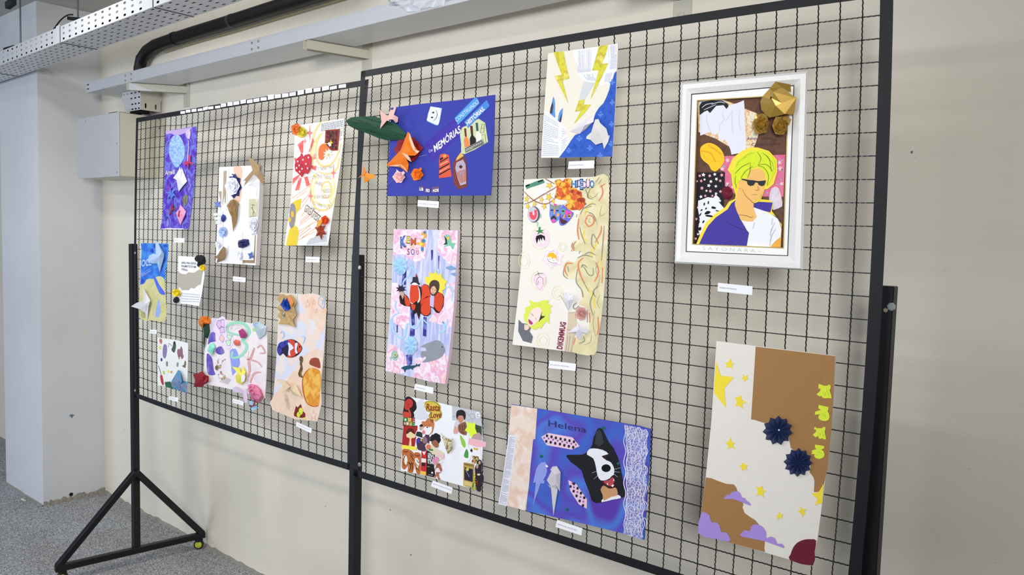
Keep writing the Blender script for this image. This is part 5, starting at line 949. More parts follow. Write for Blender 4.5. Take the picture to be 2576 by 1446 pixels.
for q in ([(1055, 680), (1100, 655), (1160, 650), (1230, 690), (1180, 715), (1110, 710)], [(1140, 780), (1180, 762), (1225, 765), (1225, 820), (1180, 805)]):
    a.piece('small_blue_fish', q, mat('7FA0CC'), 2.6, sm=2)
def octa(cx, cy, rx, ry, sd, nm='pale_blue_paper_flower'):
    o = a.flower(nm, cx, cy, rx, ry, 8, 11, SK, inner=.93, rot=.2 + sd, valley=.55); return o
octa(308, 655, 118, 150, 0); octa(480, 582 + y2, 112, 160, .3)
RD = mat('D9482A', 0.85, var=.15, scale=20); OB = mat('2A1614', 0.85)
cf = a.piece('clownfish_cutout', [(480, 970), (600, 970), (650, 1000), (700, 945), (770, 970), (805, 1060), (800, 1150), (810, 1200), (870, 1140), (930, 1080), (990, 1090), (1030, 1160), (1020, 1320), (950, 1430), (900, 1420), (850, 1350), (810, 1330), (808, 1440), (760, 1480), (700, 1475), (640, 1430), (615, 1540), (580, 1420), (530, 1450), (500, 1550), (520, 1390), (470, 1320), (380, 1310), (310, 1270), (290, 1170), (310, 1100), (370, 1100), (430, 1160), (470, 1230), (465, 1100)], OB, 3, label='orange clownfish cut-out with a baby face in a sunflower')
for q in ([(480, 975), (600, 965), (620, 1100), (620, 1210), (560, 1240), (520, 1270), (470, 1230)], [(655, 1000), (700, 955), (765, 980), (795, 1060), (795, 1150), (690, 1200), (680, 1310), (640, 1260), (670, 1100)], [(690, 1190), (800, 1150), (805, 1310), (800, 1420), (740, 1470), (660, 1430), (650, 1330)], [(880, 1150), (930, 1090), (985, 1100), (1018, 1170), (1008, 1310), (950, 1410), (870, 1320), (862, 1230)], [(370, 1110), (430, 1180), (470, 1260), (460, 1310), (400, 1300), (380, 1200)], [(480, 1290), (560, 1290), (540, 1380), (510, 1370)]):
    a.piece('orange_scales', q, RD, 3.7, sm=2, parent=cf)
a.pieces('white_band', [[(450, 1160), (470, 1240), (520, 1272), (490, 1275), (462, 1230)], [(595, 980), (630, 1050), (640, 1200), (610, 1255), (590, 1250), (620, 1180), (615, 1060)]], mat('E6D9D0'), 4.3, sm=2, parent=cf); a.piece('pale_band', [(800, 1170), (870, 1140), (858, 1340), (800, 1310)], mat('C4BCE0'), 4.3, parent=cf)
a.piece('top_hat', [(515, 832), (595, 830), (610, 920), (630, 935), (620, 965), (560, 925), (510, 940), (482, 960), (480, 925), (505, 910)], mat('2A2C33'), 4, parent=cf); a.piece('white_brow', [(495, 960), (520, 928), (570, 930), (600, 965)], W_, 4.4, sm=2, parent=cf); a.piece('red_cone', [(570, 770), (560, 830), (592, 830)], mat('8A2A24'), 4, parent=cf)
a.piece('purple_tuft', a.star(320, 1030, 92, 80, 8, .5, rot=.3), mat('2C2038'), 4, parent=cf); a.piece('tuft_face', [(285, 1085), (350, 1070), (370, 1120), (345, 1200), (330, 1150)], mat('BFA49A'), 4.5, sm=2, parent=cf)
sun = a.piece('sunflower', [(770, 970), (720, 900), (722, 820), (790, 840), (780, 750), (860, 780), (890, 715), (925, 800), (985, 770), (1000, 850), (1080, 900), (1040, 960), (1055, 1020), (1000, 1060), (1030, 1120), (950, 1080), (900, 1060)], mat('F0DC4A'), 3.4, sm=2)
a.piece('brown_hood', [(785, 960), (820, 900), (880, 880), (940, 910), (955, 980), (940, 1060), (900, 1110), (850, 1145), (805, 1110), (795, 1040)], mat('4A3A34'), 4.4, sm=2, parent=sun)
fc = a.piece('baby_face', [(830, 1000), (870, 980), (905, 1040), (890, 1090), (850, 1120), (815, 1090), (808, 1045)], mat('E0B092'), 5, sm=2, parent=sun)
a.pieces('face_marks', [a.ell(840, 1027, 8, 5, 8), a.ell(880, 1052, 8, 5, 8), a.ell(848, 1092, 12, 5, 8)], mat('4A2A24'), 5.6, parent=sun)
gf = a.piece('grey_fish', Q([(640, 605), (720, 560), (790, 535), (880, 500), (960, 510), (1020, 590), (1042, 670), (1000, 760), (900, 820), (780, 850), (665, 865), (730, 800), (725, 750), (660, 790), (650, 680), (735, 680), (740, 640), (690, 610)]), mat('8E939E', 0.8, var=.2, scale=20), 3, sm=2)
a.piece('eye', a.ell(1000, 610 + y2, 12, 14, 8), mat('4A4E58'), 3.8, parent=gf)
a.piece('shark', Q([(315, 960), (360, 930), (440, 910), (470, 900), (480, 915), (560, 910), (575, 880), (590, 905), (640, 880), (625, 930), (590, 925), (520, 960), (505, 990), (490, 965), (400, 985), (382, 1035), (365, 980)]), mat('1F4F66'), 3)
s3 = a.piece('green_drawn_fish', Q([(200, 665), (250, 690), (270, 760), (240, 830), (190, 820), (165, 790), (150, 845), (140, 800), (110, 775), (150, 780), (165, 700)]), mat('9FC0B0'), 3, sm=2); a.piece('eye', a.ell(218, 738 + y2, 18, 22), mat('E8D23C'), 3.8, parent=s3); a.piece('pupil', a.ell(220, 740 + y2, 8, 10, 8), K, 4.4, parent=s3)
a.stroke('drawn_line', [Q([(195, 775), (230, 785), (270, 740)])], 6, K, 4, sm=3, parent=s3)
# ---- cut-out collage with ONE LOVE
a = Art(PR, (1000, 990, 6.287), 'sticker_collage', 'white card crowded with magazine cut-outs: tigers, a fox and a lime green star',
        [(150, 40), (600, 130), (862, 194), (1302, 291), (1332, 506), (1347, 826), (1320, 1300), (1240, 1500), (1037, 1464), (692, 1366), (460, 1302), (250, 1252), (50, 1215), (75, 810), (100, 300)], mat('EFEFF6', 0.8), t=0.0025)
P_ = lambda n, q, c, L=2, sm=0, **k: a.piece(n, q, c if not isinstance(c, str) else mat(c), L, sm=sm, **k)
o = P_('portrait_cutout', [(100, 220), (120, 80), (170, 42), (240, 80), (290, 140), (298, 240), (250, 300), (265, 370), (90, 372)], '1C1216', 2, 2, label='red lit portrait cut-out of a man with a hand at his chin'); P_('face', [(110, 150), (150, 90), (210, 85), (245, 140), (225, 210), (185, 230), (150, 265), (115, 230)], 'C0392E', 2.7, 2, parent=o)
P_('hand', [(95, 290), (140, 280), (175, 300), (160, 220), (175, 215), (205, 290), (215, 370), (95, 370)], 'CC4438', 3.2, 2, parent=o); a.stroke('face_marks', [[(145, 130), (165, 140)], [(195, 160), (222, 168)], [(140, 210), (160, 205), (175, 222)], [(175, 150), (165, 185), (175, 190)]], 7, mat('4A1014'), 3.8, parent=o); P_('beard', [(105, 240), (150, 262), (165, 290), (110, 282)], '3A1014', 3.9, parent=o)
o = P_('white_toy_shape', [(330, 110), (400, 95), (430, 170), (420, 240), (470, 320), (470, 370), (420, 405), (300, 400), (258, 340), (290, 280), (320, 240), (290, 170)], 'D9DAE4', 2, 2, label='plain white rounded figure cut-out')
for ch, x0, y0_, x1, y1_, c in (('O', 92, 440, 155, 440, '2E9A4A'), ('N', 165, 440, 215, 445, 'EED63A'), ('E', 222, 445, 270, 450, 'C8302E'), ('L', 90, 500, 118, 500, '7A2A24'), ('O', 122, 500, 188, 504, 'C8A23A'), ('V', 192, 508, 232, 510, 'EED63A'), ('E', 236, 510, 268, 512, '2E9A4A')):
    a.text('letter_edge', ch, (x0 - 5, y0_ + 5), (x1 + 5, y1_ + 5), (0, -72), K, 2.6, bold=.06); a.text('letter', ch, (x0, y0_), (x1, y1_), (0, -60), mat(c), 3.2, bold=.03)
o = P_('script_backing', [(425, 160), (450, 120), (520, 115), (560, 120), (610, 130), (680, 190), (680, 250), (700, 310), (690, 370), (600, 445), (560, 400), (510, 415), (490, 340), (520, 290), (460, 280)], 'D9B84A', 2.6, 2); a.stroke('green_edge', [[(440, 170), (455, 130), (520, 125), (600, 140), (665, 200), (668, 260), (690, 320), (680, 360), (600, 430)], [(435, 200), (470, 275), (530, 290), (500, 350), (520, 400)]], 9, mat('4A8A3E'), 3.2, sm=4, parent=o)
a.text('script_lettering', 'Rasta', (450, 262), (665, 275), (12, -105), mat('8A2F1E'), 3.8, bold=.02, parent=o); a.text('script_lettering', 'Love', (520, 385), (690, 378), (8, -95), mat('8A2F1E'), 3.8, bold=.02, parent=o)
o = P_('fox_cutout', [(380, 440), (440, 440), (480, 385), (570, 430), (575, 520), (550, 610), (500, 650), (440, 640), (405, 560)], 'C47A48', 2.3, 2); P_('white_muzzle', [(405, 560), (440, 520), (500, 530), (540, 520), (540, 590), (500, 645), (440, 640)], 'EDEDF0', 3, 2, parent=o); P_('nose', a.ell(468, 533, 11, 10, 8), K, 3.7, parent=o); a.stroke('closed_eyes', [[(425, 490), (445, 500)], [(490, 497), (515, 488)]], 6, mat('5A2A1A'), 3.7, parent=o); P_('ear', [(500, 400), (565, 410), (555, 470)], '9A4A2A', 3, parent=o)
o = P_('red_dessert_picture', [(95, 502), (315, 505), (312, 560), (290, 700), (270, 835), (70, 812)], 'A82424', 1.6); P_('pudding', [(140, 640), (170, 590), (250, 590), (280, 690), (240, 700), (215, 720), (220, 825), (180, 815), (195, 710), (150, 690)], 'E9D4A0', 2.3, 2, parent=o); P_('chocolate_sauce', [(135, 600), (180, 550), (240, 560), (270, 640), (235, 620), (200, 600), (150, 640)], '5A1A16', 2.9, 2, parent=o)
P_('yellow_tape', [(70, 808), (290, 840), (305, 860), (298, 895), (64, 865)], 'F1E84A', 3.4)
o = P_('cap_person_cutout', [(275, 670), (300, 590), (345, 560), (345, 500), (375, 478), (405, 500), (400, 570), (440, 600), (440, 650), (400, 720)], W_, 2.6, 0); P_('dark_shirt', [(285, 665), (305, 600), (350, 600), (390, 620), (395, 700)], '23302F', 3.2, parent=o); P_('face', a.ell(370, 545, 26, 38, 12), 'C9A490', 3.3, parent=o); P_('cap', [(345, 505), (375, 478), (403, 500), (398, 522), (350, 520)], '1E1F24', 3.8, parent=o); P_('pink_flowers', a.star(412, 610, 32, 42, 7, .6), 'EF7A90', 3.9, parent=o)
o = P_('violet_person_cutout', [(300, 720), (400, 650), (470, 620), (510, 700), (500, 770), (470, 900), (330, 890), (305, 820)], '4A3448', 2, 2); P_('face', [(400, 690), (440, 680), (475, 740), (440, 790), (400, 770)], '8F6E7C', 2.9, 2, parent=o); P_('purple_flower', a.star(328, 745, 36, 52, 5, .6), '4A3AA8', 3.4, parent=o); P_('pale_flower', a.star(375, 735, 18, 24, 5, .5), 'D8CF3C', 3.4, parent=o)
o = P_('curly_hair_cutout', a.ell(600, 715, 85, 85, 22, j=.14, seed=3), '161618', 3); P_('face', [(530, 780), (590, 730), (640, 770), (645, 840), (600, 850)], '9A5F40', 3.6, 2, parent=o)
o = P_('triangle_cutout', [(470, 775), (740, 945), (700, 1030), (560, 950), (450, 880), (435, 820)], 'DDD3B0', 4.2); P_('drawn_blob', a.ell(490, 845, 38, 42, 10), 'D9745A', 4.9, parent=o); P_('green_patch', [(490, 870), (560, 880), (560, 905), (500, 900)], '3A7A4E', 5.3, parent=o); P_('pink_end', [(640, 930), (740, 975), (725, 1035), (620, 960)], 'EBC0C4', 5, parent=o)
TG = mat('BE6B34', 0.8, var=.2, scale=80)
for q, st in (([(70, 900), (110, 870), (170, 880), (240, 920), (275, 1000), (270, 1100), (240, 1245), (160, 1230), (170, 1130), (115, 1200), (68, 1160), (75, 1000)], [[(90, 960), (110, 1010)], [(130, 960), (100, 1030), (105, 1070)], [(200, 960), (230, 1010), (250, 1060)], [(180, 1080), (210, 1140), (190, 1220)], [(220, 1080), (235, 1150), (225, 1220)], [(90, 900), (130, 925), (165, 900)], [(150, 1080), (200, 1110), (250, 1100)], [(200, 930), (250, 990)], [(85, 1080), (110, 1150)]]), ([(255, 950), (300, 925), (360, 950), (365, 1060), (355, 1270), (300, 1255), (275, 1130), (290, 1040)], [[(280, 970), (320, 985), (350, 970)], [(300, 1040), (330, 1090), (350, 1080)], [(300, 1120), (340, 1160)], [(310, 1180), (340, 1220)], [(290, 1090), (300, 1200)]])):
    o = a.piece('tiger_cutout', q, TG, 2, sm=2); a.stroke('tiger_stripes', st, 10, K, 3.2, sm=3, parent=o)
    x, y = q[0]; P_('white_fur', [(x + 20, y + 80), (x + 60, y + 70), (x + 90, y + 150), (x + 60, y + 230), (x + 30, y + 150)], 'EDE6E0', 2.7, 2, parent=o)
o = P_('red_packet', [(378, 905), (460, 910), (455, 1300), (365, 1270)], 'C8282C', 2); P_('pale_panel', [(380, 1020), (452, 1030), (450, 1090), (380, 1085)], 'F0E4DE', 2.7, parent=o); P_('dark_panel', [(383, 1092), (435, 1095), (433, 1150), (382, 1140)], '2A1A20', 3, parent=o); P_('white_top', [(390, 915), (445, 920), (420, 975)], 'F2EFE6', 2.8, parent=o); P_('yellow_base', [(368, 1220), (450, 1235), (448, 1295), (366, 1268)], 'E9C24A', 2.8, parent=o)
o = P_('black_card', [(462, 900), (580, 915), (590, 1000), (570, 1100), (600, 1330), (455, 1295)], '1C161A', 2.2); P_('grey_panel', [(478, 932), (578, 945), (572, 1118), (474, 1100)], wash(['E8E8EA', '4A4A4E'], 300, lo=.48, hi=.5), 2.9, parent=o); P_('white_tab', [(535, 1235), (560, 1238), (560, 1265), (535, 1262)], W_, 3, parent=o); a.stroke('small_print', [[(485, 1280), (555, 1292)], [(468, 1150), (510, 1156)]], 6, W_, 3.2, parent=o)
o = P_('doll_cutout', [(600, 1180), (620, 1110), (660, 1100), (685, 1140), (700, 1200), (680, 1250), (655, 1260), (655, 1320), (680, 1355), (640, 1355), (625, 1300), (590, 1330), (568, 1315), (610, 1270)], 'B06A4E', 3, 2, label='small rag doll like cut-out'); P_('white_dress', [(610, 1180), (650, 1175), (685, 1245), (605, 1240)], 'ECE6EA', 3.7, parent=o); a.stroke('red_hem', [[(605, 1242), (686, 1248)], [(600, 1180), (588, 1215)], [(672, 1180), (705, 1215)]], 10, mat('B0202C'), 4.2, parent=o)
P_('pink_fan', [(560, 1060), (570, 1010), (620, 990), (655, 1020), (640, 1080), (590, 1120), (560, 1110)], 'E28AB0', 4); a.fold('paper_wing', [(570, 1170, 5), (640, 1060, 12), (720, 1020, 6), (600, 1110, 18)], [(0, 1, 3), (1, 2, 3)], mat('B9A884', 0.7))
a.z = (1110, 1010, 6.287)
P_('comic_panel', [(172, 68), (390, 110), (612, 165), (640, 390), (540, 370), (400, 320), (172, 292)], 'C4C4CC', 1.4); a.stroke('comic_lines', [[(385, 150), (430, 210), (480, 190), (530, 210), (520, 270), (470, 260), (440, 220)], [(480, 270), (490, 330)], [(180, 250), (205, 225), (240, 260)], [(420, 300), (440, 280), (460, 300)]], 4, mat('77777E'), 2.2, sm=3)
P_('speech_bubble', a.ell(578, 213, 38, 52, 14, rot=-.2), W_, 2.4); lines_of_print(a, 'printed_lines', [(560, 180), (605, 190), (600, 255), (556, 240)], 3, mat('8A90B0'), 3.2, 3)
o = P_('long_hair_person', [(200, 380), (230, 310), (260, 290), (235, 200), (260, 145), (320, 128), (375, 160), (385, 270), (370, 330), (400, 420), (395, 520), (290, 500), (270, 480), (240, 510), (188, 495), (225, 440)], 'D2CDD4', 2.2, 2, label='cut-out of a dark haired person holding an animal'); P_('dark_hair', [(235, 200), (255, 145), (320, 128), (378, 165), (383, 260), (360, 290), (345, 230), (290, 220), (262, 240), (260, 290), (240, 250)], '2C1C1E', 2.9, 2, parent=o); P_('face', [(262, 240), (300, 222), (345, 240), (350, 290), (310, 340), (275, 310)], 'C98468', 2.8, 2, parent=o)
P_('animal', [(270, 370), (320, 340), (380, 320), (400, 400), (395, 530), (300, 500), (265, 440)], '8A5A44', 3.5, 2, parent=o); a.stroke('dark_markings', [[(290, 380), (300, 440)], [(330, 370), (340, 460)], [(365, 360), (375, 450)], [(310, 470), (360, 500)]], 12, mat('2A1A18'), 4, parent=o)
P_('arm', [(205, 400), (240, 400), (265, 470), (240, 505), (190, 495)], 'D9A694', 3.1, 2, parent=o)
P_('dark_hill_picture', [(540, 360), (638, 392), (640, 615), (540, 590), (470, 580), (540, 450)], '3B4B36', 1.6); P_('pink_field', [(560, 490), (600, 490), (640, 545), (640, 615), (470, 582), (500, 530)], 'B99A9E', 2.3)
a.piece('lime_star', [(405, 320), (468, 345), (540, 332), (535, 420), (566, 505), (512, 520), (478, 582), (445, 510), (370, 450), (410, 400)], mat('DDF23C', 0.7), 4)
o = P_('green_winged_cutout', [(285, 515), (330, 530), (385, 600), (425, 500), (440, 560), (425, 700), (480, 800), (470, 880), (420, 950), (360, 930), (355, 870), (305, 850), (340, 790), (310, 650)], W_, 2.6, 2, label='white edged cut-out of a small green leaf like shape'); P_('green_leaf', [(292, 525), (345, 580), (385, 660), (370, 735), (320, 670)], '8FC84A', 3.2, 2, parent=o); P_('green_leaf', [(395, 750), (425, 790), (425, 890), (370, 880), (360, 840)], '4E9A4A', 3.2, 2, parent=o)
o = P_('playing_card', [(440, 700), (615, 735), (640, 1000), (470, 960), (480, 850)], 'EFEDF2', 2)
a.piece('spade', [(478, 738), (498, 780), (490, 790), (484, 785), (486, 803), (470, 800), (474, 782), (462, 790), (457, 770)], K, 2.7, parent=o); P_('crown', [(508, 725), (585, 740), (580, 772), (512, 758)], 'D9B23A', 2.7, parent=o); P_('face', [(515, 770), (575, 780), (565, 850), (520, 845)], 'F0EEF4', 3, parent=o); P_('robe', [(485, 850), (530, 860), (590, 870), (605, 960), (560, 985), (470, 960), (500, 900)], wash(['3A3A20', 'E8E0A0', 'C8482C', '222218'], 220, lo=.4, hi=.6, hard=True), 2.9, parent=o)
P_('pink_tape', [(435, 580), (710, 640), (700, 715), (560, 715), (435, 675)], mat('EFB7C0', 0.6), 3.6)
o = P_('game_card', [(352, 960), (520, 985), (510, 1370), (347, 1325)], 'B99A4E', 2.8, label='trading card sized picture with a dark centre'); P_('dark_picture', [(365, 1035), (500, 1070), (495, 1270), (365, 1235)], '262238', 3.5, parent=o); a.stroke('pale_blade', [[(370, 1050), (445, 1190)]], 8, mat('AEB8D8'), 4, parent=o); P_('yellow_spot', a.ell(415, 1070, 22, 28, 9), 'D9C84A', 4, parent=o); lines_of_print(a, 'printed_lines', [(360, 970), (510, 1000), (508, 1030), (360, 1000)], 2, mat('4A3A20'), 3.6, 4); P_('text_box', [(358, 1250), (495, 1285), (492, 1350), (356, 1315)], 'D9C07A', 3.5, parent=o)
o = P_('dark_couple_cutout', [(560, 990), (580, 930), (620, 920), (645, 980), (635, 1100), (670, 1180), (665, 1260), (640, 1290), (625, 1420), (590, 1420), (555, 1390), (545, 1200), (530, 1080), (545, 1010)], '2C2228', 3.2, 2, label='cut-out of two people in dark clothes embracing'); P_('face', a.ell(605, 965, 17, 28, 10), 'C9A898', 3.9, parent=o); P_('face', a.ell(568, 1030, 18, 30, 10), 'B99A8C', 3.9, parent=o); P_('hand', a.ell(592, 1153, 28, 16, 9), 'D9C6BC', 3.9, parent=o); P_('fair_hair', a.ell(570, 1000, 22, 14, 9), 'B9AC98', 4.4, parent=o)
a.stroke('red_green_swash', [[(500, 1290), (495, 1340), (520, 1400)]], 22, mat('3A8A3E'), 4); a.stroke('red_swash', [[(545, 1220), (570, 1270), (560, 1310)]], 18, mat('A8242C'), 4)
a.text('lettering', 'Reggae', (548, 1392), (538, 1120), (-46, 0), K, 4.4, bold=.07); a.text('lettering', 'Reggae', (545, 1388), (536, 1124), (-40, 0), mat('E6E03A'), 5, bold=.02)
a.z = (1000, 990, 6.287)
a.fold('folded_comic_wing', [(680, 610, 2), (740, 690, 8), (840, 720, 12), (880, 710, 6), (850, 780, 14), (870, 870, 6), (800, 960, 5), (770, 900, 14), (760, 850, 18)], [(0, 1, 8), (1, 2, 8), (2, 3, 4), (2, 4, 8), (4, 5, 8), (5, 6, 8), (6, 7, 8), (7, 0, 8)], wash(['D9C08A', 'A8C8A4', 'E6DCC0', '6A4A3A', 'C8A050'], 90, lo=.35, hi=.62))
# ================================================================== ARTWORKS ON THE FAR PANEL
# purple collage
VIO = wash(['4A2AA0', '5B3AB8', '6E78D0', '5230A8', '8A86D8'], 16, lo=.36, hi=.68)
a = Art(PL, (320, 280, 4.517), 'violet_collage', 'narrow violet collage with a pale blue oval and small paper bows', [(435, 225), (780, 170), (790, 300), (775, 620), (745, 1000), (700, 1335), (640, 1342), (375, 1340), (400, 1200), (415, 900), (425, 560)], VIO, t=0.002)
a.piece('pale_top_edge', [(437, 226), (740, 180), (700, 230), (610, 265), (540, 275), (500, 250), (440, 260)], mat('B49CCB'), 1); a.piece('pale_bottom_edge', [(380, 1338), (460, 1325), (640, 1330), (640, 1341), (378, 1341)], mat('D9D4EC'), 1)
o = a.piece('foil_oval', [(545, 268), (590, 275), (635, 350), (655, 450), (640, 540), (570, 640), (530, 610), (485, 520), (474, 420), (500, 310)], wash(['7FA6DC', 'A9C8F0', '6A94D4', 'BBD4F4'], 60), 2, sm=2)
a.piece('foil_drop', [(680, 210), (710, 205), (720, 250), (705, 315), (672, 290), (666, 240)], wash(['D9C6D8', 'B99AC4'], 90), 2, sm=2); a.stroke('white_stem', [[(697, 330), (692, 440), (685, 560), (692, 680)]], 9, mat('C9C0E8'), 2)
a.fold('white_folded_star', [(600, 635, 3), (620, 690, 8), (617, 630, 3), (680, 795, 4), (640, 840, 10), (585, 912, 3), (560, 780, 10), (522, 757, 3), (560, 710, 8), (600, 780, 16)], [(i, (i + 1) % 9, 9) for i in range(9)], mat('DDD9E2', 0.6))
o = a.fold('pink_ribbon_bow', [(700, 495, 4), (725, 500, 6), (712, 565, 10), (755, 600, 4), (740, 612, 4), (700, 585, 12), (690, 670, 3), (678, 600, 6), (655, 615, 4), (645, 585, 4), (665, 560, 8), (695, 570, 12)], [(0, 1, 2), (0, 2, 11), (2, 3, 5), (3, 4, 5), (5, 6, 7), (11, 5, 7), (7, 8, 10), (8, 9, 10), (10, 7, 11)], mat('C43A64', 0.4))
a.fold('red_ribbon_bow', [(505, 1060, 4), (525, 1055, 4), (520, 1100, 10), (560, 1100, 4), (558, 1115, 4), (510, 1120, 10), (485, 1180, 3), (475, 1165, 3), (490, 1120, 8), (460, 1115, 4), (462, 1105, 4)], [(0, 1, 2), (2, 3, 4), (2, 4, 5), (0, 2, 8), (5, 6, 7), (5, 7, 8), (8, 9, 10), (2, 5, 8)], mat('8A2A50', 0.5))
a.flower('blue_paper_star', 500, 940, 62, 75, 6, 12, mat('6E86E0', 0.7), inner=.5, rot=.3); a.flower('violet_paper_star', 480, 880, 45, 62, 5, 7, mat('7A4AB8', 0.7), inner=.5, rot=1)
a.piece('olive_drop', [(630, 985), (665, 945), (690, 975), (680, 1040), (650, 1078), (635, 1050)], mat('7A7A62'), 3, sm=2); a.stroke('olive_folds', [[(645, 990), (640, 1040)], [(665, 975), (660, 1050)]], 6, mat('4A4A3A'), 4)
a.fold('pink_paper_star', [(603, 1062, 3), (640, 1100, 8), (668, 1140, 4), (650, 1190, 8), (605, 1292, 3), (575, 1220, 8), (552, 1150, 4), (585, 1120, 8), (610, 1160, 16)], [(i, (i + 1) % 8, 8) for i in range(8)], mat('E89AC0', 0.65)); a.piece('red_fold', [(585, 1130), (605, 1125), (590, 1200), (572, 1190)], mat('A82A50'), 22)
a.piece('blue_gems', a.star(438, 1210, 22, 45, 5, .5), mat('3A4AA8', 0.3), 3); a.text('lettering', 'ArteB', (430, 722), (540, 710), (2, -48), mat('D9CFD0'), 3, bold=.02)
# white canvas
a = Art(PL, (500, 380, 4.255), 'white_canvas', 'deep white canvas with a white rose in a blue collar and kraft paper birds', [(218, 172), (560, 155), (575, 160), (655, 150), (650, 400), (625, 900), (608, 1222), (460, 1212), (180, 1195), (205, 600)], mat('F4F5FA', 0.75), 'canvas', h0=0.006, t=0.02, edge=mat('DCD3D2', 0.8, var=.04, scale=20))
for q, c in (([(265, 212), (300, 210), (290, 420), (250, 590), (262, 350)], 'B0A088'), ([(212, 430), (245, 432), (238, 560), (230, 520)], 'A99A80'), ([(280, 430), (292, 430), (288, 540), (276, 570)], 'A0937C'), ([(600, 900), (610, 900), (600, 1200), (470, 1195), (472, 1165), (585, 1168)], '9A8468'), ([(470, 1168), (500, 1170), (498, 1212), (466, 1210)], 'D8D2B4'), ([(310, 1000), (400, 1060), (375, 1190), (250, 1180)], 'E6E4E4'), ([(480, 520), (620, 405), (600, 900), (470, 860)], 'EDEDF0')):
    a.piece('painted_shape', q, mat(c), 1)
a.piece('peach_stroke', [(380, 168), (450, 165), (468, 220), (455, 330), (460, 470), (430, 550), (385, 520), (400, 300), (372, 220)], mat('EBC2AC', var=.08, scale=30), 1, sm=2)
a.stroke('thin_groove', [[(325, 170), (318, 440)], [(306, 440), (296, 640)], [(262, 640), (255, 1020)], [(470, 860), (465, 1210)], [(622, 405), (618, 500)], [(240, 430), (228, 640)]], 4, mat('AEB0B0'), 1.6)
a.pieces('white_batten', [[(155, 665), (250, 660), (250, 692), (155, 690)], [(168, 708), (240, 698), (240, 735), (168, 737)], [(182, 745), (235, 740), (235, 780), (182, 780)]], mat('DDE0E0'), 4)
a.flower('dark_blue_collar', 380, 375, 80, 135, 8, 8, mat('262A68', 0.6), inner=.8, rot=.1, base=1.5); a.rose('white_paper_rose', 357, 375, 78, 105, mat('E9EAF4', 0.6), 24, 12, 3, 6)
a.fold('blue_petal', [(348, 240, 8), (385, 250, 12), (415, 290, 12), (380, 275, 16)], [(0, 1, 3), (1, 2, 3)], mat('262A68', 0.6))
KB = mat('A98D68', 0.75)
a.fold('kraft_leaf', [(375, 512, 8), (340, 525, 16), (302, 580, 6), (320, 640, 14), (350, 705, 8), (360, 790, 10), (370, 865, 3), (400, 760, 8), (412, 680, 8), (415, 590, 8), (430, 560, 6), (400, 530, 12), (375, 640, 22)], [(i, (i + 1) % 12, 12) for i in range(12)], mat('9A7A4E', 0.75))
a.stroke('leaf_pleats', [[(375, 520), (320, 600)], [(375, 520), (340, 690)], [(375, 520), (360, 760)], [(378, 520), (400, 600)], [(378, 520), (400, 690)]], 4, mat('6A5030'), 34)
a.fold('kraft_bird', [(530, 90, 20), (575, 75, 22), (605, 120, 30), (645, 150, 30), (665, 108, 22), (660, 160, 26), (650, 200, 34), (700, 275, 18), (693, 370, 10), (625, 275, 30), (590, 250, 34), (480, 380, 14), (505, 310, 24), (470, 325, 14), (575, 205, 34), (550, 130, 26), (570, 180, 30)], [(0, 1, 15), (1, 2, 15), (2, 16, 15), (2, 6, 16), (2, 3, 6), (3, 4, 5), (3, 5, 6), (6, 7, 9), (7, 8, 9), (6, 9, 10), (6, 10, 14), (16, 6, 14), (10, 12, 14), (10, 11, 12), (12, 13, 14)], KB)
a.fold('kraft_bird', [(265, 1018, 14), (290, 1040, 12), (285, 1110, 10), (268, 1160, 8), (190, 1197, 4), (205, 1140, 14), (157, 1155, 3), (210, 1100, 14), (225, 1070, 18)], [(0, 1, 8), (1, 2, 8), (2, 3, 8), (3, 4, 5), (3, 5, 8), (5, 6, 7), (5, 7, 8)], mat('8F7454', 0.75))
LB = mat('7F92D4', 0.7)
a.flower('blue_butterfly', 200, 570, 48, 45, 4, 10, LB, inner=.4, rot=.7); a.crumple('navy_paper_ball', a.ell(262, 722, 32, 42, 8, j=.15, seed=4), 14, mat('2F3E90', 0.6), 4)
a.rose('light_blue_rose', 255, 865, 48, 60, mat('A9BCE6', 0.65), 14, 4, 2, 6); a.rose('white_paper_flower', 205, 1000, 30, 42, mat('E4E4EE', 0.65), 12, 5, 2, 5); a.rose('white_paper_rose', 575, 800, 62, 98, mat('E6E7F0', 0.65), 22, 7, 3, 6)
a.piece('sepia_card', [(538, 512), (635, 510), (625, 700), (530, 708)], wash(['D9D6C0', 'C9C2A0', 'E4E2D4'], 40), 2.5); a.stroke('ink_figure', [[(560, 580), (580, 572), (600, 585)], [(580, 575), (572, 610), (585, 640), (578, 690)], [(555, 600), (572, 615)], [(545, 700), (610, 695)], [(585, 640), (600, 668)]], 5, mat('5A5240'), 3.4, sm=2)
a.crumple('navy_paper_knot', [(425, 958), (480, 940), (535, 945), (542, 1000), (510, 1025), (470, 1040), (425, 1030), (418, 990)], 20, mat('23285F', 0.6), 8, rings=4)
a.flower('blue_butterfly', 555, 1115, 38, 48, 4, 12, mat('6A82D0', 0.7), inner=.4, rot=.5); a.rose('white_paper_flower', 432, 1115, 36, 55, mat('E9E9F2', 0.65), 12, 9, 2, 5)
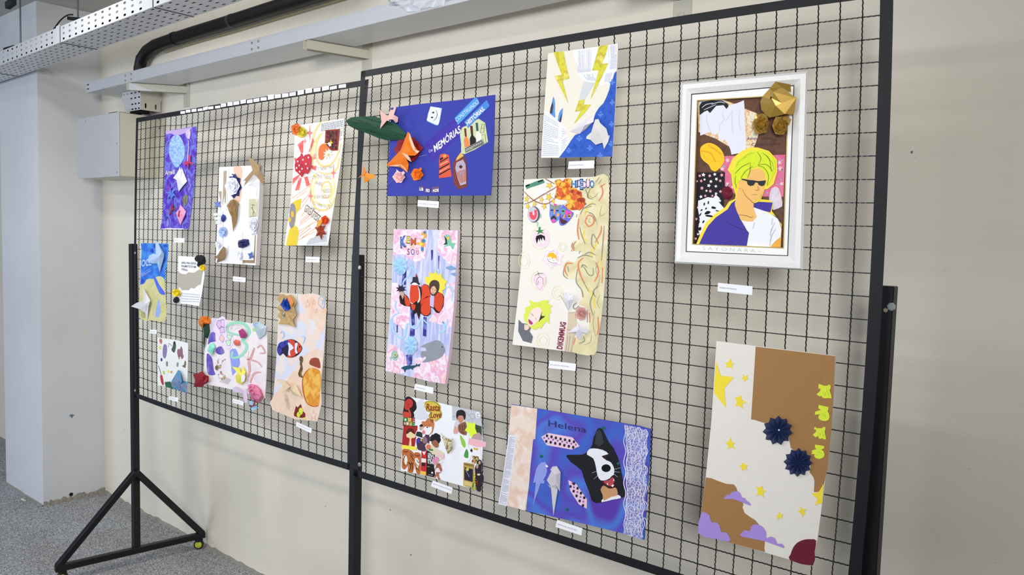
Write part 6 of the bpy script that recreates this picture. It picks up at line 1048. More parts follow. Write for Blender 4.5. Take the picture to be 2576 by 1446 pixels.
# red heart collage
a = Art(PL, (690, 280, 3.615), 'red_heart_collage', 'white collage with a red folded heart, red sparkles and handwritten lines', [(190, 130), (400, 100), (636, 63), (628, 280), (600, 500), (560, 760), (530, 950), (487, 1220), (92, 1220), (145, 850), (175, 480)], wash(['F6F2EE', 'FBF9F6', 'F6EED6'], 14), t=0.003, edge=mat('B9A890'))
for x, y, rx, ry in ((322, 195, 28, 72), (278, 272, 18, 30), (538, 560, 24, 62), (330, 770, 24, 64)): a.piece('red_sparkle', a.star(x, y, rx, ry, 4, .3), mat('EF8A80'), 2)
RS = wash(['EF8E86', 'E8605C', 'F4BDB4'], 16)
for q in ([(210, 300), (265, 260), (262, 380), (240, 375)], [(310, 375), (350, 240), (365, 280), (340, 350)], [(180, 420), (205, 430), (190, 470)], [(340, 400), (385, 380), (380, 430), (345, 440)], [(330, 490), (385, 495), (375, 540), (340, 520)], [(168, 610), (235, 570), (222, 600), (166, 665)], [(225, 600), (250, 605), (225, 715), (188, 722)], [(272, 600), (300, 590), (325, 670), (290, 685)]): a.piece('red_ray', q, RS, 1.2)
ht = a.fold('red_folded_heart', [(245, 375, 6), (265, 400, 12), (320, 385, 8), (340, 420, 6), (330, 520, 8), (305, 570, 5), (268, 555, 12), (250, 603, 3), (240, 585, 5), (190, 540, 5), (185, 485, 6), (205, 430, 8), (235, 405, 10), (260, 480, 18)], [(i, (i + 1) % 13, 13) for i in range(13)], mat('C73444', 0.6, var=.12, scale=200))
a.pieces('white_star_print', [a.star(x, y, 9, 12, 5, .45) for x, y in ((268, 400), (310, 420), (260, 440), (288, 478), (225, 492), (203, 515), (252, 523), (302, 517), (212, 455), (230, 548))], W_, 26)
a.stroke('orange_rings', [[(480, 92), (420, 110), (370, 190), (345, 290), (330, 390)], [(440, 190), (395, 260), (375, 380), (400, 470), (460, 500), (530, 470), (580, 380), (610, 290)], [(385, 560), (340, 630), (330, 740), (370, 870), (450, 900), (520, 860), (550, 780)], [(430, 720), (440, 660), (490, 640), (520, 700), (500, 780), (440, 780)], [(590, 420), (570, 520), (490, 570), (400, 550)]], 20, mat('F6D494'), 1, sm=4)
a.stroke('yellow_rings', [[(410, 200), (360, 300), (345, 400), (360, 500)], [(400, 600), (355, 680), (360, 780), (420, 850), (500, 820), (545, 700), (530, 620), (460, 610)], [(450, 760), (455, 690), (495, 680)]], 16, mat('F2F0A0'), 1.3, sm=4)
a.stroke('crayon_rays', [[(160, 790), (320, 680)], [(230, 900), (330, 760)], [(230, 1000), (380, 880)], [(220, 1090), (400, 990)], [(215, 1170), (370, 1090)], [(225, 1120), (350, 1010)], [(200, 790), (300, 720)], [(240, 960), (300, 880)], [(225, 1040), (420, 900)], [(250, 1150), (400, 1040)]], 13, mat('F4C8AC'), 1, sm=0)
a.stroke('crayon_rays', [[(250, 830), (340, 720)], [(230, 1020), (340, 930)], [(225, 1140), (330, 1060)]], 8, mat('EE9C94'), 1.2)
a.piece('book_page', [(430, 100), (636, 66), (620, 280), (590, 290), (600, 165), (465, 180), (400, 170)], mat('F1F1F2'), 1.8); lines_of_print(a, 'printed_lines', [(430, 108), (628, 78), (622, 160), (425, 182)], 9, mat('8F8F98'), 2.6, 7); lines_of_print(a, 'printed_lines', [(598, 175), (622, 170), (615, 265), (592, 270)], 9, mat('9A9AA0'), 2.6, 8)
a.piece('book_page', [(300, 1180), (400, 1150), (480, 1060), (500, 960), (530, 880), (510, 1080), (487, 1218), (250, 1218)], mat('E9E9EC'), 1.8); lines_of_print(a, 'printed_lines', [(320, 1160), (480, 1090), (480, 1210), (290, 1212)], 12, mat('A9A9B0'), 2.6, 9)
o = a.piece('dark_red_frame', [(465, 170), (597, 160), (578, 355), (520, 360), (458, 300)], mat('B0402E'), 2.6); a.piece('dark_picture', [(472, 178), (588, 170), (570, 346), (520, 350), (468, 300)], wash(['5A2A2A', '8A4A44', '3A2022', 'A8505E'], 60), 3.2, parent=o); a.piece('yellow_petal', a.star(515, 285, 16, 30, 4, .4), mat('E8D23A'), 4, parent=o); a.piece('pale_petals', [(485, 290), (500, 280), (520, 310), (500, 320)], W_, 4, parent=o)
o = a.piece('orange_slice', [(400, 350), (430, 300), (480, 295), (495, 340), (460, 400), (440, 440), (405, 430)], mat('E67A44'), 3.2, sm=2); a.stroke('slice_rim', [[(398, 400), (405, 330), (440, 292), (490, 298)]], 7, mat('F6D9A0'), 3.8, sm=3, parent=o)
WP = mat('F4F3E8', 0.8)
for x, y, r in ((490, 390, 50), (360, 580, 38), (492, 850, 40)): o = a.flower('white_daisy', x, y, r, r * 1.15, 9, 5, WP, inner=.5); a.piece('daisy_centre', a.ell(x, y + 6, 9, 12, 8), mat('E6C83A'), 10, parent=o)
for t_, p, q in (('"I THINK I HAVE', (392, 545), (545, 515)), ('THIS THING', (390, 605), (515, 618)), ('WHERE', (370, 665), (435, 680)), ('I NEED', (428, 745), (508, 735)), ('EVERYBODY', (362, 795), (500, 790)), ('TO THINK I\'M', (345, 845), (468, 885))): a.text('handwriting', t_, p, q, (0, -34), mat('B9A89A'), 3.2)
a.text('handwriting', 'THE', (335, 885), (362, 900), (4, -20), mat('4A3A38'), 3.2); a.text('handwriting', 'GREATEST', (268, 900), (400, 1010), (22, -58), mat('5A4644'), 3.2, bold=.02); a.text('handwriting', 'GREATEST', (272, 897), (398, 1003), (18, -48), mat('F4E6DC'), 3.8, bold=-.01)
o = a.piece('yellow_figure_cutout', [(165, 830), (205, 805), (248, 792), (235, 880), (200, 925), (185, 1040), (210, 1050), (222, 1100), (205, 1218), (105, 1222), (130, 1100), (150, 1040), (130, 1000), (145, 900)], mat('E4C83E', 0.85, var=.1, scale=30), 2, label='yellow and grey painted cut-out along the lower left edge'); a.piece('grey_area', [(150, 840), (185, 850), (195, 920), (175, 1050), (140, 1050), (135, 960)], mat('8F8E94'), 2.7, sm=2, parent=o); a.pieces('yellow_spots', [a.ell(165, 935, 14, 30, 10), a.ell(140, 985, 12, 24, 10)], mat('E6B83A'), 3.3, parent=o)
ST = lambda n, x, y, r, c, sd: a.rose(n, x, y, r, r * 1.15, mat(c, 0.55), 18, sd, 2, 5)
ST('orange_paper_flower', 200, 165, 48, 'E0702A', 3); ST('yellow_paper_flower', 248, 190, 45, 'D9C83E', 6); a.fold('petal_tip', [(190, 105, 4), (235, 140, 12), (200, 165, 16), (185, 140, 10)], [(0, 1, 2), (0, 2, 3)], mat('E0702A', 0.55))
ST('orange_paper_rose', 458, 990, 38, 'E0561E', 8); a.flower('rust_paper_leaf', 420, 1085, 58, 85, 6, 14, mat('A8482A', 0.6, var=.2, scale=30), inner=.45, rot=.4); a.fold('amber_fold', [(400, 985, 6), (440, 990, 14), (420, 1040, 16), (380, 1050, 8)], [(0, 1, 2), (0, 2, 3)], mat('EBA23C', 0.5))
# blue beach painting
a = Art(PL, (310, 560, 7.23), 'beach_painting', 'blue and sand coloured painting with two folded paper cranes at the far edge', [(318, 380), (400, 372), (560, 378), (820, 380), (822, 440), (800, 680), (770, 900), (760, 1100), (778, 1440), (770, 1790), (550, 1775), (300, 1740), (300, 1300), (320, 800), (335, 480)], wash(['3E78D6', '2E66CC', '4A90E0', '2A52C0'], 14), t=0.0012)
a.piece('sand_area', [(305, 1160), (310, 1130), (380, 1110), (420, 1040), (480, 1018), (545, 1022), (600, 985), (680, 975), (740, 1020), (760, 1100), (778, 1440), (770, 1788), (550, 1773), (302, 1738)], wash(['C9C48C', 'D2CC96', 'C4C088', 'D9D27E'], 14), 1, sm=2)
a.piece('blue_shadow', [(540, 960), (590, 1000), (650, 1120), (720, 1220), (765, 1300), (720, 1312), (660, 1280), (600, 1150)], wash(['4A5ED8', '5A78E0'], 20), 1.6, sm=2); a.piece('blue_drop', [(640, 1400), (665, 1430), (680, 1600), (640, 1720), (585, 1700), (600, 1560)], wash(['8AA6E0', '9CB4E8'], 30), 1.6, sm=2)
a.pieces('dark_blue_blots', [a.ell(525, 510, 32, 42, 10, j=.2, seed=1), a.ell(765, 420, 35, 25, 10, j=.2, seed=2), a.ell(345, 1060, 25, 40, 10, j=.2, seed=3)], mat('2444BE'), 1.6)
a.text('painted_letters', 'OCE', (330, 800), (515, 770), (6, -120), mat('B9CCF0'), 2.4, bold=.02); lines_of_print(a, 'white_scribble', [(320, 930), (480, 830), (500, 880), (340, 990)], 4, mat('9CB4EE'), 2, 3)
CR = mat('B4CCEE', 0.6)
a.fold('paper_crane', [(588, 310, 6), (640, 380, 14), (745, 560, 8), (700, 540, 20), (650, 620, 28), (590, 580, 14), (445, 720, 6), (470, 600, 8), (560, 560, 14), (620, 740, 8), (540, 745, 8), (725, 680, 10), (665, 900, 4), (740, 640, 6)], [(0, 1, 5), (1, 3, 5), (1, 2, 3), (3, 4, 5), (5, 4, 8), (8, 4, 7), (7, 4, 6), (6, 4, 10), (10, 4, 9), (9, 4, 12), (4, 11, 12), (4, 13, 11), (3, 13, 4), (2, 13, 3)], CR)
a.z = (320, 580, 5.5625)
a.fold('paper_crane', [(222, 800, 6), (265, 870, 14), (325, 980, 10), (300, 1060, 12), (275, 1265, 4), (255, 1150, 12), (180, 1100, 10), (52, 1060, 3), (130, 1010, 10), (220, 985, 16), (255, 1030, 24), (235, 940, 14)], [(0, 1, 11), (1, 2, 10), (1, 10, 11), (2, 3, 10), (3, 4, 5), (3, 5, 10), (5, 6, 10), (6, 7, 8), (6, 8, 9), (6, 9, 10), (9, 11, 10)], mat('DAD6DC', 0.65))
a.piece('painted_crane_shadow', [(190, 1130), (260, 1150), (250, 1230), (200, 1215)], mat('A9A478'), 2)  # shade under the crane, painted as a darker sand patch
# torn text sheet
a = Art(PL, (320, 580, 5.5625), 'torn_text_card', 'white printed card with a torn grey centre, black and yellow paper flowers at its corners', [(715, 355), (850, 362), (1000, 372), (1085, 400), (1080, 620), (1050, 850), (1005, 1058), (850, 1030), (740, 1020), (720, 780), (710, 600)], mat('F1F1F8', 0.8), t=0.001, cat='poster')
a.piece('grey_torn_centre', [(712, 560), (740, 595), (770, 605), (820, 610), (860, 580), (930, 590), (980, 560), (1000, 545), (1060, 560), (1050, 620), (1030, 750), (980, 770), (940, 810), (890, 800), (860, 835), (800, 830), (770, 835), (730, 790), (708, 790)], mat('B4AC9E', var=.05, scale=80), 1)
for t_, y, x1 in (('JANELA PARA DENTRO:', 470, 970), ('FRAGMENTOS DE UMA', 517, 968), ('VIVÊNCIA', 562, 845)): a.text('lettering', t_, (757, y - 8), (x1, y + 6), (0, -30), mat('4A4A58'), 1, bold=.01)
lines_of_print(a, 'printed_lines', [(770, 860), (1015, 885), (1005, 1010), (765, 1005)], 4, mat('B4B6CC'), 1.2, 4, .33)
a.crumple('black_paper_flower', [(940, 385), (975, 345), (1040, 340), (1090, 365), (1103, 420), (1095, 465), (1040, 480), (1005, 512), (975, 490), (985, 440), (950, 420)], 18, mat('1A1B22', 0.6), 3); a.rose('yellow_paper_flower', 1055, 520, 48, 50, mat('E6CC2E', 0.5), 14, 4, 2, 5)
a.rose('yellow_paper_flower', 685, 870, 68, 58, mat('EBD22E', 0.5), 18, 7, 2, 6); a.crumple('black_paper_ball', a.ell(688, 970, 48, 46, 9, j=.1, seed=3), 14, mat('1C1D22', 0.6), 5)
# small objects collage
a = Art(PL, (370, 770, 5.164), 'doodle_collage', 'small pale card scattered with doodles and a big blue folded paper at its foot', [(135, 405), (200, 415), (380, 440), (532, 480), (530, 700), (522, 985), (470, 1000), (330, 1075), (240, 1040), (135, 1025), (140, 700)], mat('E9E9E8', 0.85, var=.02, scale=30), t=0.0015)
for n, q, c in (('purple_bottle', [(208, 520), (230, 492), (255, 515), (255, 600), (238, 672), (212, 668), (202, 620)], '8A7CA8'), ('green_figure', [(315, 560), (335, 520), (340, 470), (358, 455), (372, 490), (372, 540), (355, 600), (330, 590)], '46604E'), ('rust_head', [(340, 478), (358, 452), (370, 480), (358, 505)], '9A5A44'), ('mauve_cluster', [(390, 590), (400, 555), (425, 560), (440, 520), (460, 560), (462, 620), (475, 650), (450, 690), (435, 650), (410, 670), (395, 630)], '8F6A72'), ('orange_doodle', [(158, 430), (185, 425), (195, 460), (182, 492), (165, 470)], 'C2765A'), ('yellow_doodle', [(150, 530), (170, 515), (180, 545), (165, 565)], 'E0D866'), ('navy_doodle', [(175, 690), (188, 670), (198, 695), (190, 715), (178, 712)], '3E3A7A'), ('grey_box', [(248, 720), (268, 722), (266, 778), (248, 775)], '7A8486'), ('grey_box', [(385, 735), (408, 732), (402, 785), (382, 780)], '8A9A9C'), ('brown_doodle', [(452, 775), (480, 760), (488, 705), (505, 730), (498, 790), (488, 800)], '7A6A50'), ('lime_doodle', [(205, 845), (225, 840), (228, 880), (210, 885)], 'A4D45E'), ('yellow_doodle', [(255, 840), (280, 825), (290, 855), (268, 865)], 'E6E07A'), ('orange_doodle', [(300, 845), (322, 840), (328, 862), (312, 872)], 'E09A6A'), ('gold_marks', [(405, 650), (425, 645), (420, 690), (408, 680)], 'A8946A')):
    a.piece(n, q, mat(c, var=.1, scale=100), 1.5, sm=2)
a.stroke('dark_lines', [[(275, 530), (282, 480), (330, 520)], [(145, 770), (165, 830), (185, 900)]], 6, mat('3A3A44'), 2); a.piece('red_handle', [(168, 905), (195, 900), (215, 1010), (200, 1022), (180, 985)], mat('B83A40'), 2.4, sm=2)
BP = wash(['3E7FA8', '4A94BC', '8A88A8', '3A78A4'], 50)
a.fold('blue_folded_paper', [(405, 825, 6), (430, 850, 10), (455, 975, 24), (410, 1100, 6), (312, 1040, 4), (320, 970, 10), (425, 1020, 20), (500, 975, 10), (520, 985, 8), (520, 1128, 4)], [(0, 1, 2), (0, 2, 5), (2, 6, 5), (5, 6, 3), (5, 3, 4), (6, 9, 3), (6, 7, 9), (7, 8, 9), (2, 7, 6)], BP)
a.fold('green_folded_paper', [(228, 985, 4), (300, 978, 8), (345, 1080, 3), (240, 1045, 4)], [(0, 1, 2), (0, 2, 3)], mat('2F6446', 0.7))
# pastel collage
a = Art(PL, (370, 770, 5.164), 'pastel_collage', 'pastel pink collage with purple paint, beads, folded rabbit and paper roses at its corners', [(840, 155), (900, 158), (1200, 200), (1380, 225), (1555, 260), (1560, 500), (1548, 900), (1528, 1200), (1300, 1130), (1050, 1070), (800, 1020), (735, 1000), (745, 600), (770, 300)], wash(['E4D8DE', 'EDE4E6', 'E0D2D8'], 9), t=0.003)
PU = wash(['5A4AA6', '6A5AB4', '8C84C4'], 26)
for q in ([(830, 340), (890, 350), (905, 430), (880, 460), (820, 470), (790, 500), (800, 420)], [(890, 560), (930, 525), (975, 530), (1005, 600), (960, 630), (900, 610)], [(775, 620), (820, 640), (850, 700), (865, 830), (885, 890), (800, 890), (775, 800)]): a.piece('purple_paint', q, PU, 1.2, sm=2)
a.piece('lilac_wash', [(850, 165), (905, 170), (870, 330), (820, 330)], mat('D3CBDC'), 1, sm=2)
o = a.piece('cloud_card', [(905, 190), (940, 150), (980, 130), (1015, 155), (1045, 230), (1030, 300), (1040, 380), (1110, 370), (1120, 470), (1070, 555), (1010, 540), (985, 510), (930, 515), (890, 440), (885, 340), (860, 300)], mat('EBD8EE'), 2, sm=2)
for i, (q, c) in enumerate((([(895, 235), (920, 180), (955, 185), (975, 250), (935, 300)], 'DDB8E4'), ([(955, 175), (1000, 170), (1005, 280), (970, 270)], 'E3C4EA'), ([(945, 280), (1000, 270), (1010, 340), (950, 350)], 'E0C0E6'), ([(965, 360), (1005, 420), (985, 475), (935, 425)], 'F0CDC8'), ([(1040, 370), (1110, 380), (1075, 450), (1035, 400)], 'C4E8C8'), ([(1015, 450), (1085, 440), (1082, 510), (1045, 515)], 'C8EACC'))): a.piece('shape_tile', q, mat('5A3A6A'), 2.6, parent=o); a.piece('shape_fill', [(x + (sum(p[0] for p in q) / len(q) - x) * .12, y + (sum(p[1] for p in q) / len(q) - y) * .12) for x, y in q], mat(c), 3.2, parent=o)
a.stroke('mint_serpent', [[(1200, 375), (1100, 355), (1040, 320), (1050, 250), (1130, 215), (1230, 220), (1300, 270), (1325, 340), (1280, 400), (1240, 440), (1290, 500), (1280, 570), (1220, 640), (1150, 670), (1100, 660), (1110, 590)]], 42, mat('9CD8BC', 0.8, var=.08, scale=60), 2, sm=4)
a.stroke('faint_rings', [[(1090, 300), (1110, 250), (1200, 250), (1260, 300)], [(1120, 320), (1190, 280), (1240, 330)], [(1230, 640), (1300, 670), (1320, 580)]], 4, mat('B9B4B0'), 1.4, sm=4)
a.fold('magenta_fold', [(1185, 322, 4), (1240, 290, 10), (1265, 320, 14), (1300, 370, 6), (1270, 415, 8), (1215, 412, 4), (1250, 360, 16)], [(i, (i + 1) % 6, 6) for i in range(6)], mat('B03A7A', 0.6)); a.fold('coral_fold', [(1120, 460, 4), (1150, 430, 8), (1205, 450, 6), (1200, 505, 6), (1170, 515, 8), (1135, 505, 4), (1170, 475, 14)], [(i, (i + 1) % 6, 6) for i in range(6)], mat('E0705E', 0.6))
a.fold('mint_fan', [(780, 580, 4), (815, 490, 8), (860, 475, 6), (885, 530, 6), (860, 590, 10), (835, 660, 4), (825, 610, 10), (840, 555, 18)], [(i, (i + 1) % 7, 7) for i in range(7)], mat('8FE0CC', 0.6))
a.piece('periwinkle_strip', [(1075, 580), (1150, 555), (1190, 660), (1205, 730), (1190, 780), (1110, 900), (1090, 750)], mat('8F9EE6', 0.8, var=.06, scale=40), 1.4, sm=2)
rr = random.Random(9)
bc = ['C8D8D0', 'E0A8B8', 'B8C86A', '6AA8A0', 'E8D060', 'F0E4E0', '8A7AB0', 'D88A7A']
pth = [(960, 670), (920, 700), (915, 760), (930, 820), (915, 880), (930, 930), (980, 950), (1020, 930), (985, 900), (960, 840), (965, 760), (995, 700)]
for i in range(46):
    t = rr.random() * (len(pth) - 1); k = int(t); p = pth[k]; q = pth[k + 1]; x = p[0] + (q[0] - p[0]) * (t - k) + rr.uniform(-16, 16); y = p[1] + (q[1] - p[1]) * (t - k) + rr.uniform(-16, 16)
    a.crumple('bead', a.ell(x, y, 10, 10, 6), 5, mat(bc[i % 8], 0.3), i, rings=2)
a.piece('brown_bead', a.ell(902, 800, 20, 30, 10), mat('7A5A3A'), 5); a.stroke('dark_hatching', [[(1000 + i * 14, 1000 + i * 4), (1050 + i * 12, 930 + i * 8)] for i in range(-4, 4)], 4, mat('6A6478'), 1.6)
PKF = wash(['E0B4B4', 'D29A9C', 'E8C8C4'], 60)
for pts, w in (([(1390, 540), (1350, 660), (1320, 700), (1330, 840), (1310, 920)], 34), ([(1290, 690), (1360, 700), (1440, 730), (1490, 790)], 20), ([(1430, 540), (1480, 510), (1530, 600), (1460, 610)], 22), ([(1340, 1000), (1370, 900), (1420, 860), (1480, 860)], 26)): a.stroke('pink_cord', [pts], w, PKF, 2.5, sm=4)
a.fold('yellow_rabbit', [(1100, 780, 4), (1200, 805, 8), (1225, 865, 14), (1242, 775, 4), (1280, 850, 8), (1275, 960, 8), (1230, 1020, 4), (1160, 985, 6), (1145, 900, 8), (1185, 880, 16), (1240, 920, 20)], [(0, 1, 2), (0, 2, 9), (2, 3, 4), (2, 4, 10), (4, 5, 10), (5, 6, 10), (6, 7, 10), (7, 8, 9), (7, 9, 10), (2, 10, 9)], mat('EBDF5A', 0.6)); a.piece('pale_face', [(1225, 900), (1255, 880), (1278, 920), (1260, 980), (1222, 985)], mat('ECE8EC'), 36)
a.fold('silver_fold', [(1370, 235, 4), (1470, 195, 6), (1480, 225, 10), (1558, 265, 6), (1530, 370, 6), (1455, 430, 4), (1420, 350, 8), (1480, 300, 18), (1440, 255, 14)], [(0, 1, 8), (1, 2, 8), (2, 3, 7), (2, 7, 8), (3, 4, 7), (4, 5, 7), (5, 6, 7), (6, 8, 7), (6, 0, 8)], mat('B9CAD2', 0.35)); a.piece('green_scrap', a.ell(1395, 305, 30, 25, 9, j=.15, seed=2), mat('A8DC7A'), 3); a.piece('blue_scrap', [(1375, 230), (1440, 215), (1430, 280), (1400, 270)], mat('8AAEE0'), 16)
a.crumple('orange_paper_flower', [(665, 200), (700, 130), (790, 130), (832, 180), (820, 230), (740, 240), (720, 280), (680, 250)], 22, mat('E07A22', 0.55), 5); a.crumple('green_stem', [(722, 240), (770, 190), (810, 240), (815, 330), (790, 420), (755, 400), (742, 560), (730, 480), (735, 330)], 12, mat('1E3A2A', 0.6), 6)
a.fold('crimson_paper_rose', [(595, 885, 6), (665, 870, 14), (722, 838, 8), (745, 890, 22), (800, 910, 8), (795, 980, 10), (740, 1020, 10), (720, 1053, 5), (605, 1048, 5), (625, 960, 14), (700, 950, 26)], [(i, (i + 1) % 10, 10) for i in range(10)], mat('8C1E2A', 0.6)); a.fold('rose_inner', [(740, 900, 26), (790, 930, 20), (770, 985, 22), (725, 985, 26), (745, 945, 18)], [(0, 1, 4), (1, 2, 4), (2, 3, 4), (3, 0, 4)], mat('A02A36', 0.6))
a.crumple('pink_paper_flower', [(1305, 1080), (1320, 1020), (1360, 1008), (1430, 1030), (1480, 1080), (1520, 1180), (1465, 1255), (1400, 1230), (1350, 1200), (1330, 1140)], 26, mat('DC7C9C', 0.6), 8, rings=4); a.rose('light_pink_fold', 1352, 1062, 52, 50, mat('F2A4CC', 0.6), 26, 3, 2, 5)
a.fold('blue_ribbon', [(1330, 1235, 4), (1365, 1225, 8), (1370, 1285, 10), (1335, 1280, 4), (1350, 1320, 4), (1420, 1290, 10), (1438, 1320, 4), (1365, 1358, 3)], [(0, 1, 2), (0, 2, 3), (4, 5, 6), (4, 6, 7)], mat('9CC8EC', 0.6)); a.stroke('maroon_cord', [[(1385, 1180), (1400, 1240), (1385, 1290), (1420, 1280)], [(1325, 1285), (1350, 1302), (1390, 1290)]], 18, mat('7A1A4A'), 10, sm=3)
a.fold('lilac_strips', [(1100, 1080, 3), (1150, 1040, 8), (1250, 1090, 10), (1290, 1060, 5), (1305, 1255, 2), (1262, 1255, 2), (1240, 1130, 6), (1130, 1115, 3)], [(0, 1, 7), (1, 2, 6), (1, 6, 7), (2, 3, 4), (2, 4, 5), (2, 5, 6)], mat('DCC8E0', 0.7))
# orange fish collage
a = Art(PL, (670, 720, 3.805), 'sea_collage', 'tall pale peach and blue collage with a clownfish cut-out and a large golden oval', [(130, 60), (300, 72), (400, 78), (560, 100), (568, 330), (550, 640), (525, 900), (488, 1295), (400, 1280), (250, 1245), (58, 1185), (95, 700), (110, 380)], wash(['DCDDEC', 'E9D9CE', 'CFD6EA', 'EBD3C2', 'D9DCEA'], 7, lo=.34, hi=.66, detail=3), t=0.0035, edge=mat('D9C0AE'))
a.piece('peach_wash', [(330, 78), (560, 100), (562, 360), (520, 450), (480, 400), (450, 330), (400, 300), (380, 240), (345, 180)], wash(['EBC8AE', 'E9D2C2', 'E6BD9E'], 16), 1, sm=2); a.piece('sand_wash', [(540, 620), (520, 900), (488, 1292), (60, 1184), (75, 1040), (200, 900), (330, 700), (430, 620)], wash(['E9D2C2', 'E6C8B0', 'EBDCD0'], 12), 1, sm=2)
o = a.piece('box_card', [(130, 62), (298, 75), (285, 390), (110, 365)], mat('D8CDB8'), 2); KZ = wash(['B08E5E', 'C0A070', 'A07E50'], 40)
a.fold('kraft_zigzag', [(130, 75, 4), (100, 120, 10), (135, 160, 5), (100, 210, 10), (132, 240, 5), (105, 285, 10), (140, 320, 4), (115, 360, 6), (200, 360, 8), (278, 392, 6), (255, 320, 12), (290, 270, 10), (265, 200, 14), (292, 150, 8), (262, 110, 12), (235, 80, 6), (180, 95, 12), (160, 75, 6), (195, 240, 2)], [(i, (i + 1) % 18, 18) for i in range(18)], KZ)
a.rose('blue_foil_bow', 195, 170, 55, 65, mat('2F56B4', 0.3, 0.4), 22, 3, 3, 6); a.fold('orange_foil', [(200, 110, 14), (235, 95, 10), (262, 150, 12), (240, 220, 10), (225, 180, 18)], [(0, 1, 4), (1, 2, 4), (2, 3, 4)], mat('D98A4E', 0.4)); a.crumple('silver_trinket', a.ell(158, 275, 28, 45, 8, j=.2, seed=6), 12, mat('A9A890', 0.35, 0.5), 7)
o = a.piece('clownfish_cutout', [(105, 580), (140, 545), (180, 520), (235, 505), (290, 525), (335, 570), (340, 605), (310, 650), (250, 682), (190, 675), (160, 640), (130, 665), (105, 630)], mat('1F1E3A'), 2.4, sm=2)
a.piece('orange_scales', [(200, 520), (240, 510), (275, 530), (270, 600), (290, 645), (240, 680), (200, 670), (225, 600)], mat('D2452C'), 3.1, sm=2, parent=o); a.piece('orange_scales', [(300, 540), (332, 575), (335, 610), (305, 640), (300, 590)], mat('D84E2E'), 3.1, sm=2, parent=o); a.pieces('white_band', [[(275, 545), (300, 545), (290, 600), (300, 640), (280, 640), (272, 600)], [(205, 540), (225, 545), (262, 590), (225, 620), (232, 665), (208, 650), (215, 590)]], mat('DDE0EE'), 3.8, sm=2, parent=o); a.pieces('blue_fins', [a.ell(150, 560, 42, 30, 10, rot=-.5), a.ell(125, 610, 22, 48, 10), a.ell(190, 540, 30, 26, 10)], mat('3A3A9A'), 3.4, parent=o); a.piece('eye', a.ell(317, 578, 7, 9, 8), K, 4.2, parent=o)
o = a.piece('golden_oval', [(415, 785), (470, 785), (515, 815), (522, 900), (512, 1050), (497, 1145), (440, 1150), (385, 1110), (352, 1010), (345, 900), (370, 830)], wash(['E0A03A', 'D98A2E', 'EBBB5A', 'E6B04A'], 24), 2, sm=2); a.stroke('brown_rim', [[(415, 785), (370, 830), (346, 900), (352, 1010), (385, 1110), (440, 1148), (497, 1143)]], 9, mat('B4521E'), 2.7, sm=3, parent=o)
a.piece('brown_tassel', [(315, 690), (335, 665), (355, 700), (340, 740), (350, 790), (335, 840), (355, 875), (315, 865), (305, 830), (325, 770)], wash(['8A6A44', '4A3424', 'C0A060'], 60), 2.4, sm=2); a.piece('red_scrap', [(410, 740), (430, 690), (500, 690), (518, 780), (480, 775), (440, 760)], mat('9A4434', var=.2, scale=50), 2.4, sm=2, label='plain red brown paper scrap')
a.fold('cream_butterfly', [(92, 885, 4), (175, 905, 12), (230, 960, 26), (150, 1020, 8), (180, 970, 14), (275, 925, 14), (345, 1065, 4), (290, 1045, 10), (250, 1000, 20), (245, 1030, 10)], [(0, 1, 4), (1, 2, 4), (4, 2, 3), (2, 5, 8), (5, 6, 8), (8, 6, 7), (8, 7, 9), (2, 8, 9)], mat('E6CDA8', 0.65)); a.fold('apricot_fold', [(160, 960, 6), (215, 955, 18), (200, 930, 14), (170, 930, 8)], [(0, 1, 2), (0, 2, 3)], mat('EBB27A', 0.6))
a.piece('tan_smudge', [(170, 1030), (200, 1040), (220, 1100), (225, 1170), (205, 1180), (180, 1110)], wash(['B99A80', 'DCC8B8'], 40), 1.6, sm=2)
o = a.piece('maroon_cluster', [(285, 1145), (300, 1160), (330, 1128), (345, 1190), (370, 1215), (368, 1255), (330, 1258), (265, 1240), (272, 1190)], mat('7A2420'), 2.6, sm=2); a.pieces('lime_drops', [a.ell(330, 1195, 20, 34, 12), a.ell(308, 1228, 17, 26, 12), a.ell(362, 1262, 16, 7, 8)], mat('D8E040'), 3.3, parent=o)
for x, y, r in ((450, 1235, 36), (395, 170, 28), (455, 155, 20), (480, 235, 16)): s_ = a.star(x, y, r, r * 1.5, 5, .4); a.stroke('drawn_star', [s_ + [s_[0]]], 3.5, mat('C9A090'), 2)
a.stroke('blue_doodle', [[(500, 130), (520, 95), (548, 110), (555, 170), (545, 215), (520, 190), (498, 170), (500, 130)], [(520, 130), (540, 140), (535, 180)]], 8, mat('8AB4E4'), 2, sm=3); a.stroke('blue_doodle', [[(340, 480), (370, 490), (350, 550)], [(135, 450), (155, 430), (170, 470), (150, 500)]], 10, mat('A9BCE4'), 2, sm=3)
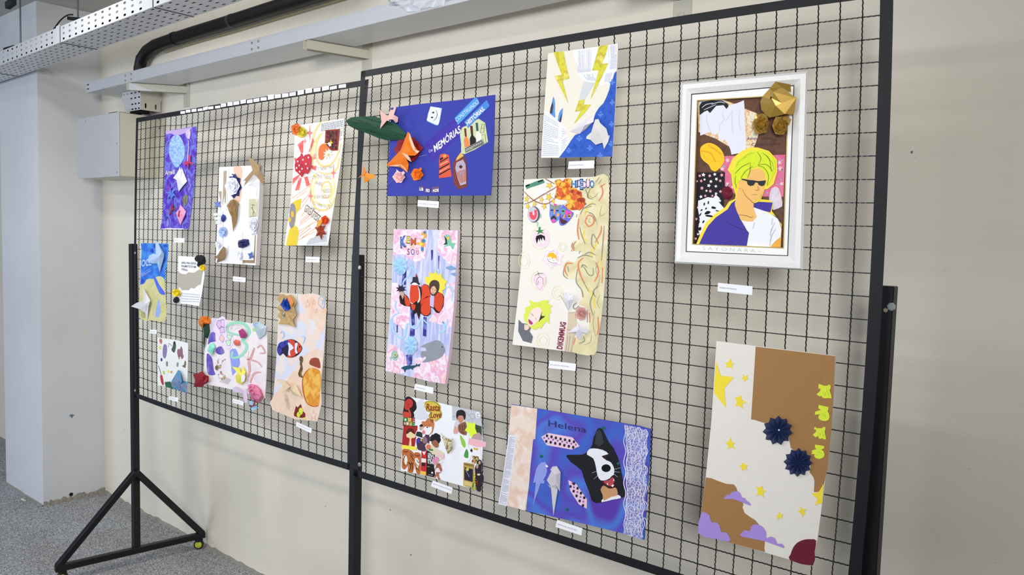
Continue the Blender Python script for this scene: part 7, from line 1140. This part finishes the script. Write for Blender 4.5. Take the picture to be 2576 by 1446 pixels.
# ================================================================== NAME CARDS
z1 = (1, 1, 1)
def card(P, z, quad, body, label, tp=None): return name_card(P, z, quad, body, label, tp)
card(PR, (1060, 1190, 24.1), [(690, 450), (1890, 880), (1820, 1265), (582, 795)], 'LARA ROCHA AMARO GONZALEZ', 'white name card under the crowded cut-out collage', (.05, .95, .52))
card(PR, (1380, 1290, 24.1), [(515, 410), (2050, 930), (1990, 1370), (415, 845)], 'HELENA NATAL GAMA DE PAIVA', 'white name card under the dog collage', (.05, .8, .62))
card(PR, (1370, 900, 28.62), [(345, 190), (2260, 425), (2215, 945), (295, 725)], 'ANA LUISA SILVA PESCADOR', 'white name card under the swirling tree collage', (.03, .73, .6))
card(PR, (1790, 700, 23.42), [(380, 260), (2420, 470), (2390, 990), (350, 760)], 'YASMIM HEYMOWSKI', 'white name card under the white picture frame', (.04, .54, .62))
card(PR, (1040, 500, 32.2), [(360, 95), (2060, 215), (2030, 750), (330, 610)], 'KETELEY KAMILLE DE OLIVEIRA TEIXEIRA', 'white name card under the royal blue collage', (.04, .93, .62))
card(PR, (1420, 395, 28.62), [(310, 320), (2150, 235), (2115, 805), (255, 860)], 'MIGUEL JOÃO PRADINI', 'white name card under the lightning collage', (.03, .58, .6))
card(PR, (960, 780, 6.571), [(552, 1215), (855, 1280), (850, 1385), (538, 1310)], 'LUMA SOUZA SILVA', 'white name card under the fish canvas', (.08, .6, .62))
card(PL, (740, 1050, 28.62), [(170, 310), (1275, 800), (1205, 1140), (120, 600)], 'JÚLIA MARTINS DE SOUZA', 'narrow white name card under the sea collage', (.1, .85, .55))
card(PL, (500, 380, 4.255), [(367, 1340), (503, 1355), (498, 1405), (365, 1390)], 'LETICIA ALMEIDA LIMA', 'white name card under the deep white canvas', (.08, .75, .6))
card(PL, (690, 280, 3.615), [(285, 1320), (412, 1325), (408, 1375), (284, 1370)], 'GABRIEL ALVES MELO', 'white name card under the red heart collage', (.04, .8, .6))
card(PL, (320, 580, 5.5625), [(657, 102), (802, 105), (798, 168), (652, 165)], 'LARISSA ALVES', 'white name card under the narrow violet collage', (.08, .6, .6))
card(PL, (320, 580, 5.5625), [(315, 1385), (413, 1388), (410, 1446), (312, 1438)], 'SOFIA REIS', 'white name card under the beach painting', (.08, .8, .6))
card(PL, (370, 770, 5.164), [(282, 1165), (405, 1190), (402, 1245), (278, 1210)], 'BEATRIZ LOPES', 'white name card under the doodle collage', (.08, .75, .6))
card(PL, (370, 770, 5.164), [(1112, 1198), (1252, 1238), (1250, 1292), (1106, 1250)], 'MARIA CLARA DIAS', 'white name card under the pastel collage', (.08, .75, .6))
